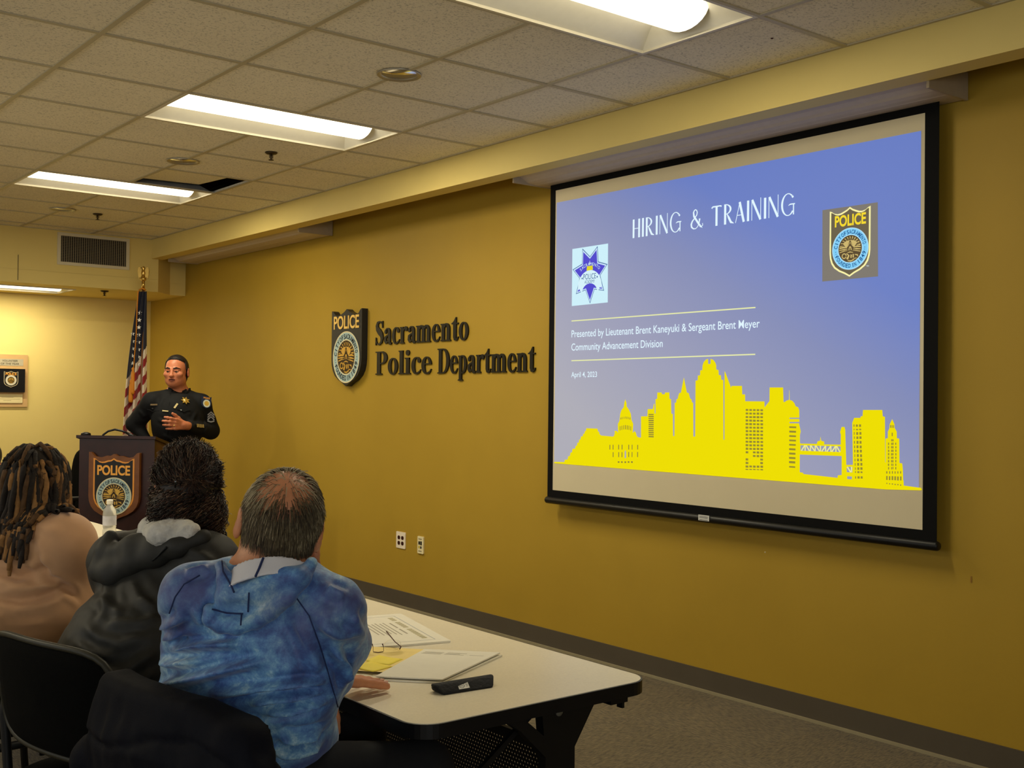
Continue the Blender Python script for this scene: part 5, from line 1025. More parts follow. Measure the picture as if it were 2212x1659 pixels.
def skin(body, name, mats, parent=None, h=0.008, disp=None, pick=None, lo=None, hi=None, fn=None, snap=2):
    """mesh a Body; disp(P,N) gives outward offsets, pick(P,N) the material of each face centre"""
    f = fn or body.d; b = body.bounds() if body is not None else (None, None); lo = b[0] if lo is None else lo; hi = b[1] if hi is None else hi
    P, Q = surface(f, lo, hi, h)
    for _ in range(snap):
        g = gradient(f, P); P = P-g*(f(P)/np.maximum((g*g).sum(1), 0.2))[:,None]
    if disp is not None or pick is not None:
        N = gradient(f, P); N /= np.linalg.norm(N, axis=1)[:,None]+1e-9
    if disp is not None: P = P+N*disp(P, N)[:,None]
    mi = None
    if pick is not None:
        c = P[Q].mean(1); n = N[Q].mean(1); n /= np.linalg.norm(n, axis=1)[:,None]+1e-9; mi = pick(c, n)
    return mesh_from(P, Q, name, mats, parent, mi)
def noise3(P, sc, seed=0):
    """smooth value noise, -1..1"""
    p = P*sc+seed*17.3; i = np.floor(p).astype(np.int64); f = p-i; f = f*f*(3-2*f)
    def hsh(ix, iy, iz):
        n = (ix*73856093) ^ (iy*19349663) ^ (iz*83492791); n = (n ^ (n >> 13))*1274126177; n &= 0x7fffffff; return (n % 65536)/32767.5-1
    o = 0
    for dx in (0,1):
        for dy in (0,1):
            for dz in (0,1):
                w_ = (f[:,0] if dx else 1-f[:,0])*(f[:,1] if dy else 1-f[:,1])*(f[:,2] if dz else 1-f[:,2])
                o = o+w_*hsh(i[:,0]+dx, i[:,1]+dy, i[:,2]+dz)
    return o
def fold_lines(lines, o, X, Y, face=None):
    """cloth folds: polylines in the plane (o; X,Y) with (amplitude, width); only where the surface looks along `face`"""
    o, X, Y = V3(o), V3(X), V3(Y)
    def f(P, N):
        u = (P-o)@X; v = (P-o)@Y; q = np.stack([u, v], 1); out = np.zeros(len(P))
        for pts, amp, w_ in lines:
            best = np.full(len(P), 9.0); tt = np.zeros(len(P)); pts = np.asarray(pts, float); n = len(pts)-1
            for i in range(n):
                a, b = pts[i], pts[i+1]; ab = b-a; t = np.clip(((q-a)@ab)/(ab@ab+1e-12), 0, 1); d = np.linalg.norm(q-a-t[:,None]*ab, axis=1)
                m = d < best; best = np.where(m, d, best); tt = np.where(m, (i+t)/n, tt)
            out += amp*np.exp(-(best/w_)**2)*np.minimum(1, np.minimum(tt, 1-tt)*6+0.15)
        if face is not None: out *= np.clip((N@U(face)-0.0)*3, 0, 1)
        return out
    return f
def hand(b, wrist, d, up, side, scale=1.0, curl=(0.25,0.25,0.25,0.3), spread=0.10, thumb=(0.5,0.75,-0.2), thumb_bend=0.3, k=0.006, lens=None):
    """adds palm, four fingers and a thumb to Body b. d: finger direction, up: back of the hand, side: towards the thumb"""
    d, up = U(d), U(up); side = U(side-np.dot(side,d)*d) if not isinstance(side, tuple) else U(V3(side)-np.dot(V3(side),d)*d); up = U(np.cross(side, d))*np.sign(np.dot(np.cross(side,d), up)); s = scale
    w = V3(wrist); L = 0.092*s
    b.cap(w-d*0.02*s, w+d*0.02*s, 0.027*s, 0.026*s, 0.012)
    for o in (-0.030, -0.010, 0.010, 0.030): b.cap(w+d*0.012*s+side*o*0.55*s, w+d*(L-0.006*s)+side*o*s, 0.0150*s, 0.0118*s, 0.010)
    ln = lens or (0.074, 0.083, 0.077, 0.060)
    for i, o in enumerate((0.031, 0.010, -0.011, -0.031)):
        base = w+d*(L-abs(o)*0.10*s-(0.006*s if i == 3 else 0))+side*o*s; sp = spread*(1.2-0.8*i); dr = U(d+side*sp); p = base-d*0.014*s; r = (0.0098, 0.0102, 0.0098, 0.0086)[i]*s
        segs = (0.46, 0.30, 0.24); a = 0; pts = [p]; q = base; pts.append(q)
        for j, sg in enumerate(segs):
            a += curl[i]*(0.6 if j == 0 else 1.0); dd = dr*math.cos(a)-up*math.sin(a); q = q+dd*ln[i]*sg*s*1.05; pts.append(q)
        b.chain(pts, [r*1.05, r*1.04, r*0.98, r*0.92, r*0.78], k)
    t0 = w+d*0.022*s+side*0.020*s-up*0.006*s; tdir = U(d*thumb[0]+side*thumb[1]+up*thumb[2])
    t1 = t0+tdir*0.040*s; t2 = t1+U(tdir+d*thumb_bend)*0.034*s; t3 = t2+U(tdir+d*thumb_bend*1.8)*0.026*s
    b.chain([t0-tdir*0.01, t1, t2, t3], [0.0155*s, 0.0125*s, 0.0112*s, 0.0088*s], 0.008)
    return b
def strands(name, roots, dirs, length, r, mats, parent, nseg=5, gravity=0.3, curl=0.0, curl_n=2.0, jitter=0.1, collide=None, rng=None, sides=3, mis=None, lens=None):
    """a head of separate hair strands or locks as one mesh; follows dirs, falls with gravity, stays outside collide()"""
    rng = rng or np.random.RandomState(3); n = len(roots); P = roots.copy(); D = dirs/(np.linalg.norm(dirs, axis=1)[:,None]+1e-9); D = D+rng.normal(0, jitter, D.shape)
    Ls = length*(0.8+0.4*rng.rand(n)) if lens is None else lens; path = [P.copy()]; ph = rng.rand(n)*6.28; t1 = rng.normal(0,1,D.shape)
    for j in range(nseg):
        D = D+np.array([0,0,-1.0])*gravity/nseg*2; D /= np.linalg.norm(D, axis=1)[:,None]+1e-9
        P = P+D*(Ls/nseg)[:,None]
        if collide is not None:
            g = gradient(collide, P, 0.003); dd = collide(P); g /= np.linalg.norm(g, axis=1)[:,None]+1e-9; push = np.maximum(0, np.max(r)*1.1-dd); P = P+g*push[:,None]
            D = D-g*np.minimum(0,(D*g).sum(1))[:,None]
        path.append(P.copy())
    path = np.array(path)                                            # (nseg+1, n, 3)
    if curl > 0:
        T = np.gradient(path, axis=0); T /= np.linalg.norm(T, axis=2)[:,:,None]+1e-9; a = np.cross(T, t1[None]); a /= np.linalg.norm(a, axis=2)[:,:,None]+1e-9; b_ = np.cross(T, a)
        tt = np.linspace(0,1,nseg+1)[:,None]; an = ph[None]+tt*curl_n*6.28; path = path+(a*np.cos(an)[:,:,None]+b_*np.sin(an)[:,:,None])*(curl*np.minimum(1, tt*3))[:,:,None]
    T = np.gradient(path, axis=0); T /= np.linalg.norm(T, axis=2)[:,:,None]+1e-9
    ref = np.where(np.abs(T[:,:,2:3]) > 0.9, np.array([1.,0,0]), np.array([0,0,1.])); a = np.cross(T, ref); a /= np.linalg.norm(a, axis=2)[:,:,None]+1e-9; b_ = np.cross(T, a)
    tp = np.linspace(0,1,nseg+1); rad = r*(1-0.55*tp**2) if np.isscalar(r) else r
    V = np.stack([path+(a*math.cos(2*PI*s/sides)+b_*math.sin(2*PI*s/sides))*rad[:,None,None] for s in range(sides)], 2)   # seg,n,sides,3
    V = V.transpose(1,0,2,3).reshape(-1,3); per = (nseg+1)*sides; F = []
    base = np.array([(j*sides+s, j*sides+(s+1)%sides, (j+1)*sides+(s+1)%sides, (j+1)*sides+s) for j in range(nseg) for s in range(sides)])
    F = (base[None]+per*np.arange(n)[:,None,None]).reshape(-1,4)
    mi = None if mis is None else np.repeat(mis, len(base))
    return mesh_from(V, F, name, mats, parent, mi)
def sample_on(fn, lo, hi, n, rng, keep=None):
    """random points on the surface of fn"""
    out = []
    tot = 0
    while tot < n:
        P = lo+(hi-lo)*rng.rand(n*6, 3); d = fn(P); P = P[np.abs(d) < 0.02]
        for _ in range(3):
            g = gradient(fn, P, 0.003); P = P-g*(fn(P)/np.maximum((g*g).sum(1), 0.2))[:,None]
        if keep is not None: P = P[keep(P)]
        out.append(P); tot += len(P)
    P = np.concatenate(out)[:n]; g = gradient(fn, P, 0.003); return P, g/(np.linalg.norm(g, axis=1)[:,None]+1e-9)
def frame(yaw_deg, lean=0.0, tilt=0.0):
    """F forward (0 = +y, positive turns toward +x), R right, U up; lean tips forward, tilt tips to the right (radians)"""
    a = math.radians(yaw_deg); F = np.array([math.sin(a), math.cos(a), 0]); R = np.array([math.cos(a), -math.sin(a), 0]); Z = np.array([0,0,1.])
    F2 = F*math.cos(lean)-Z*math.sin(lean); Z2 = Z*math.cos(lean)+F*math.sin(lean)
    R2 = R*math.cos(tilt)-Z2*math.sin(tilt); Z3 = Z2*math.cos(tilt)+R*math.sin(tilt); return R2, F2, Z3
def head_shape(b, c, fr, s=1.0, jaw=1.0, face=True):
    """skull, jaw, nose, lips, brows, ears around head centre c (between the ears); s=1 is 0.225 m tall"""
    R, F, Z = fr; q = lambda x, y, z: V3(c)+(R*x+F*y+Z*z)*s
    b.ell(q(0,-0.008,0.030), np.array((0.0735,0.094,0.088))*s, (R,F,Z), 0.02)
    b.ell(q(0,0.030,-0.030), np.array((0.062*jaw,0.064,0.078))*s, (R,F,Z), 0.03)
    b.ell(q(0,0.052,-0.078), np.array((0.036*jaw,0.034,0.030))*s, (R,F,Z), 0.03)
    for sg in (-1,1): b.ell(q(sg*0.046*jaw,0.018,-0.058), np.array((0.022,0.040,0.030))*s, (R,F,Z), 0.03)
    if face:
        b.chain([q(0,0.088,0.012), q(0,0.103,-0.022)], [0.008*s,0.0115*s], 0.010); b.ell(q(0,0.100,-0.026), np.array((0.017,0.013,0.010))*s, (R,F,Z), 0.008)
        for sg in (-1,1):
            b.cap(q(sg*0.014,0.087,0.024), q(sg*0.048,0.070,0.024), 0.0085*s, 0.007*s, 0.012)          # brow ridge
            b.ell(q(sg*0.045,0.066,-0.016), np.array((0.024,0.020,0.020))*s, (R,F,Z), 0.018)           # cheek
            b.ell(q(sg*0.030,0.094,0.006), np.array((0.0165,0.014,0.0105))*s, (R,F,Z), 0.008, True)    # eye socket
            b.ell(q(sg*0.030,0.0765,0.005), np.array((0.0125,0.0115,0.0115))*s, (R,F,Z), 0.003)         # eyeball and lids
        b.cap(q(-0.019,0.086,-0.049), q(0.019,0.086,-0.049), 0.0058*s, 0.0058*s, 0.005); b.cap(q(-0.016,0.085,-0.060), q(0.016,0.085,-0.060), 0.0066*s, 0.0066*s, 0.005)
    for sg in (-1,1):
        eo = U(R*sg-F*0.35); ef = U(F+R*sg*0.35)
        b.ell(q(sg*0.083,-0.012,-0.004), np.array((0.0085,0.019,0.034))*s, (eo, ef, Z), 0.006)
        b.ell(q(sg*0.091,-0.004,0.002), np.array((0.006,0.010,0.020))*s, (eo, ef, Z), 0.004, True)
    return q
# ---------------------------------------------------------------- people
M_skin = mat('warm_skin', (196,128,92), rough=0.5, var=0.10, vscale=60, bump=0.15, bscale=300)
M_skin2 = mat('ruddy_skin', (198,132,92), rough=0.45, var=0.12, vscale=50, bump=0.15, bscale=300)
M_brownskin = mat('brown_skin', (120,74,50), rough=0.5, var=0.08, vscale=50)
M_nail = mat('finger_nail', (222,168,140), rough=0.3, var=0.03)
M_trou = mat('black_trousers', (16,16,18), rough=0.9, var=0.15, vscale=80)
M_shoe = mat('black_shoe', (14,13,12), rough=0.35, var=0.1)
def pix_hit(fn, x, y, t0=1.2, t1=12.0):
    """where the line of sight through a photo point meets a surface"""
    d = CR*((x-1106)/F_PX)-CU*((y-829.5)/F_PX)+CF; d = d/np.linalg.norm(d); o = np.array([0,0,CAM_H]); t = t0
    for _ in range(160):
        q = fn((o+d*t)[None])[0]
        if q < 0.0006: return o+d*t
        t += max(q*0.85, 0.0006)
        if t > t1: return None
    return o+d*t
def on_surface(fn, pts, off=0.0):
    out = []
    for x, y in pts:
        p = pix_hit(fn, x, y)
        if p is None: continue
        g = gradient(fn, p[None])[0]; out.append(p+U(g)*off)
    return out
def folds3(fn, lines):
    """lines: (photo polyline, height, width) -> outward displacement around those curves on the cloth"""
    L = []
    for pts, amp, w_ in lines:
        dense = []
        for a, b in zip(pts[:-1], pts[1:]):
            for k in range(4): dense.append((a[0]+(b[0]-a[0])*k/4, a[1]+(b[1]-a[1])*k/4))
        dense.append(pts[-1]); q = on_surface(fn, dense)
        if len(q) > 2: L.append((np.array(q), amp, w_))
    def f(P, N):
        out = np.zeros(len(P))
        for q, amp, w_ in L:
            lo, hi = q.min(0)-3*w_, q.max(0)+3*w_; m = ((P > lo) & (P < hi)).all(1); pm = P[m]
            if not len(pm): continue
            best = np.full(len(pm), 9.0); tt = np.zeros(len(pm)); n = len(q)-1
            for i in range(n):
                a, b = q[i], q[i+1]; ab = b-a; t = np.clip(((pm-a)@ab)/(ab@ab+1e-12), 0, 1); d = np.linalg.norm(pm-a-t[:,None]*ab, axis=1)
                c = d < best; best = np.where(c, d, best); tt = np.where(c, (i+t)/n, tt)
            e = np.minimum(1, np.minimum(tt, 1-tt)*5+0.1); out[m] += e*(amp*np.exp(-(best/w_)**2)-0.45*amp*np.exp(-((best-2.0*w_)/w_)**2))
        return out
    return f
def seam(fn, pts, r, m, parent, name='seam', off=0.0005):
    dense = []
    for a, b in zip(pts[:-1], pts[1:]):
        for k in range(5): dense.append((a[0]+(b[0]-a[0])*k/5, a[1]+(b[1]-a[1])*k/5))
    q = on_surface(fn, dense+[pts[-1]], off)
    if len(q) > 2: return MB().tube(q, r, 6).build(name, m, parent)
def seated_legs(person, hip, knees, feet, m=None, r=0.085, name='trousers'):
    b = Body(0.04); b.ell(hip, (0.15,0.17,0.11))
    for s, (k, f) in zip((-1,1), zip(knees, feet)):
        h = V3(hip)+np.array((0.02, -s*0.095, -0.005)); b.chain([h, k, V3(f)+(0,0,0.10)], [r, r*0.72, r*0.52], 0.03)
    t = skin(b, name, m or M_trou, person, 0.014)
    for f in feet:
        f = V3(f); sb = Body(0.02).cap(f+(-0.04,0,0.042), f+(0.13,0,0.034), 0.041, 0.034).cap(f+(0,0,0.05), f+(0,0,0.10), 0.040, 0.042); sb.ell(f+(0.05,0,-0.04), (0.3,0.2,0.04), None, 0.004, True)
        skin(sb, 'shoe', M_shoe, person, 0.011)

# ---- man in the blue hoodie --------------------------------------------------------------------------------------
man = thing('person', (1.05, 2.15, 0.0), 'person in a blue tie-dyed hoodie with thinning grey hair, seen from behind, chin on hand', 'person')
hc = at(604, 1138, 2.20); HF = frame(24, -0.04, 0.20); HR, HFw, HU = HF
c7 = at(590, 1228, 2.155); ls = at(418, 1290, 2.29); rs = at(716, 1318, 2.075)
TR = frame(math.degrees(math.atan2(-(rs-ls)[1], (rs-ls)[0])), 0.12); tR, tF, tU = TR
mid = (ls+rs)/2; chest = mid+np.array((0,0,-0.10))+tF*0.045; belly = at(546, 1490, 2.285); pel = np.array((1.150, 2.33, 0.665))
relb = at(737, 1408, 2.165); rwr = at(662, 1262, 2.315); lelb = at(402, 1478, 2.47); lwr = np.array((1.302, 2.352, 0.797))
bd = Body(0.03)
hq = head_shape(bd, hc, HF, 1.04)
bd.cap(hq(0,-0.015,-0.07), c7+tF*0.035, 0.056, 0.064, 0.03)
bd.ell(chest, (0.165,0.105,0.18), TR).ell(belly, (0.16,0.12,0.15), TR).ell(pel, (0.16,0.13,0.11), TR)
bd.cap(c7+tF*0.02, ls, 0.05, 0.052).cap(c7+tF*0.02, rs, 0.05, 0.052)
bd.chain([rs, relb, rwr], [0.048,0.042,0.029]); bd.chain([ls, lelb, lwr], [0.048,0.042,0.029])
hand(bd, rwr, U(hq(0.055,0.05,-0.055)-rwr), tR*0.6-tF*0.2, -tF*0.2-tR*0.8, 1.0, curl=(0.5,0.6,0.7,0.8), thumb=(0.6,0.6,0.1))
lhd = U((1.0, 0.10, -0.20))
hand(bd, lwr, lhd, (0.10,-0.10,1.0), (0.1,-1,0), 1.10, curl=(0.05,0.04,0.05,0.08), spread=0.07, thumb=(0.12,0.34,-1.0), thumb_bend=0.05)
skin(bd, 'body', M_skin2, man, 0.0062)
for i, o in enumerate((0.031, 0.010)):
    tipx = (0.074, 0.083)[i]
    p = lwr+lhd*(0.092*1.10+tipx*1.10*0.93)+U((0.1,-1,0))*(o*1.10+0.07*(1.2-0.8*i)*tipx)+np.array((0,0,0.001))
    nb = Body(0.004).ell(p+np.array((0,0,0.0035)), (0.0075,0.0058,0.0035)); skin(nb, 'finger_nail', M_nail, man, 0.0018)
# shirt
M_tie = mat('tie_dye_blue', (66,104,160), rough=0.55, var=0.0, sheen=0.2, spec=0.5)
def tie_dye(m):
    nt = m.node_tree; b = nt.nodes['Principled BSDF']; tc = next(n for n in nt.nodes if n.type == 'TEX_COORD')
    n1 = nt.nodes.new('ShaderNodeTexNoise'); n1.inputs['Scale'].default_value = 13.0; n1.inputs['Detail'].default_value = 10; n1.inputs['Roughness'].default_value = 0.74; n1.inputs['Distortion'].default_value = 0.25
    nt.links.new(tc.outputs['Object'], n1.inputs['Vector'])
    cr = nt.nodes.new('ShaderNodeValToRGB'); e = cr.color_ramp.elements
    e[0].position = 0.30; e[0].color = (*lin((50,62,114)), 1); e[1].position = 0.70; e[1].color = (*lin((208,226,228)), 1)
    for p, c in ((0.41, (56,86,144)), (0.49, (76,118,174)), (0.56, (100,148,190)), (0.63, (152,188,206))): k = e.new(p); k.color = (*lin(c), 1)
    nt.links.new(n1.outputs['Fac'], cr.inputs[0])
    n2 = nt.nodes.new('ShaderNodeTexNoise'); n2.inputs['Scale'].default_value = 3.5; n2.inputs['Detail'].default_value = 3; nt.links.new(tc.outputs['Object'], n2.inputs['Vector'])
    rp = nt.nodes.new('ShaderNodeMapRange'); rp.inputs[1].default_value = 0.52; rp.inputs[2].default_value = 0.68; rp.inputs[3].default_value = 0; rp.inputs[4].default_value = 0.75; nt.links.new(n2.outputs['Fac'], rp.inputs[0])
    mx = nt.nodes.new('ShaderNodeMix'); mx.data_type = 'RGBA'; nt.links.new(rp.outputs[0], mx.inputs[0]); nt.links.new(cr.outputs[0], mx.inputs[6]); mx.inputs[7].default_value = (*lin((70,70,120)), 1)
    nt.links.new(mx.outputs[2], b.inputs['Base Color'])
tie_dye(M_tie)
sh = Body(0.045)
sh.ell(chest, (0.187,0.125,0.200), TR).ell(belly, (0.192,0.140,0.210), TR).ell(pel+np.array((0,0,0.03)), (0.176,0.138,0.115), TR)
sh.cap(c7+tF*0.030+tU*-0.02, ls, 0.062, 0.066).cap(c7+tF*0.030+tU*-0.02, rs, 0.062, 0.066)
sh.cap(rs, relb+np.array((0.006,0.0,0.02)), 0.064, 0.060, 0.035).cap(relb+np.array((0.006,0.0,0.02)), relb*0.70+rwr*0.30, 0.056, 0.050, 0.02)
sh.cap(relb*0.6+rs*0.4, at(736,1466,2.155), 0.046, 0.026, 0.03)
sh.cap(ls, lelb, 0.064, 0.056, 0.035).cap(lelb, lelb*0.35+lwr*0.65, 0.054, 0.042, 0.02)
def shirt_cut(P): return np.maximum(sh.d(P), -((P-(c7+tF*0.03+tU*0.005))@HU*0+np.linalg.norm(P-(hc+HU*-0.03), axis=1)-0.098)*1.0)
FL = [([(343,1406),(443,1395),(519,1392)],0.009,0.008), ([(340,1427),(373,1436),(424,1430)],0.008,0.008), ([(342,1482),(411,1468),(494,1446),(570,1428)],0.010,0.009),
      ([(346,1381),(389,1368)],0.007,0.008), ([(351,1357),(394,1332)],0.007,0.009), ([(456,1501),(538,1490),(633,1480),(700,1472)],0.009,0.008), ([(538,1518),(601,1512),(700,1496)],0.009,0.008),
      ([(570,1540),(633,1534),(705,1512)],0.009,0.008), ([(601,1591),(633,1594),(696,1578)],0.009,0.009), ([(590,1625),(640,1622),(695,1606)],0.009,0.010), ([(420,1530),(500,1560),(570,1570)],0.007,0.010),
      ([(720,1400),(745,1440),(748,1475)],0.008,0.010), ([(690,1345),(730,1370),(770,1375)],0.005,0.012), ([(640,1330),(670,1400),(690,1460)],0.005,0.014), ([(420,1310),(440,1350)],0.005,0.012), ([(760,1330),(785,1380)],0.005,0.012), ([(400,1240),(450,1225)],0.005,0.010), ([(705,1270),(745,1290)],0.005,0.012)]
ff_ = folds3(sh.d, FL)
skin(sh, 'hoodie', M_tie, man, 0.0052, disp=lambda P, N: 2.6*ff_(P, N)+0.0022*noise3(P, 22)+0.0012*noise3(P, 55, 3), fn=shirt_cut)
M_seam = mat('navy_seam', (32,44,84), rough=0.8, var=0)
seam(sh.d, [(636,1285),(668,1330),(690,1390),(708,1450),(722,1500),(735,1545)], 0.0015, M_seam, man)
seam(sh.d, [(432,1243),(398,1262),(378,1290),(366,1325)], 0.0015, M_seam, man)
# hood: pale lining standing around the neck, blue folds lying on the back
nb_, nt2 = c7+tF*0.005-tU*0.050, c7+tF*0.030+tU*0.018
def lining_fn(P):
    ax = U(nt2-nb_); t = np.clip((P-nb_)@ax/np.linalg.norm(nt2-nb_), -0.5, 1.5); r = 0.090-0.014*t; q = P-nb_-((P-nb_)@ax)[:,None]*ax; x = q@tR; y = q@tF
    rad = np.sqrt((x/1.05)**2+y**2); d = np.abs(rad-r)-0.0032
    top = (P-nt2)@U(ax+tF*0.18-tR*0.16)+0.038; return np.maximum(np.maximum(d, top), -((P-nb_)@ax)-((P-nb_)@tR)*-0.25+0.004)
M_lin = mat('pale_hood_lining', (206,204,208), rough=0.8, var=0.04, vscale=20, bump=0.15, bscale=60)
skin(None, 'hood_lining', M_lin, man, 0.0036, fn=lining_fn, lo=c7-0.17, hi=c7+0.17, snap=1, disp=lambda P, N: 0.002*noise3(P, 30, 2))
both = lambda P: np.minimum(sh.d(P), lining_fn(P))
seam(lining_fn, [(501,1192),(495,1215),(487,1243)], 0.0026, M_seam, man, 'lining_seam'); seam(lining_fn, [(569,1205),(560,1228),(550,1250)], 0.0026, M_seam, man, 'lining_seam')
hd = Body(0.022)
rr_ = on_surface(both, [(664,1219),(640,1240),(606,1250),(572,1262),(540,1278),(514,1292)], 0.008); hd.chain(rr_, [0.009,0.017,0.021,0.020,0.019,0.017][:len(rr_)])
rl_ = on_surface(both, [(474,1203),(478,1226),(490,1254),(504,1278),(514,1292)], 0.007); hd.chain(rl_, [0.011,0.014,0.015,0.016,0.017][:len(rl_)])
for a_, b_ in (((480,1290),(560,1305)), ((492,1310),(590,1290)), ((500,1275),(530,1300)), ((560,1285),(625,1262)), ((600,1300),(650,1258))):
    q = on_surface(sh.d, [a_, b_], 0.004); hd.chain(q, [0.015,0.015])
rm_ = on_surface(sh.d, [(456,1312),(462,1330),(486,1347),(518,1352),(556,1340),(590,1318),(624,1290),(655,1256),(668,1226)], 0.014); hd.chain(rm_, [0.013,0.018,0.019,0.019,0.019,0.018,0.016,0.014,0.013][:len(rm_)], 0.006)
pc_ = on_surface(hd.d, [(516,1316)])
if pc_: hd.ell(pc_[0]-tF*0.006, (0.045,0.016,0.017), TR, 0.010, True)
skin(hd, 'hood', M_tie, man, 0.0045, disp=lambda P, N: 0.0016*noise3(P, 40, 5))
for L_ in ([(478,1206),(482,1235),(498,1262),(506,1280)], [(458,1316),(490,1324),(525,1326)], [(522,1326),(520,1351)], [(538,1280),(536,1322)]): seam(hd.d, L_, 0.0018, M_seam, man, 'hood_seam')
# hair
sk = Body(0.02); sk.ell(hq(0,-0.008,0.030), np.array((0.0735,0.094,0.088))*1.04, HF).ell(hq(0,-0.03,-0.03), np.array((0.060,0.062,0.062))*1.04, HF)
loc = lambda P: np.stack([(P-hc)@HR, (P-hc)@HFw, (P-hc)@HU], 1)/1.04
bald_c = np.array((-0.012, -0.066, 0.098))
def hairline(q):
    x, y, z = q[:,0], q[:,1], q[:,2]
    zmin = np.where(y < -0.03, -0.046+0.30*np.abs(x), np.where(y < 0.02, -0.015, 0.02)); zmin = np.where((y >= -0.03) & (y < 0.0), -0.015-(0.031-0.2*np.abs(x))*np.clip((-y)/0.03, 0, 1), zmin)
    return np.maximum(zmin-z, y-(0.045+0.25*np.clip(z-0.06, 0, 1)))
def bald(q): return np.clip(1.25-np.linalg.norm((q-bald_c)*np.array((0.85,1.0,1.0)), axis=1)/0.070, 0, 1)
def hair_fn(P):
    q = loc(P); return np.maximum(sk.d(P)-(0.0065-0.0078*bald(q)+0.0015*noise3(P, 60, 1)), hairline(q)*0.8)
M_h1 = mat('grey_brown_hair', (108,94,68), rough=0.6, var=0.3, vscale=90, spec=0.3); M_h2 = mat('dark_brown_hair', (66,55,40), rough=0.6, var=0.2, vscale=90, spec=0.3); M_h3 = mat('silver_hair', (180,164,128), rough=0.5, var=0.2, vscale=90, spec=0.4)
lo_, hi_ = hc-0.16, hc+0.18
skin(None, 'hair', M_h2, man, 0.0045, fn=lambda P: np.maximum(hair_fn(P), (bald(loc(P))-0.06)*0.05), lo=lo_, hi=hi_, snap=1)
rng = np.random.RandomState(5)
R_, N_ = sample_on(hair_fn, lo_, hi_, 6500, rng, keep=lambda P: (hairline(loc(P)) < -0.004) & (sk.d(P) > -0.004) & (rng.rand(len(P)) > 0.93*np.minimum(1,1.3*bald(loc(P)))))
q = loc(R_); crown = hc+(HR*bald_c[0]+HFw*bald_c[1]+HU*(bald_c[2]+0.02))*1.04
D_ = R_-crown; D_ = D_-N_*(D_*N_).sum(1)[:,None]; D_ = U(D_.mean(0))*0+D_/(np.linalg.norm(D_, axis=1)[:,None]+1e-6)+N_*0.02-HFw*0.12
tone = q[:,2]*7+np.abs(q[:,0])*4+0.5*noise3(R_, 30, 7)+0.35*rng.randn(len(R_)); ms = np.where(tone > 0.85, 2, np.where(tone > 0.15, 0, 1))
strands('hair_strands', R_+N_*0.0004, D_, 0.028, 0.0007, [M_h1, M_h2, M_h3], man, 5, gravity=0.22, jitter=0.07, collide=lambda P: sk.d(P)-0.0065, rng=rng, mis=ms)
seated_legs(man, pel-np.array((0,0,0.045)), [(1.46,2.42,0.612),(1.46,2.13,0.612)], [(1.40,2.42,0.002),(1.40,2.09,0.002)])

# ---- woman in the dark jacket ------------------------------------------------------------------------------------
wb = thing('person', (1.02, 2.95, 0.0), 'person with curly dark hair in a black hooded jacket, leaning forward, seen from behind', 'person')
hc = at(402, 1052, 2.96); HF = frame(12, -0.02, 0.05); HR, HFw, HU = HF
c7 = at(372, 1150, 2.93); ls = at(258, 1215, 3.10); rs = at(452, 1225, 2.80); TR = frame(math.degrees(math.atan2(-(rs-ls)[1], (rs-ls)[0])), 0.30); tR, tF, tU = TR
mid = (ls+rs)/2; chest = mid-tU*0.12+tF*0.04; belly = at(290, 1430, 2.90); pel = np.array((1.06, 2.95, 0.665))
lelb, relb = at(262, 1330, 3.28), np.array((1.36, 2.83, 0.845)); lwr, rwr = np.array((1.50, 3.24, 0.800)), np.array((1.56, 3.02, 0.800))
bd = Body(0.03); hq = head_shape(bd, hc, HF, 0.98)
bd.cap(hq(0,-0.015,-0.07), c7+tF*0.03, 0.052, 0.058); bd.ell(chest, (0.15,0.10,0.17), TR).ell(belly, (0.15,0.12,0.15), TR).ell(pel, (0.16,0.14,0.11), TR)
bd.cap(c7+tF*0.02, ls, 0.045, 0.045).cap(c7+tF*0.02, rs, 0.045, 0.045); bd.chain([rs, relb, rwr], [0.042,0.038,0.027]); bd.chain([ls, lelb, lwr], [0.042,0.038,0.027])
hand(bd, rwr, (0.8,0.5,-0.06), (0.05,0,1), (-0.5,0.8,0), 0.92); hand(bd, lwr, (0.8,-0.5,-0.06), (0.05,0,1), (-0.5,-0.8,0), 0.92)
skin(bd, 'body', M_skin, wb, 0.008)
M_jk = mat('black_shell_jacket', (48,47,43), rough=0.62, var=0.12, vscale=40, bump=0.12, bscale=700, spec=0.35)
jk = Body(0.05)
jk.ell(chest, (0.200,0.145,0.205), TR).ell(belly, (0.200,0.165,0.200), TR).ell(pel+np.array((0,0,0.02)), (0.195,0.165,0.120), TR)
jk.cap(c7+tF*0.03-tU*0.02, ls, 0.070, 0.078).cap(c7+tF*0.03-tU*0.02, rs, 0.070, 0.078)
jk.cap(rs, relb, 0.078, 0.062, 0.04).cap(relb, relb*0.25+rwr*0.75, 0.060, 0.042, 0.02); jk.cap(ls, lelb, 0.078, 0.064, 0.04).cap(lelb, lelb*0.25+lwr*0.75, 0.060, 0.042, 0.02)
jk.ell(at(206,1420,3.02), (0.09,0.09,0.15), TR, 0.06)
def jk_cut(P): return np.maximum(jk.d(P), -(np.linalg.norm(P-(hc-HU*0.01+HFw*0.01), axis=1)-0.088))
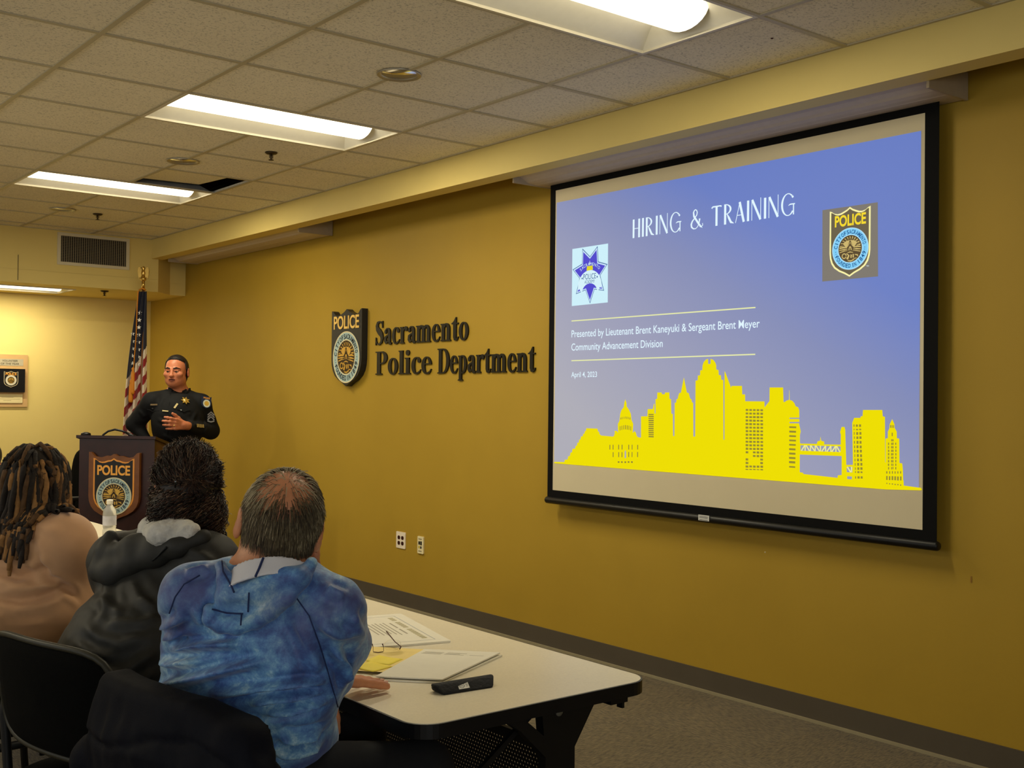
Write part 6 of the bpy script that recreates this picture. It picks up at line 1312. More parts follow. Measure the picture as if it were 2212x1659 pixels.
FL = [([(205,1290),(240,1310),(262,1330)],0.008,0.012), ([(180,1350),(215,1380),(262,1392),(320,1370)],0.009,0.013), ([(300,1290),(330,1310),(355,1300)],0.007,0.012), ([(225,1240),(232,1290),(215,1340)],0.007,0.012),
      ([(165,1390),(200,1410),(250,1420)],0.009,0.012), ([(230,1345),(300,1345),(345,1330)],0.008,0.012), ([(240,1460),(290,1440),(340,1405)],0.008,0.012), ([(300,1480),(330,1450)],0.008,0.012), ([(400,1185),(440,1200),(465,1220)],0.006,0.010),
      ([(280,1250),(300,1290),(335,1330)],0.007,0.012), ([(190,1430),(225,1455),(260,1450)],0.008,0.012)]
ff_ = folds3(jk.d, FL)
skin(jk, 'jacket', M_jk, wb, 0.0075, disp=lambda P, N: ff_(P, N)+0.004*noise3(P, 14)+0.002*noise3(P, 35, 3), fn=jk_cut)
hd = Body(0.03)                                       # dropped hood of the jacket
q = on_surface(jk.d, [(244,1166),(230,1198),(222,1232),(250,1240),(295,1215),(340,1200),(390,1185),(440,1165)], 0.008); hd.chain(q, [0.020,0.022,0.024,0.028,0.030,0.028,0.024,0.018][:len(q)])
q = on_surface(jk.d, [(262,1196),(300,1185),(350,1170)], 0.008); hd.chain(q, [0.028,0.032,0.030][:len(q)])
skin(hd, 'jacket_hood', M_jk, wb, 0.0065, disp=lambda P, N: 0.004*noise3(P, 22, 4))
M_fl = mat('grey_fleece_lining', (204,200,190), rough=0.95, var=0.18, vscale=35, bump=0.5, bscale=160)
cb = Body(0.045); both = lambda P: np.minimum(jk.d(P), hd.d(P))
q = on_surface(both, [(262,1130),(285,1140),(318,1148),(350,1154),(385,1154),(410,1152)], 0.002); cb.chain(q, [0.024,0.028,0.029,0.026,0.018,0.008][:len(q)])
q = on_surface(both, [(262,1112),(276,1096),(305,1112),(340,1128),(375,1138)], 0.0); cb.chain(q, [0.020,0.020,0.030,0.030,0.020][:len(q)])
skin(cb, 'hood_lining', M_fl, wb, 0.005, disp=lambda P, N: 0.006*noise3(P, 24, 8)+0.004*noise3(P, 60, 3)+0.0015*noise3(P, 140, 5))
seam(hd.d, [(330,1210),(345,1198),(362,1182)], 0.003, mat('black_cord', (12,12,12), var=0), wb, 'drawcord', 0.003)
q = on_surface(jk.d, [(326,1212),(322,1216)], 0.004)
# hair: smooth crown gathered half up, loose curls below
M_bh1 = mat('black_brown_hair', (40,32,26), rough=0.5, var=0.3, vscale=70, spec=0.35); M_bh2 = mat('deep_brown_hair', (74,50,38), rough=0.5, var=0.3, vscale=70, spec=0.3); M_bh3 = mat('hair_sheen_brown', (120,94,68), rough=0.5, var=0.2, vscale=70, spec=0.4)
hb = Body(0.03); hb.ell(hq(0,-0.012,0.028), np.array((0.087,0.108,0.103))*0.98, HF).ell(hq(0.0,-0.040,-0.045), np.array((0.084,0.066,0.052)), HF).ell(hq(-0.040,-0.090,-0.052), np.array((0.056,0.046,0.036)), HF).ell(hq(0.035,-0.070,-0.060), np.array((0.048,0.040,0.040)), HF)
def hair_fn(P): return np.maximum(hb.d(P)-0.004*noise3(P, 30, 2), ((P-hc)@HFw-0.055)*0.9)
skin(None, 'hair', M_bh1, wb, 0.0065, fn=hair_fn, lo=hc-0.26, hi=hc+0.22, snap=1)
rng = np.random.RandomState(8); loc = lambda P: np.stack([(P-hc)@HR, (P-hc)@HFw, (P-hc)@HU], 1)
R_, N_ = sample_on(hair_fn, hc-0.26, hc+0.22, 5200, rng, keep=lambda P: (P-hc)@HFw < 0.05)
q = loc(R_); gather = hq(-0.01,-0.105,0.03); up_ = q[:,2] > 0.005
D_ = np.where(up_[:,None], (gather-R_)/(np.linalg.norm(gather-R_, axis=1)[:,None]+1e-6), -HU[None]*0.8+N_*0.5); D_ = D_-N_*(D_*N_).sum(1)[:,None]*np.where(up_, 0.9, 0.3)[:,None]
ms = np.clip((0.9*noise3(R_, 40, 4)+0.7*rng.randn(len(R_))+0.95).astype(int), 0, 2)
st1 = up_; strands('hair_strands', R_[st1], D_[st1], 0.060, 0.0011, [M_bh1, M_bh2, M_bh3], wb, 8, gravity=0.03, jitter=0.06, curl=0.003, curl_n=1.0, collide=lambda P: hb.d(P)+0.001, rng=rng, mis=ms[st1])
st2 = ~up_; strands('hair_strands', R_[st2], D_[st2], 0.036, 0.0014, [M_bh1, M_bh2, M_bh3], wb, 11, gravity=0.4, jitter=0.2, curl=0.008, curl_n=1.4, collide=lambda P: hb.d(P)+0.002, rng=rng, mis=ms[st2])
cr = [hq(x, y, z) for x, y, z in ((0.075,0.0,-0.045),(0.080,-0.01,-0.05),(0.070,-0.03,-0.07),(0.082,0.015,-0.04),(0.065,-0.045,-0.08),(0.062,-0.070,-0.075),(0.050,-0.085,-0.072),(0.072,-0.055,-0.060))]*5
cr = np.array(cr)+rng.normal(0,0.007,(40,3)); strands('hair_curls', cr, np.tile(HR*0.35-HU, (40,1)), 0.115, 0.0028, [M_bh1, M_bh2], wb, 22, gravity=0.5, jitter=0.12, curl=0.011, curl_n=2.3, rng=rng, sides=5, mis=rng.randint(0,2,40))
cp = hq(-0.03,-0.108,0.028)
cm = MB()
for k in range(4):
    o = cp+HR*(0.013*(k-1.5))+HU*0.003*((k%2)*2-1); cm.tube([o+HFw*0.01+HU*0.012, o-HFw*0.008+HU*0.010, o-HFw*0.012-HU*0.004, o-HFw*0.002-HU*0.016], [0.003,0.0042,0.0042,0.0025], 7)
cm.build('hair_clip', mat('glossy_black_clip', (10,10,10), rough=0.08, spec=0.9, var=0), wb)
seated_legs(wb, pel-np.array((0,0,0.045)), [(1.47,3.12,0.60),(1.46,2.90,0.60)], [(1.44,3.12,0.002),(1.46,2.90,0.002)])

# ---- person in the tan top ---------------------------------------------------------------------------------------
wt = thing('person', (0.95, 3.70, 0.0), 'person in a tan long-sleeved top with brown dreadlocks, seen from behind at the left', 'person')
hc = at(74, 1052, 3.72); HF = frame(22, 0.02, 0.0); HR, HFw, HU = HF
c7 = at(50, 1140, 3.68); ls = at(-88, 1172, 3.86); rs = at(140, 1168, 3.56); TR = frame(math.degrees(math.atan2(-(rs-ls)[1], (rs-ls)[0])), 0.14); tR, tF, tU = TR
mid = (ls+rs)/2; chest = mid-tU*0.12+tF*0.05; belly = at(48, 1318, 3.68)+tF*0.05; pel = np.array((0.99, 3.74, 0.675))
relb, lelb = at(182, 1300, 3.72), at(-100, 1310, 4.05); rwr, lwr = np.array((1.47, 3.92, 0.800)), np.array((1.47, 4.06, 0.800))
bd = Body(0.03); hq = head_shape(bd, hc, HF, 1.0)
bd.cap(hq(0,-0.015,-0.07), c7+tF*0.03, 0.058, 0.064); bd.ell(chest, (0.17,0.11,0.18), TR).ell(belly, (0.18,0.14,0.16), TR).ell(pel, (0.18,0.15,0.11), TR)
bd.cap(c7+tF*0.02, ls, 0.05, 0.05).cap(c7+tF*0.02, rs, 0.05, 0.05); bd.chain([rs, relb, rwr], [0.055,0.046,0.029]); bd.chain([ls, lelb, lwr], [0.055,0.046,0.029])
hand(bd, rwr, (0.9,0.3,-0.05), (0.05,0,1), (-0.3,0.9,0), 0.95); hand(bd, lwr, (0.9,-0.2,-0.05), (0.05,0,1), (-0.2,-0.9,0), 0.95)
skin(bd, 'body', M_brownskin, wt, 0.009)
M_tan = mat('tan_knit', (198,152,110), rough=0.75, var=0.05, vscale=20, sheen=0.25, spec=0.25)
tp_ = Body(0.05)
tp_.ell(chest, (0.215,0.150,0.200), TR).ell(belly, (0.222,0.195,0.165), TR).ell(pel+np.array((0,0,0.06)), (0.205,0.180,0.120), TR)
tp_.cap(c7+tF*0.03-tU*0.02, ls, 0.098, 0.080, 0.07).cap(c7+tF*0.03-tU*0.03, rs-tU*0.005, 0.098, 0.080, 0.07)
tp_.cap(rs-tU*0.02, relb, 0.090, 0.078, 0.06).cap(relb, relb*0.2+rwr*0.8, 0.070, 0.042, 0.03).cap(ls-tU*0.02, lelb, 0.090, 0.078, 0.06).cap(lelb, lelb*0.2+lwr*0.8, 0.070, 0.042, 0.03)
def tp_cut(P): return np.maximum(tp_.d(P), -(np.linalg.norm(P-(hc-HU*0.02), axis=1)-0.095))
FL = [([(-20,1238),(40,1246),(95,1232),(108,1228)],-0.013,0.014), ([(-10,1250),(30,1262),(70,1258)],0.006,0.010), ([(-10,1292),(40,1298),(90,1290),(140,1270)],-0.016,0.013), ([(10,1275),(60,1272),(120,1262),(140,1258)],0.008,0.010),
      ([(80,1190),(86,1225),(104,1246),(140,1270),(168,1296)],-0.014,0.012), ([(-10,1332),(40,1330)],0.006,0.010), ([(60,1120),(90,1140),(130,1150)],0.004,0.014), ([(70,1155),(68,1200),(76,1222)],-0.006,0.014), ([(110,1255),(150,1290),(168,1310)],0.006,0.010), ([(-10,1345),(50,1350),(100,1345)],0.005,0.010)]
ff_ = folds3(tp_.d, FL)
def tan_disp(P, N):
    return ff_(P, N)+0.002*noise3(P, 14)
skin(tp_, 'top', M_tan, wt, 0.0085, disp=tan_disp, fn=tp_cut)
seam(tp_.d, [(112,1108),(88,1122),(76,1140),(70,1165)], 0.0022, mat('tan_seam', (140,98,66), var=0), wt)
# dreadlocks
M_l1 = mat('dark_lock', (34,26,18), rough=0.85, var=0.35, vscale=60, bump=0.6, bscale=160); M_l2 = mat('brown_lock', (84,58,30), rough=0.85, var=0.35, vscale=60, bump=0.6, bscale=160); M_l3 = mat('golden_lock', (140,100,54), rough=0.85, var=0.3, vscale=60, bump=0.6, bscale=160)
hb = Body(0.03); hb.ell(hq(0,-0.010,0.030), (0.084,0.104,0.098), HF).ell(hq(0,-0.045,-0.05), (0.080,0.065,0.07), HF)
def hair_fn(P): return np.maximum(hb.d(P), ((P-hc)@HFw-0.05)*0.9)
skin(None, 'hair', M_l1, wt, 0.008, fn=hair_fn, lo=hc-0.2, hi=hc+0.2, snap=1)
rng = np.random.RandomState(11); R_, N_ = sample_on(hb.d, hc-0.2, hc+0.2, 230, rng, keep=lambda P: ((P-hc)@HFw < 0.06) & ((P-hc)@HU > -0.05))
q = np.stack([(P_ := (R_-hc))@HR, P_@HFw, P_@HU], 1)
crown = hq(0.0,-0.01,0.13); D_ = R_-crown; D_ = D_-N_*(D_*N_).sum(1)[:,None]; D_ = D_/(np.linalg.norm(D_, axis=1)[:,None]+1e-6)+N_*0.10-HFw*0.1-HU*0.5
ends = hc[2]-0.175+0.03*rng.randn(len(R_))+np.where(q[:,0] > 0.03, 0.115, 0.0); Ln = np.clip((R_[:,2]-ends)*1.12, 0.09, 0.36)
cl2 = lambda P: np.minimum(hb.d(P)-0.004, tp_.d(P))
gold = (rng.rand(len(R_)) < 0.30); ms = np.where(gold, 2, np.where(rng.rand(len(R_)) < 0.5, 1, 0))
top_ = q[:,2] > 0.085; ms[top_ & (rng.rand(len(R_)) < 0.7)] = 0
strands('dreadlocks', R_, D_, 0.2, np.array([0.0075]*3+[0.0088]*9+[0.0078,0.005]), [M_l1, M_l2, M_l3], wt, 13, gravity=3.6, jitter=0.22, curl=0.006, curl_n=1.5, collide=cl2, rng=rng, sides=7, mis=ms, lens=Ln)
seated_legs(wt, pel-np.array((0,0,0.05)), [(1.44,3.90,0.598),(1.42,3.62,0.598)], [(1.40,3.92,0.002),(1.38,3.58,0.002)], r=0.088)

# ---- person cut by the left edge ---------------------------------------------------------------------------------
we = thing('person', (0.90, 5.05, 0.0), 'dark-haired person in navy, mostly cut off by the left edge of the photo', 'person')
hc = at(-44, 1003, 5.0); HF = frame(40, 0.03, 0.0); HR, HFw, HU = HF; c7 = hc+np.array((0,0,-0.155))-HFw*0.04
TR = frame(6, 0.05); tR, tF, tU = TR; ls, rs = c7-tR*0.16-tU*0.04, c7+tR*0.15-tU*0.04; pel = np.array((c7[0]-0.05, c7[1]-0.03, 0.67))
bd = Body(0.03); hq = head_shape(bd, hc, HF, 1.0); bd.cap(hq(0,-0.015,-0.07), c7+tF*0.03, 0.056, 0.06).ell(c7-tU*0.2+tF*0.05, (0.16,0.11,0.2), TR).ell(pel, (0.16,0.14,0.12), TR)
relb, lelb = rs-tU*0.26+tF*0.10-tR*0.04, ls-tU*0.26+tF*0.10+tR*0.03; rwr, lwr = relb+tF*0.16-tU*0.12, lelb+tF*0.16-tU*0.12
bd.chain([rs, relb, rwr], [0.045,0.04,0.028]); bd.chain([ls, lelb, lwr], [0.045,0.04,0.028]); hand(bd, rwr, tF, tU, -tR, 0.95); hand(bd, lwr, tF, tU, tR, 0.95); skin(bd, 'body', M_skin, we, 0.011)
nv = Body(0.05); nv.ell(c7-tU*0.18+tF*0.05, (0.19,0.14,0.21), TR).ell(pel+np.array((0,0,0.06)), (0.18,0.16,0.16), TR).cap(c7+tF*0.02, ls, 0.065, 0.075).cap(c7+tF*0.02, rs, 0.065, 0.075).cap(rs, relb, 0.072, 0.06).cap(relb, relb*0.2+rwr*0.8, 0.058, 0.044).cap(ls, lelb, 0.072, 0.06).cap(lelb, lelb*0.2+lwr*0.8, 0.058, 0.044)
skin(nv, 'jacket', mat('navy_jacket', (26,28,38), rough=0.8, var=0.15), we, 0.013, disp=lambda P, N: 0.005*noise3(P, 16))
hb = Body(0.03); hb.ell(hq(0,-0.012,0.030), (0.084,0.104,0.098), HF).ell(hq(0,-0.05,-0.05), (0.076,0.06,0.07), HF)
skin(None, 'hair', mat('black_hair', (18,17,18), rough=0.5, var=0.3, vscale=60, bump=0.5, bscale=120), we, 0.009, fn=lambda P: np.maximum(hb.d(P)-0.006*noise3(P, 40), ((P-hc)@HFw-0.05)), lo=hc-0.2, hi=hc+0.2)
seated_legs(we, pel-np.array((0,0,0.045)), [(pel[0]+0.42,pel[1]+0.12,0.60),(pel[0]+0.42,pel[1]-0.12,0.60)], [(pel[0]+0.38,pel[1]+0.12,0.002),(pel[0]+0.38,pel[1]-0.12,0.002)])
c = copy_tree(ch0); c.location = (pel[0]+0.02, pel[1]+0.01, 0); c.rotation_euler.z = 0; c['label'] = 'black stacking chair at the far table, just outside the left edge'
# ---- officer behind the lectern ----------------------------------------------------------------------------------
of = thing('person', (3.28, 8.30, 0.0), 'person in a black police uniform standing behind the lectern, one hand raised', 'person')
hc = at(381, 804, 8.30); HF = frame(222, 0.02, 0.0); HR, HFw, HU = HF
rs, ls = at(330, 869, 8.32), at(434, 873, 8.24); c7 = at(385, 845, 8.36)
TR = frame(math.degrees(math.atan2(-(rs-ls)[1], (rs-ls)[0])), 0.02); tR, tF, tU = TR
mid = (ls+rs)/2; chest = mid-tU*0.13+tF*0.045; belly = at(383, 930, 8.30)+tF*0.03; pel = np.array((belly[0]+0.01, belly[1]+0.02, 0.965))
relb, rwr = at(291, 916, 8.46), lp(0.150, 0.715, 1.10); lelb, lwr = at(455, 930, 8.24), at(399, 919, 8.03)
bd = Body(0.03); hq = head_shape(bd, hc, HF, 1.07, 1.0)
bd.cap(hq(0,-0.015,-0.07), c7+tF*0.04-tU*0.02, 0.062, 0.070); bd.ell(chest, (0.175,0.115,0.20), TR).ell(belly, (0.165,0.125,0.17), TR).ell(pel, (0.165,0.125,0.12), TR)
bd.cap(c7+tF*0.02, ls, 0.05, 0.055).cap(c7+tF*0.02, rs, 0.05, 0.055); bd.chain([rs, relb, rwr], [0.05,0.043,0.029]); bd.chain([ls, lelb, lwr], [0.05,0.043,0.029])
ldv = at(364, 914, 7.97)-lwr
hand(bd, lwr, ldv, -CF+np.array((0,0,0.25)), np.array((0,0,1.0)), 1.08, curl=(0.35,0.42,0.48,0.5), spread=0.10, thumb=(0.75,0.55,-0.1))
hand(bd, rwr, -LD-LZ*0.5, LZ, LX*1.0, 1.0, curl=(0.25,0.3,0.3,0.35))
skin(bd, 'body', mat('officer_skin', (188,116,82), rough=0.42, var=0.10, vscale=50, bump=0.12, bscale=300), of, 0.0058)
def face_parts(P_, hq, HF, s, brow, lip, parent):
    R, F, Z = HF
    for sg in (-1, 1):
        e = MB().lathe([(0.0,-0.0112*s)]+[(0.0112*s*math.cos(a), 0.0112*s*math.sin(a)) for a in np.linspace(-1.4,1.4,9)]+[(0.0,0.0112*s)], hq(sg*0.030,0.0795,0.005), F, 14, 0)
        e.lathe([(0.0068*s,0.0),(0.0060*s,0.0016*s),(0.0,0.002*s)], hq(sg*0.030,0.0795,0.005)+F*0.0098*s, F, 12, 1); e.build('eye', [mat('eye_white', (186,170,154), rough=0.2, var=0), mat('dark_iris', (36,24,16), rough=0.15, var=0)], parent)
        lid = Body(0.003).cap(hq(sg*0.018,0.0905,0.0115), hq(sg*0.042,0.0850,0.0115), 0.0042*s, 0.0042*s); skin(lid, 'eyelid', P_, parent, 0.0028)
        bw = Body(0.004).chain([hq(sg*0.014,0.0945,0.026), hq(sg*0.032,0.0905,0.031), hq(sg*0.052,0.0745,0.026)], [0.0042*s,0.0045*s,0.003*s]); skin(bw, 'eyebrow', brow, parent, 0.0028)
    lb = Body(0.002).chain([hq(-0.022,0.0915,-0.0505), hq(0,0.0985,-0.0475), hq(0.022,0.0915,-0.0505)], [0.0026*s,0.0042*s,0.0026*s]).chain([hq(-0.020,0.0910,-0.0595), hq(0,0.0970,-0.0630), hq(0.020,0.0910,-0.0595)], [0.0026*s,0.0050*s,0.0026*s]); skin(lb, 'lips', lip, parent, 0.0028)
    mo = Body(0.002).chain([hq(-0.020,0.0915,-0.0550), hq(0,0.0965,-0.0550), hq(0.020,0.0915,-0.0550)], [0.0030*s,0.0042*s,0.0030*s]); skin(mo, 'mouth', mat('mouth_dark', (46,18,14), rough=0.6, var=0), parent, 0.0028)
M_oh = mat('near_black_hair', (22,16,13), rough=0.5, var=0.25, vscale=70, bump=0.5, bscale=220)
face_parts(mat('officer_skin', (188,116,82)), hq, HF, 1.07, M_oh, mat('lip_brown', (150,82,66), rough=0.4, var=0.05), of)
sk = Body(0.02); sk.ell(hq(0,-0.008,0.030), np.array((0.0735,0.094,0.088))*1.07, HF).ell(hq(0,-0.03,-0.03), np.array((0.060,0.062,0.062))*1.07, HF)
def hair_fn(P):
    q = np.stack([(P-hc)@HR, (P-hc)@HFw, (P-hc)@HU], 1)/1.07; x, y, z = q.T
    zmin = np.where(y < -0.03, -0.07, np.where(y < 0.016, -0.03+np.clip((y+0.03)/0.045, 0, 1)*0.055, 0.074)); ymax = np.where(z > 0.074, 0.062-9.0*x*x, 0.018-0.12*np.clip(0.074-z, 0, 1))
    return np.maximum(np.maximum(sk.d(P)-0.0095, (zmin-z)*0.8), (y-ymax)*0.8)
skin(None, 'hair', M_oh, of, 0.0045, fn=hair_fn, lo=hc-0.17, hi=hc+0.18, snap=1, disp=lambda P, N: 0.0012*noise3(P, 90))
M_uni = mat('black_uniform_twill', (14,15,17), rough=0.8, var=0.10, vscale=30, bump=0.1, bscale=600, spec=0.25)
un = Body(0.04)
un.ell(chest, (0.195,0.140,0.205), TR).ell(belly, (0.182,0.145,0.170), TR).ell(np.array((pel[0],pel[1],1.02)), (0.172,0.138,0.07), TR)
un.cap(c7+tF*0.03-tU*0.02, ls, 0.062, 0.072).cap(c7+tF*0.03-tU*0.02, rs, 0.062, 0.072)
un.cap(ls, lelb, 0.074, 0.068, 0.035).cap(lelb, lelb*0.20+lwr*0.80, 0.064, 0.042, 0.02); un.cap(rs, relb, 0.074, 0.066, 0.035).cap(relb, relb*0.2+rwr*0.8, 0.062, 0.042, 0.02)
def un_cut(P): return np.maximum(un.d(P), -(np.linalg.norm(P-(hc-HU*0.03), axis=1)-0.100))
FL = [([(340,905),(360,915),(372,930)],0.007,0.012), ([(425,890),(415,910),(402,905)],0.006,0.012), ([(440,905),(448,925),(440,938)],0.007,0.012), ([(300,885),(310,900),(318,895)],0.006,0.012), ([(350,940),(375,950)],0.006,0.014), ([(420,915),(438,922)],0.006,0.010), ([(345,860),(340,880)],0.004,0.012)]
ff_ = folds3(un.d, FL)
skin(un, 'uniform_shirt', M_uni, of, 0.0085, disp=lambda P, N: ff_(P, N)+0.003*noise3(P, 18), fn=un_cut)
# collar standing round the neck, with two points
cb_, ct_ = c7+tF*0.045-tU*0.045, c7+tF*0.040+tU*0.040
def collar_fn(P):
    ax = U(ct_-cb_); t = (P-cb_)@ax; q = P-cb_-t[:,None]*ax; x = q@tR; y = q@tF; rad = np.sqrt(x*x+(y*1.02)**2); d = np.abs(rad-(0.088-0.10*t))-0.004
    front = np.clip((y-0.04)/0.05, 0, 1); return np.maximum(np.maximum(d, t-0.070+0.045*front), np.maximum(-t-0.01, (y*0.55-np.abs(x)-0.012)*0.7))
skin(None, 'collar', M_uni, of, 0.0045, fn=collar_fn, lo=c7-0.18, hi=c7+0.18, snap=1)
def spot(fn, x, y, off=0.002):
    p = pix_hit(fn, x, y, 5.0); n = U(gradient(fn, p[None])[0]); X = U(CR-n*np.dot(CR,n)); return (p+n*off, X, np.cross(n, X), n)
for (x, y) in ((373, 846), (391, 846)):
    f = spot(lambda P: np.minimum(un.d(P), collar_fn(P)), x, y, 0.001); sg = -1 if x < 382 else 1
    MB().flat([[(sg*0.002,0.028),(sg*0.040,0.034),(sg*0.018,-0.048)] if sg > 0 else [(sg*0.040,0.034),(sg*0.002,0.028),(sg*0.018,-0.048)]], f, -0.004, 0.005).build('collar_point', M_uni, of)
M_gb = mat('polished_gold', (240,206,110), rough=0.22, metal=0.85, var=0.04); M_sil = mat('pale_gold_bar', (230,214,160), rough=0.25, metal=0.6, var=0.05)
f = spot(un.d, 400, 866, 0.003); R7 = [(0.036*(1 if k % 2 == 0 else 0.55)*math.sin(PI*k/7), 0.036*(1 if k % 2 == 0 else 0.55)*math.cos(PI*k/7)) for k in range(14)][::-1]
bg_ = MB(); bg_.flat([R7], f, 0, 0.004); bg_.lathe([(0.016,0.004),(0.013,0.007),(0.0,0.008)], f[0], f[3], 16); bg_.build('badge', M_gb, of)
def bar(x, y, w_, h_, ang, m, name, th=0.003, off=0.002):
    f = spot(un.d, x, y, off); ca, sa = math.cos(ang), math.sin(ang); X = f[1]*ca+f[2]*sa; Y = np.cross(f[3], X); MB().flat([[(-w_/2,-h_/2),(w_/2,-h_/2),(w_/2,h_/2),(-w_/2,h_/2)]], (f[0], X, Y, f[3]), 0, th).build(name, m, of)
bar(332.5, 874, 0.050, 0.011, 0.0, mat('bronze_nameplate', (150,128,92), rough=0.3, metal=0.6, var=0.05), 'nameplate')
bar(357.5, 888, 0.046, 0.009, -0.1, M_sil, 'tie_bar'); bar(380, 877, 0.014, 0.044, -0.45, M_sil, 'whistle_chain_pin'); bar(330, 882, 0.012, 0.006, 0.0, mat('steel_button', (120,122,120), rough=0.3, metal=0.6, var=0), 'button'); bar(391, 886, 0.010, 0.006, 0, mat('steel_button', (120,122,120)), 'button')
for (cx, w_) in ((331, 0.105), (397, 0.115)):
    fl_ = on_surface(un.d, [(cx-w_*130, 884), (cx-w_*60, 886), (cx, 890), (cx+w_*60, 887), (cx+w_*120, 887)], 0.001); MB().tube(fl_, 0.0035, 6).build('pocket_flap', M_uni, of)
pk = on_surface(un.d, [(368, 850), (366, 870), (364, 900), (362, 930), (362, 955)], 0.001); MB().tube(pk, 0.004, 6).build('placket', M_uni, of)
f = spot(un.d, 445, 869, 0.003)
sp_ = MB().flat([shield_outline(0.080, 0.098, 0.975, 1.0, -0.040, -0.049)], f, 0, 0.003, 0); sp_.flat([circ(0.003, -0.010, 0.030, 22)], f, 0.0033, None, 1); sp_.flat([circ(0.003, -0.010, 0.019, 18)], f, 0.0036, None, 2); put_text(sp_, 'POLICE', f, -0.026, 0.026, 0.013, 0.052, off=0.03, d=0.0034, mi=3)
sp_.build('shoulder_patch', [mat('patch_navy', (26,38,66), rough=0.6, var=0.1), mat('patch_pale', (200,206,190), rough=0.6, var=0.05), mat('patch_gold', (206,166,66), rough=0.5, var=0.1), mat('patch_orange', (232,160,50))], of)
f = spot(un.d, 455, 898, 0.004); cv = MB()
for k in range(3):
    y0 = -0.020+0.018*k; cv.flat([stroke([(-0.030,y0-0.012),(0.0,y0+0.012),(0.030,y0-0.012)], 0.010)], f, 0, 0.002)
cv.flat([stroke([(-0.030,-0.040),(0.0,-0.048),(0.030,-0.040)], 0.010)], f, 0, 0.002); cv.build('chevron', mat('grey_chevron', (150,152,160), rough=0.6, var=0.05), of)
for k in range(5):
    bar(425.5+3.3*k, 919.5+0.3*k, 0.0075, 0.026, 0.42, mat('gold_service_bar', (190,162,92), rough=0.5, var=0.1), 'service_stripe', 0.002, 0.003)
rg = MB().lathe([(0.0105,-0.002),(0.0115,0.0),(0.0105,0.002)], lwr+U(ldv)*0.112+np.array((0,0,-0.012)), U(ldv), 14); rg.build('ring', M_gb, of)
# belt and trousers
bl_ = Body(0.02); bc = np.array((pel[0],pel[1],0.985))
def belt_fn(P): q = P-bc; r = np.sqrt(((q@tR)/0.176)**2+((q@tF)/0.142)**2); return np.maximum((np.abs(r-1.0)-0.05)*0.14, np.abs(q[:,2])-0.026)
skin(None, 'duty_belt', mat('black_leather_belt', (14,14,14), rough=0.3, var=0.1), of, 0.007, fn=belt_fn, lo=bc-0.25, hi=bc+0.25, snap=1)
for a, w_, h_ in ((20, 0.05, 0.09), (60, 0.045, 0.11), (120, 0.05, 0.08), (-35, 0.06, 0.12), (160, 0.06, 0.15)):
    an = math.radians(a); d_ = tF*math.cos(an)-tR*math.sin(an); c_ = bc+tF*0.155*math.cos(an)-tR*0.19*math.sin(an)+np.array((0,0,-0.02)); o = MB().obox(c_, (U(np.cross((0,0,1.),d_)), d_, (0,0,1)), (w_/2, 0.020, h_/2)).build('belt_pouch', mat('black_leather_belt', (14,14,14)), of); bevel(o, 0.006, 2)
tb_ = Body(0.03); tb_.ell(np.array((pel[0],pel[1],0.93)), (0.172,0.138,0.12), TR)
for sg in (-1, 1):
    h_ = np.array((pel[0],pel[1],0.88))+tR*sg*0.09; tb_.chain([h_, h_+tR*sg*0.02+tF*0.02+np.array((0,0,-0.40)), h_+tR*sg*0.03-tF*0.01+np.array((0,0,-0.81))], [0.098,0.072,0.060])
skin(tb_, 'trousers', mat('uniform_trousers', (22,23,26), rough=0.8, var=0.1), of, 0.012, disp=lambda P, N: 0.004*noise3(P, 14))
for sg in (-1, 1):
    f_ = np.array((pel[0],pel[1],0.0))+tR*sg*0.12; sb = Body(0.02).cap(f_-tF*0.05+(0,0,0.043), f_+tF*0.14+(0,0,0.034), 0.042, 0.036).cap(f_+(0,0,0.05), f_+(0,0,0.12), 0.043, 0.045); sb.ell(f_+(0,0,-0.043), (0.4,0.4,0.044), None, 0.004, True); skin(sb, 'shoe', M_shoe, of, 0.010)

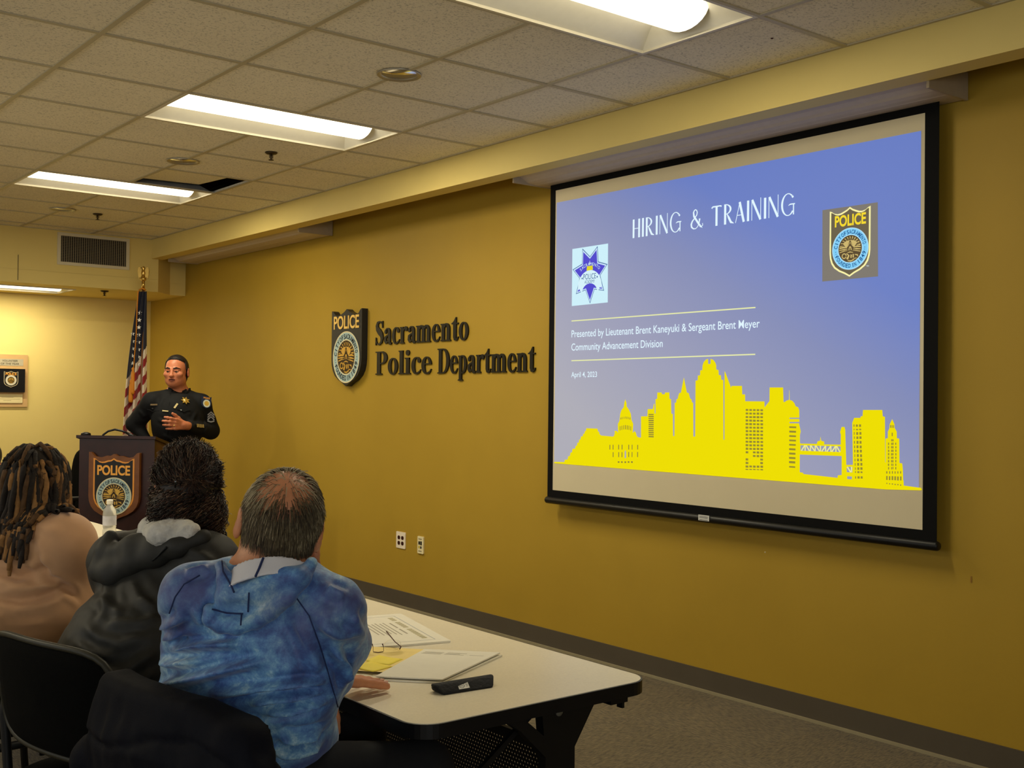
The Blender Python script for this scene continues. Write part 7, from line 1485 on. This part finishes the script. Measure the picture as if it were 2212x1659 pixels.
# ---- quilted jacket hung over the chair back -----------------------------------------------------------------------
a9 = math.radians(9); cX = np.array((math.cos(a9), math.sin(a9), 0)); cY = np.array((-math.sin(a9), math.cos(a9), 0)); cO = np.array((1.125, 2.220, 0.0))
cw = lambda x, y, z: cO+cX*x+cY*y+np.array((0,0,z))
jb = Body(0.03)
jb.chain([cw(-0.262,-0.262,0.815), cw(-0.262,-0.300,0.76), cw(-0.262,-0.325,0.66), cw(-0.262,-0.335,0.54), cw(-0.27,-0.335,0.42)], [0.040,0.046,0.052,0.054,0.046])
jb.chain([cw(-0.290,0.180,0.80), cw(-0.295,0.232,0.69), cw(-0.29,0.268,0.56), cw(-0.29,0.264,0.42)], [0.022,0.036,0.044,0.040])
def jb_cut(P):      # a shell round the chair back, leaving room for it inside
    q = P-cO; x = q@cX; y = q@cY; z = q[:,2]; xb = -0.262-0.16*(z-0.713)+0.035*(y/0.255)**2
    dz = np.clip((0.874-z)/0.3, 0, 1.6); hy = 0.245+0.035*dz; hx = 0.040+0.026*np.clip(dz*3, 0, 1); r = 0.022
    Q = np.stack([np.abs(x-xb+0.014*np.clip(dz*3, 0, 1))-hx+r, np.abs(y+0.058)-hy+r, np.abs(z-0.619+0.20*np.maximum(-y-0.15,0))-0.266+r], 1); d = np.linalg.norm(np.maximum(Q, 0), axis=1)+np.minimum(Q.max(1), 0)-r
    d = d+0.010*np.exp(-((z-0.894+0.05*np.sin(y*7))/0.03)**2)*0; e = jb.d(P); k = 0.03; h = np.clip(0.5+0.5*(d-e)/k, 0, 1); d = d*(1-h)+e*h-k*h*(1-h)
    se = ((np.abs(y)/0.266)**5+(np.abs(z-0.713)/0.152)**5)**0.2; slab = np.maximum(np.abs(x-xb)-0.0315, (se-1.0)*0.15); post = np.maximum(np.abs(np.abs(y)-0.264)-0.0145, np.maximum(np.abs(x+0.215)-0.075, z-0.808)); return np.maximum(np.maximum(d, np.where(z < 0.54, x+0.250, x+0.222)), -np.minimum(slab, post))
def jb_disp(P, N):
    q = P-cO; z = q[:,2]; y = q@cY; s_ = z+0.03*np.sin(y*9)+0.012*noise3(P, 14, 4); ph = (s_*1.0/0.105) % 1.0
    tp = np.clip((0.868-z)/0.04, 0.0, 1); return tp*(-0.007*np.exp(-((ph-0.5)/0.07)**2))+(0.25+0.75*tp)*(0.003*noise3(P, 16, 2)+0.0012*noise3(P, 45, 6)+0.0035*noise3(P*np.array((1.0,1.0,0.30)), 34, 9))
jo = skin(None, 'draped_jacket', mat('navy_quilted_nylon', (15,16,23), rough=0.75, var=0.12, vscale=25, bump=0.15, bscale=300, spec=0.1), None, 0.0075, fn=jb_cut, disp=jb_disp, lo=cw(-0.28,-0.02,0.62)-np.array((0.24,0.46,0.36)), hi=cw(-0.28,-0.02,0.62)+np.array((0.24,0.46,0.36)))
tag(jo, 'dark navy quilted jacket draped over the chair back behind the man in blue', 'jacket')
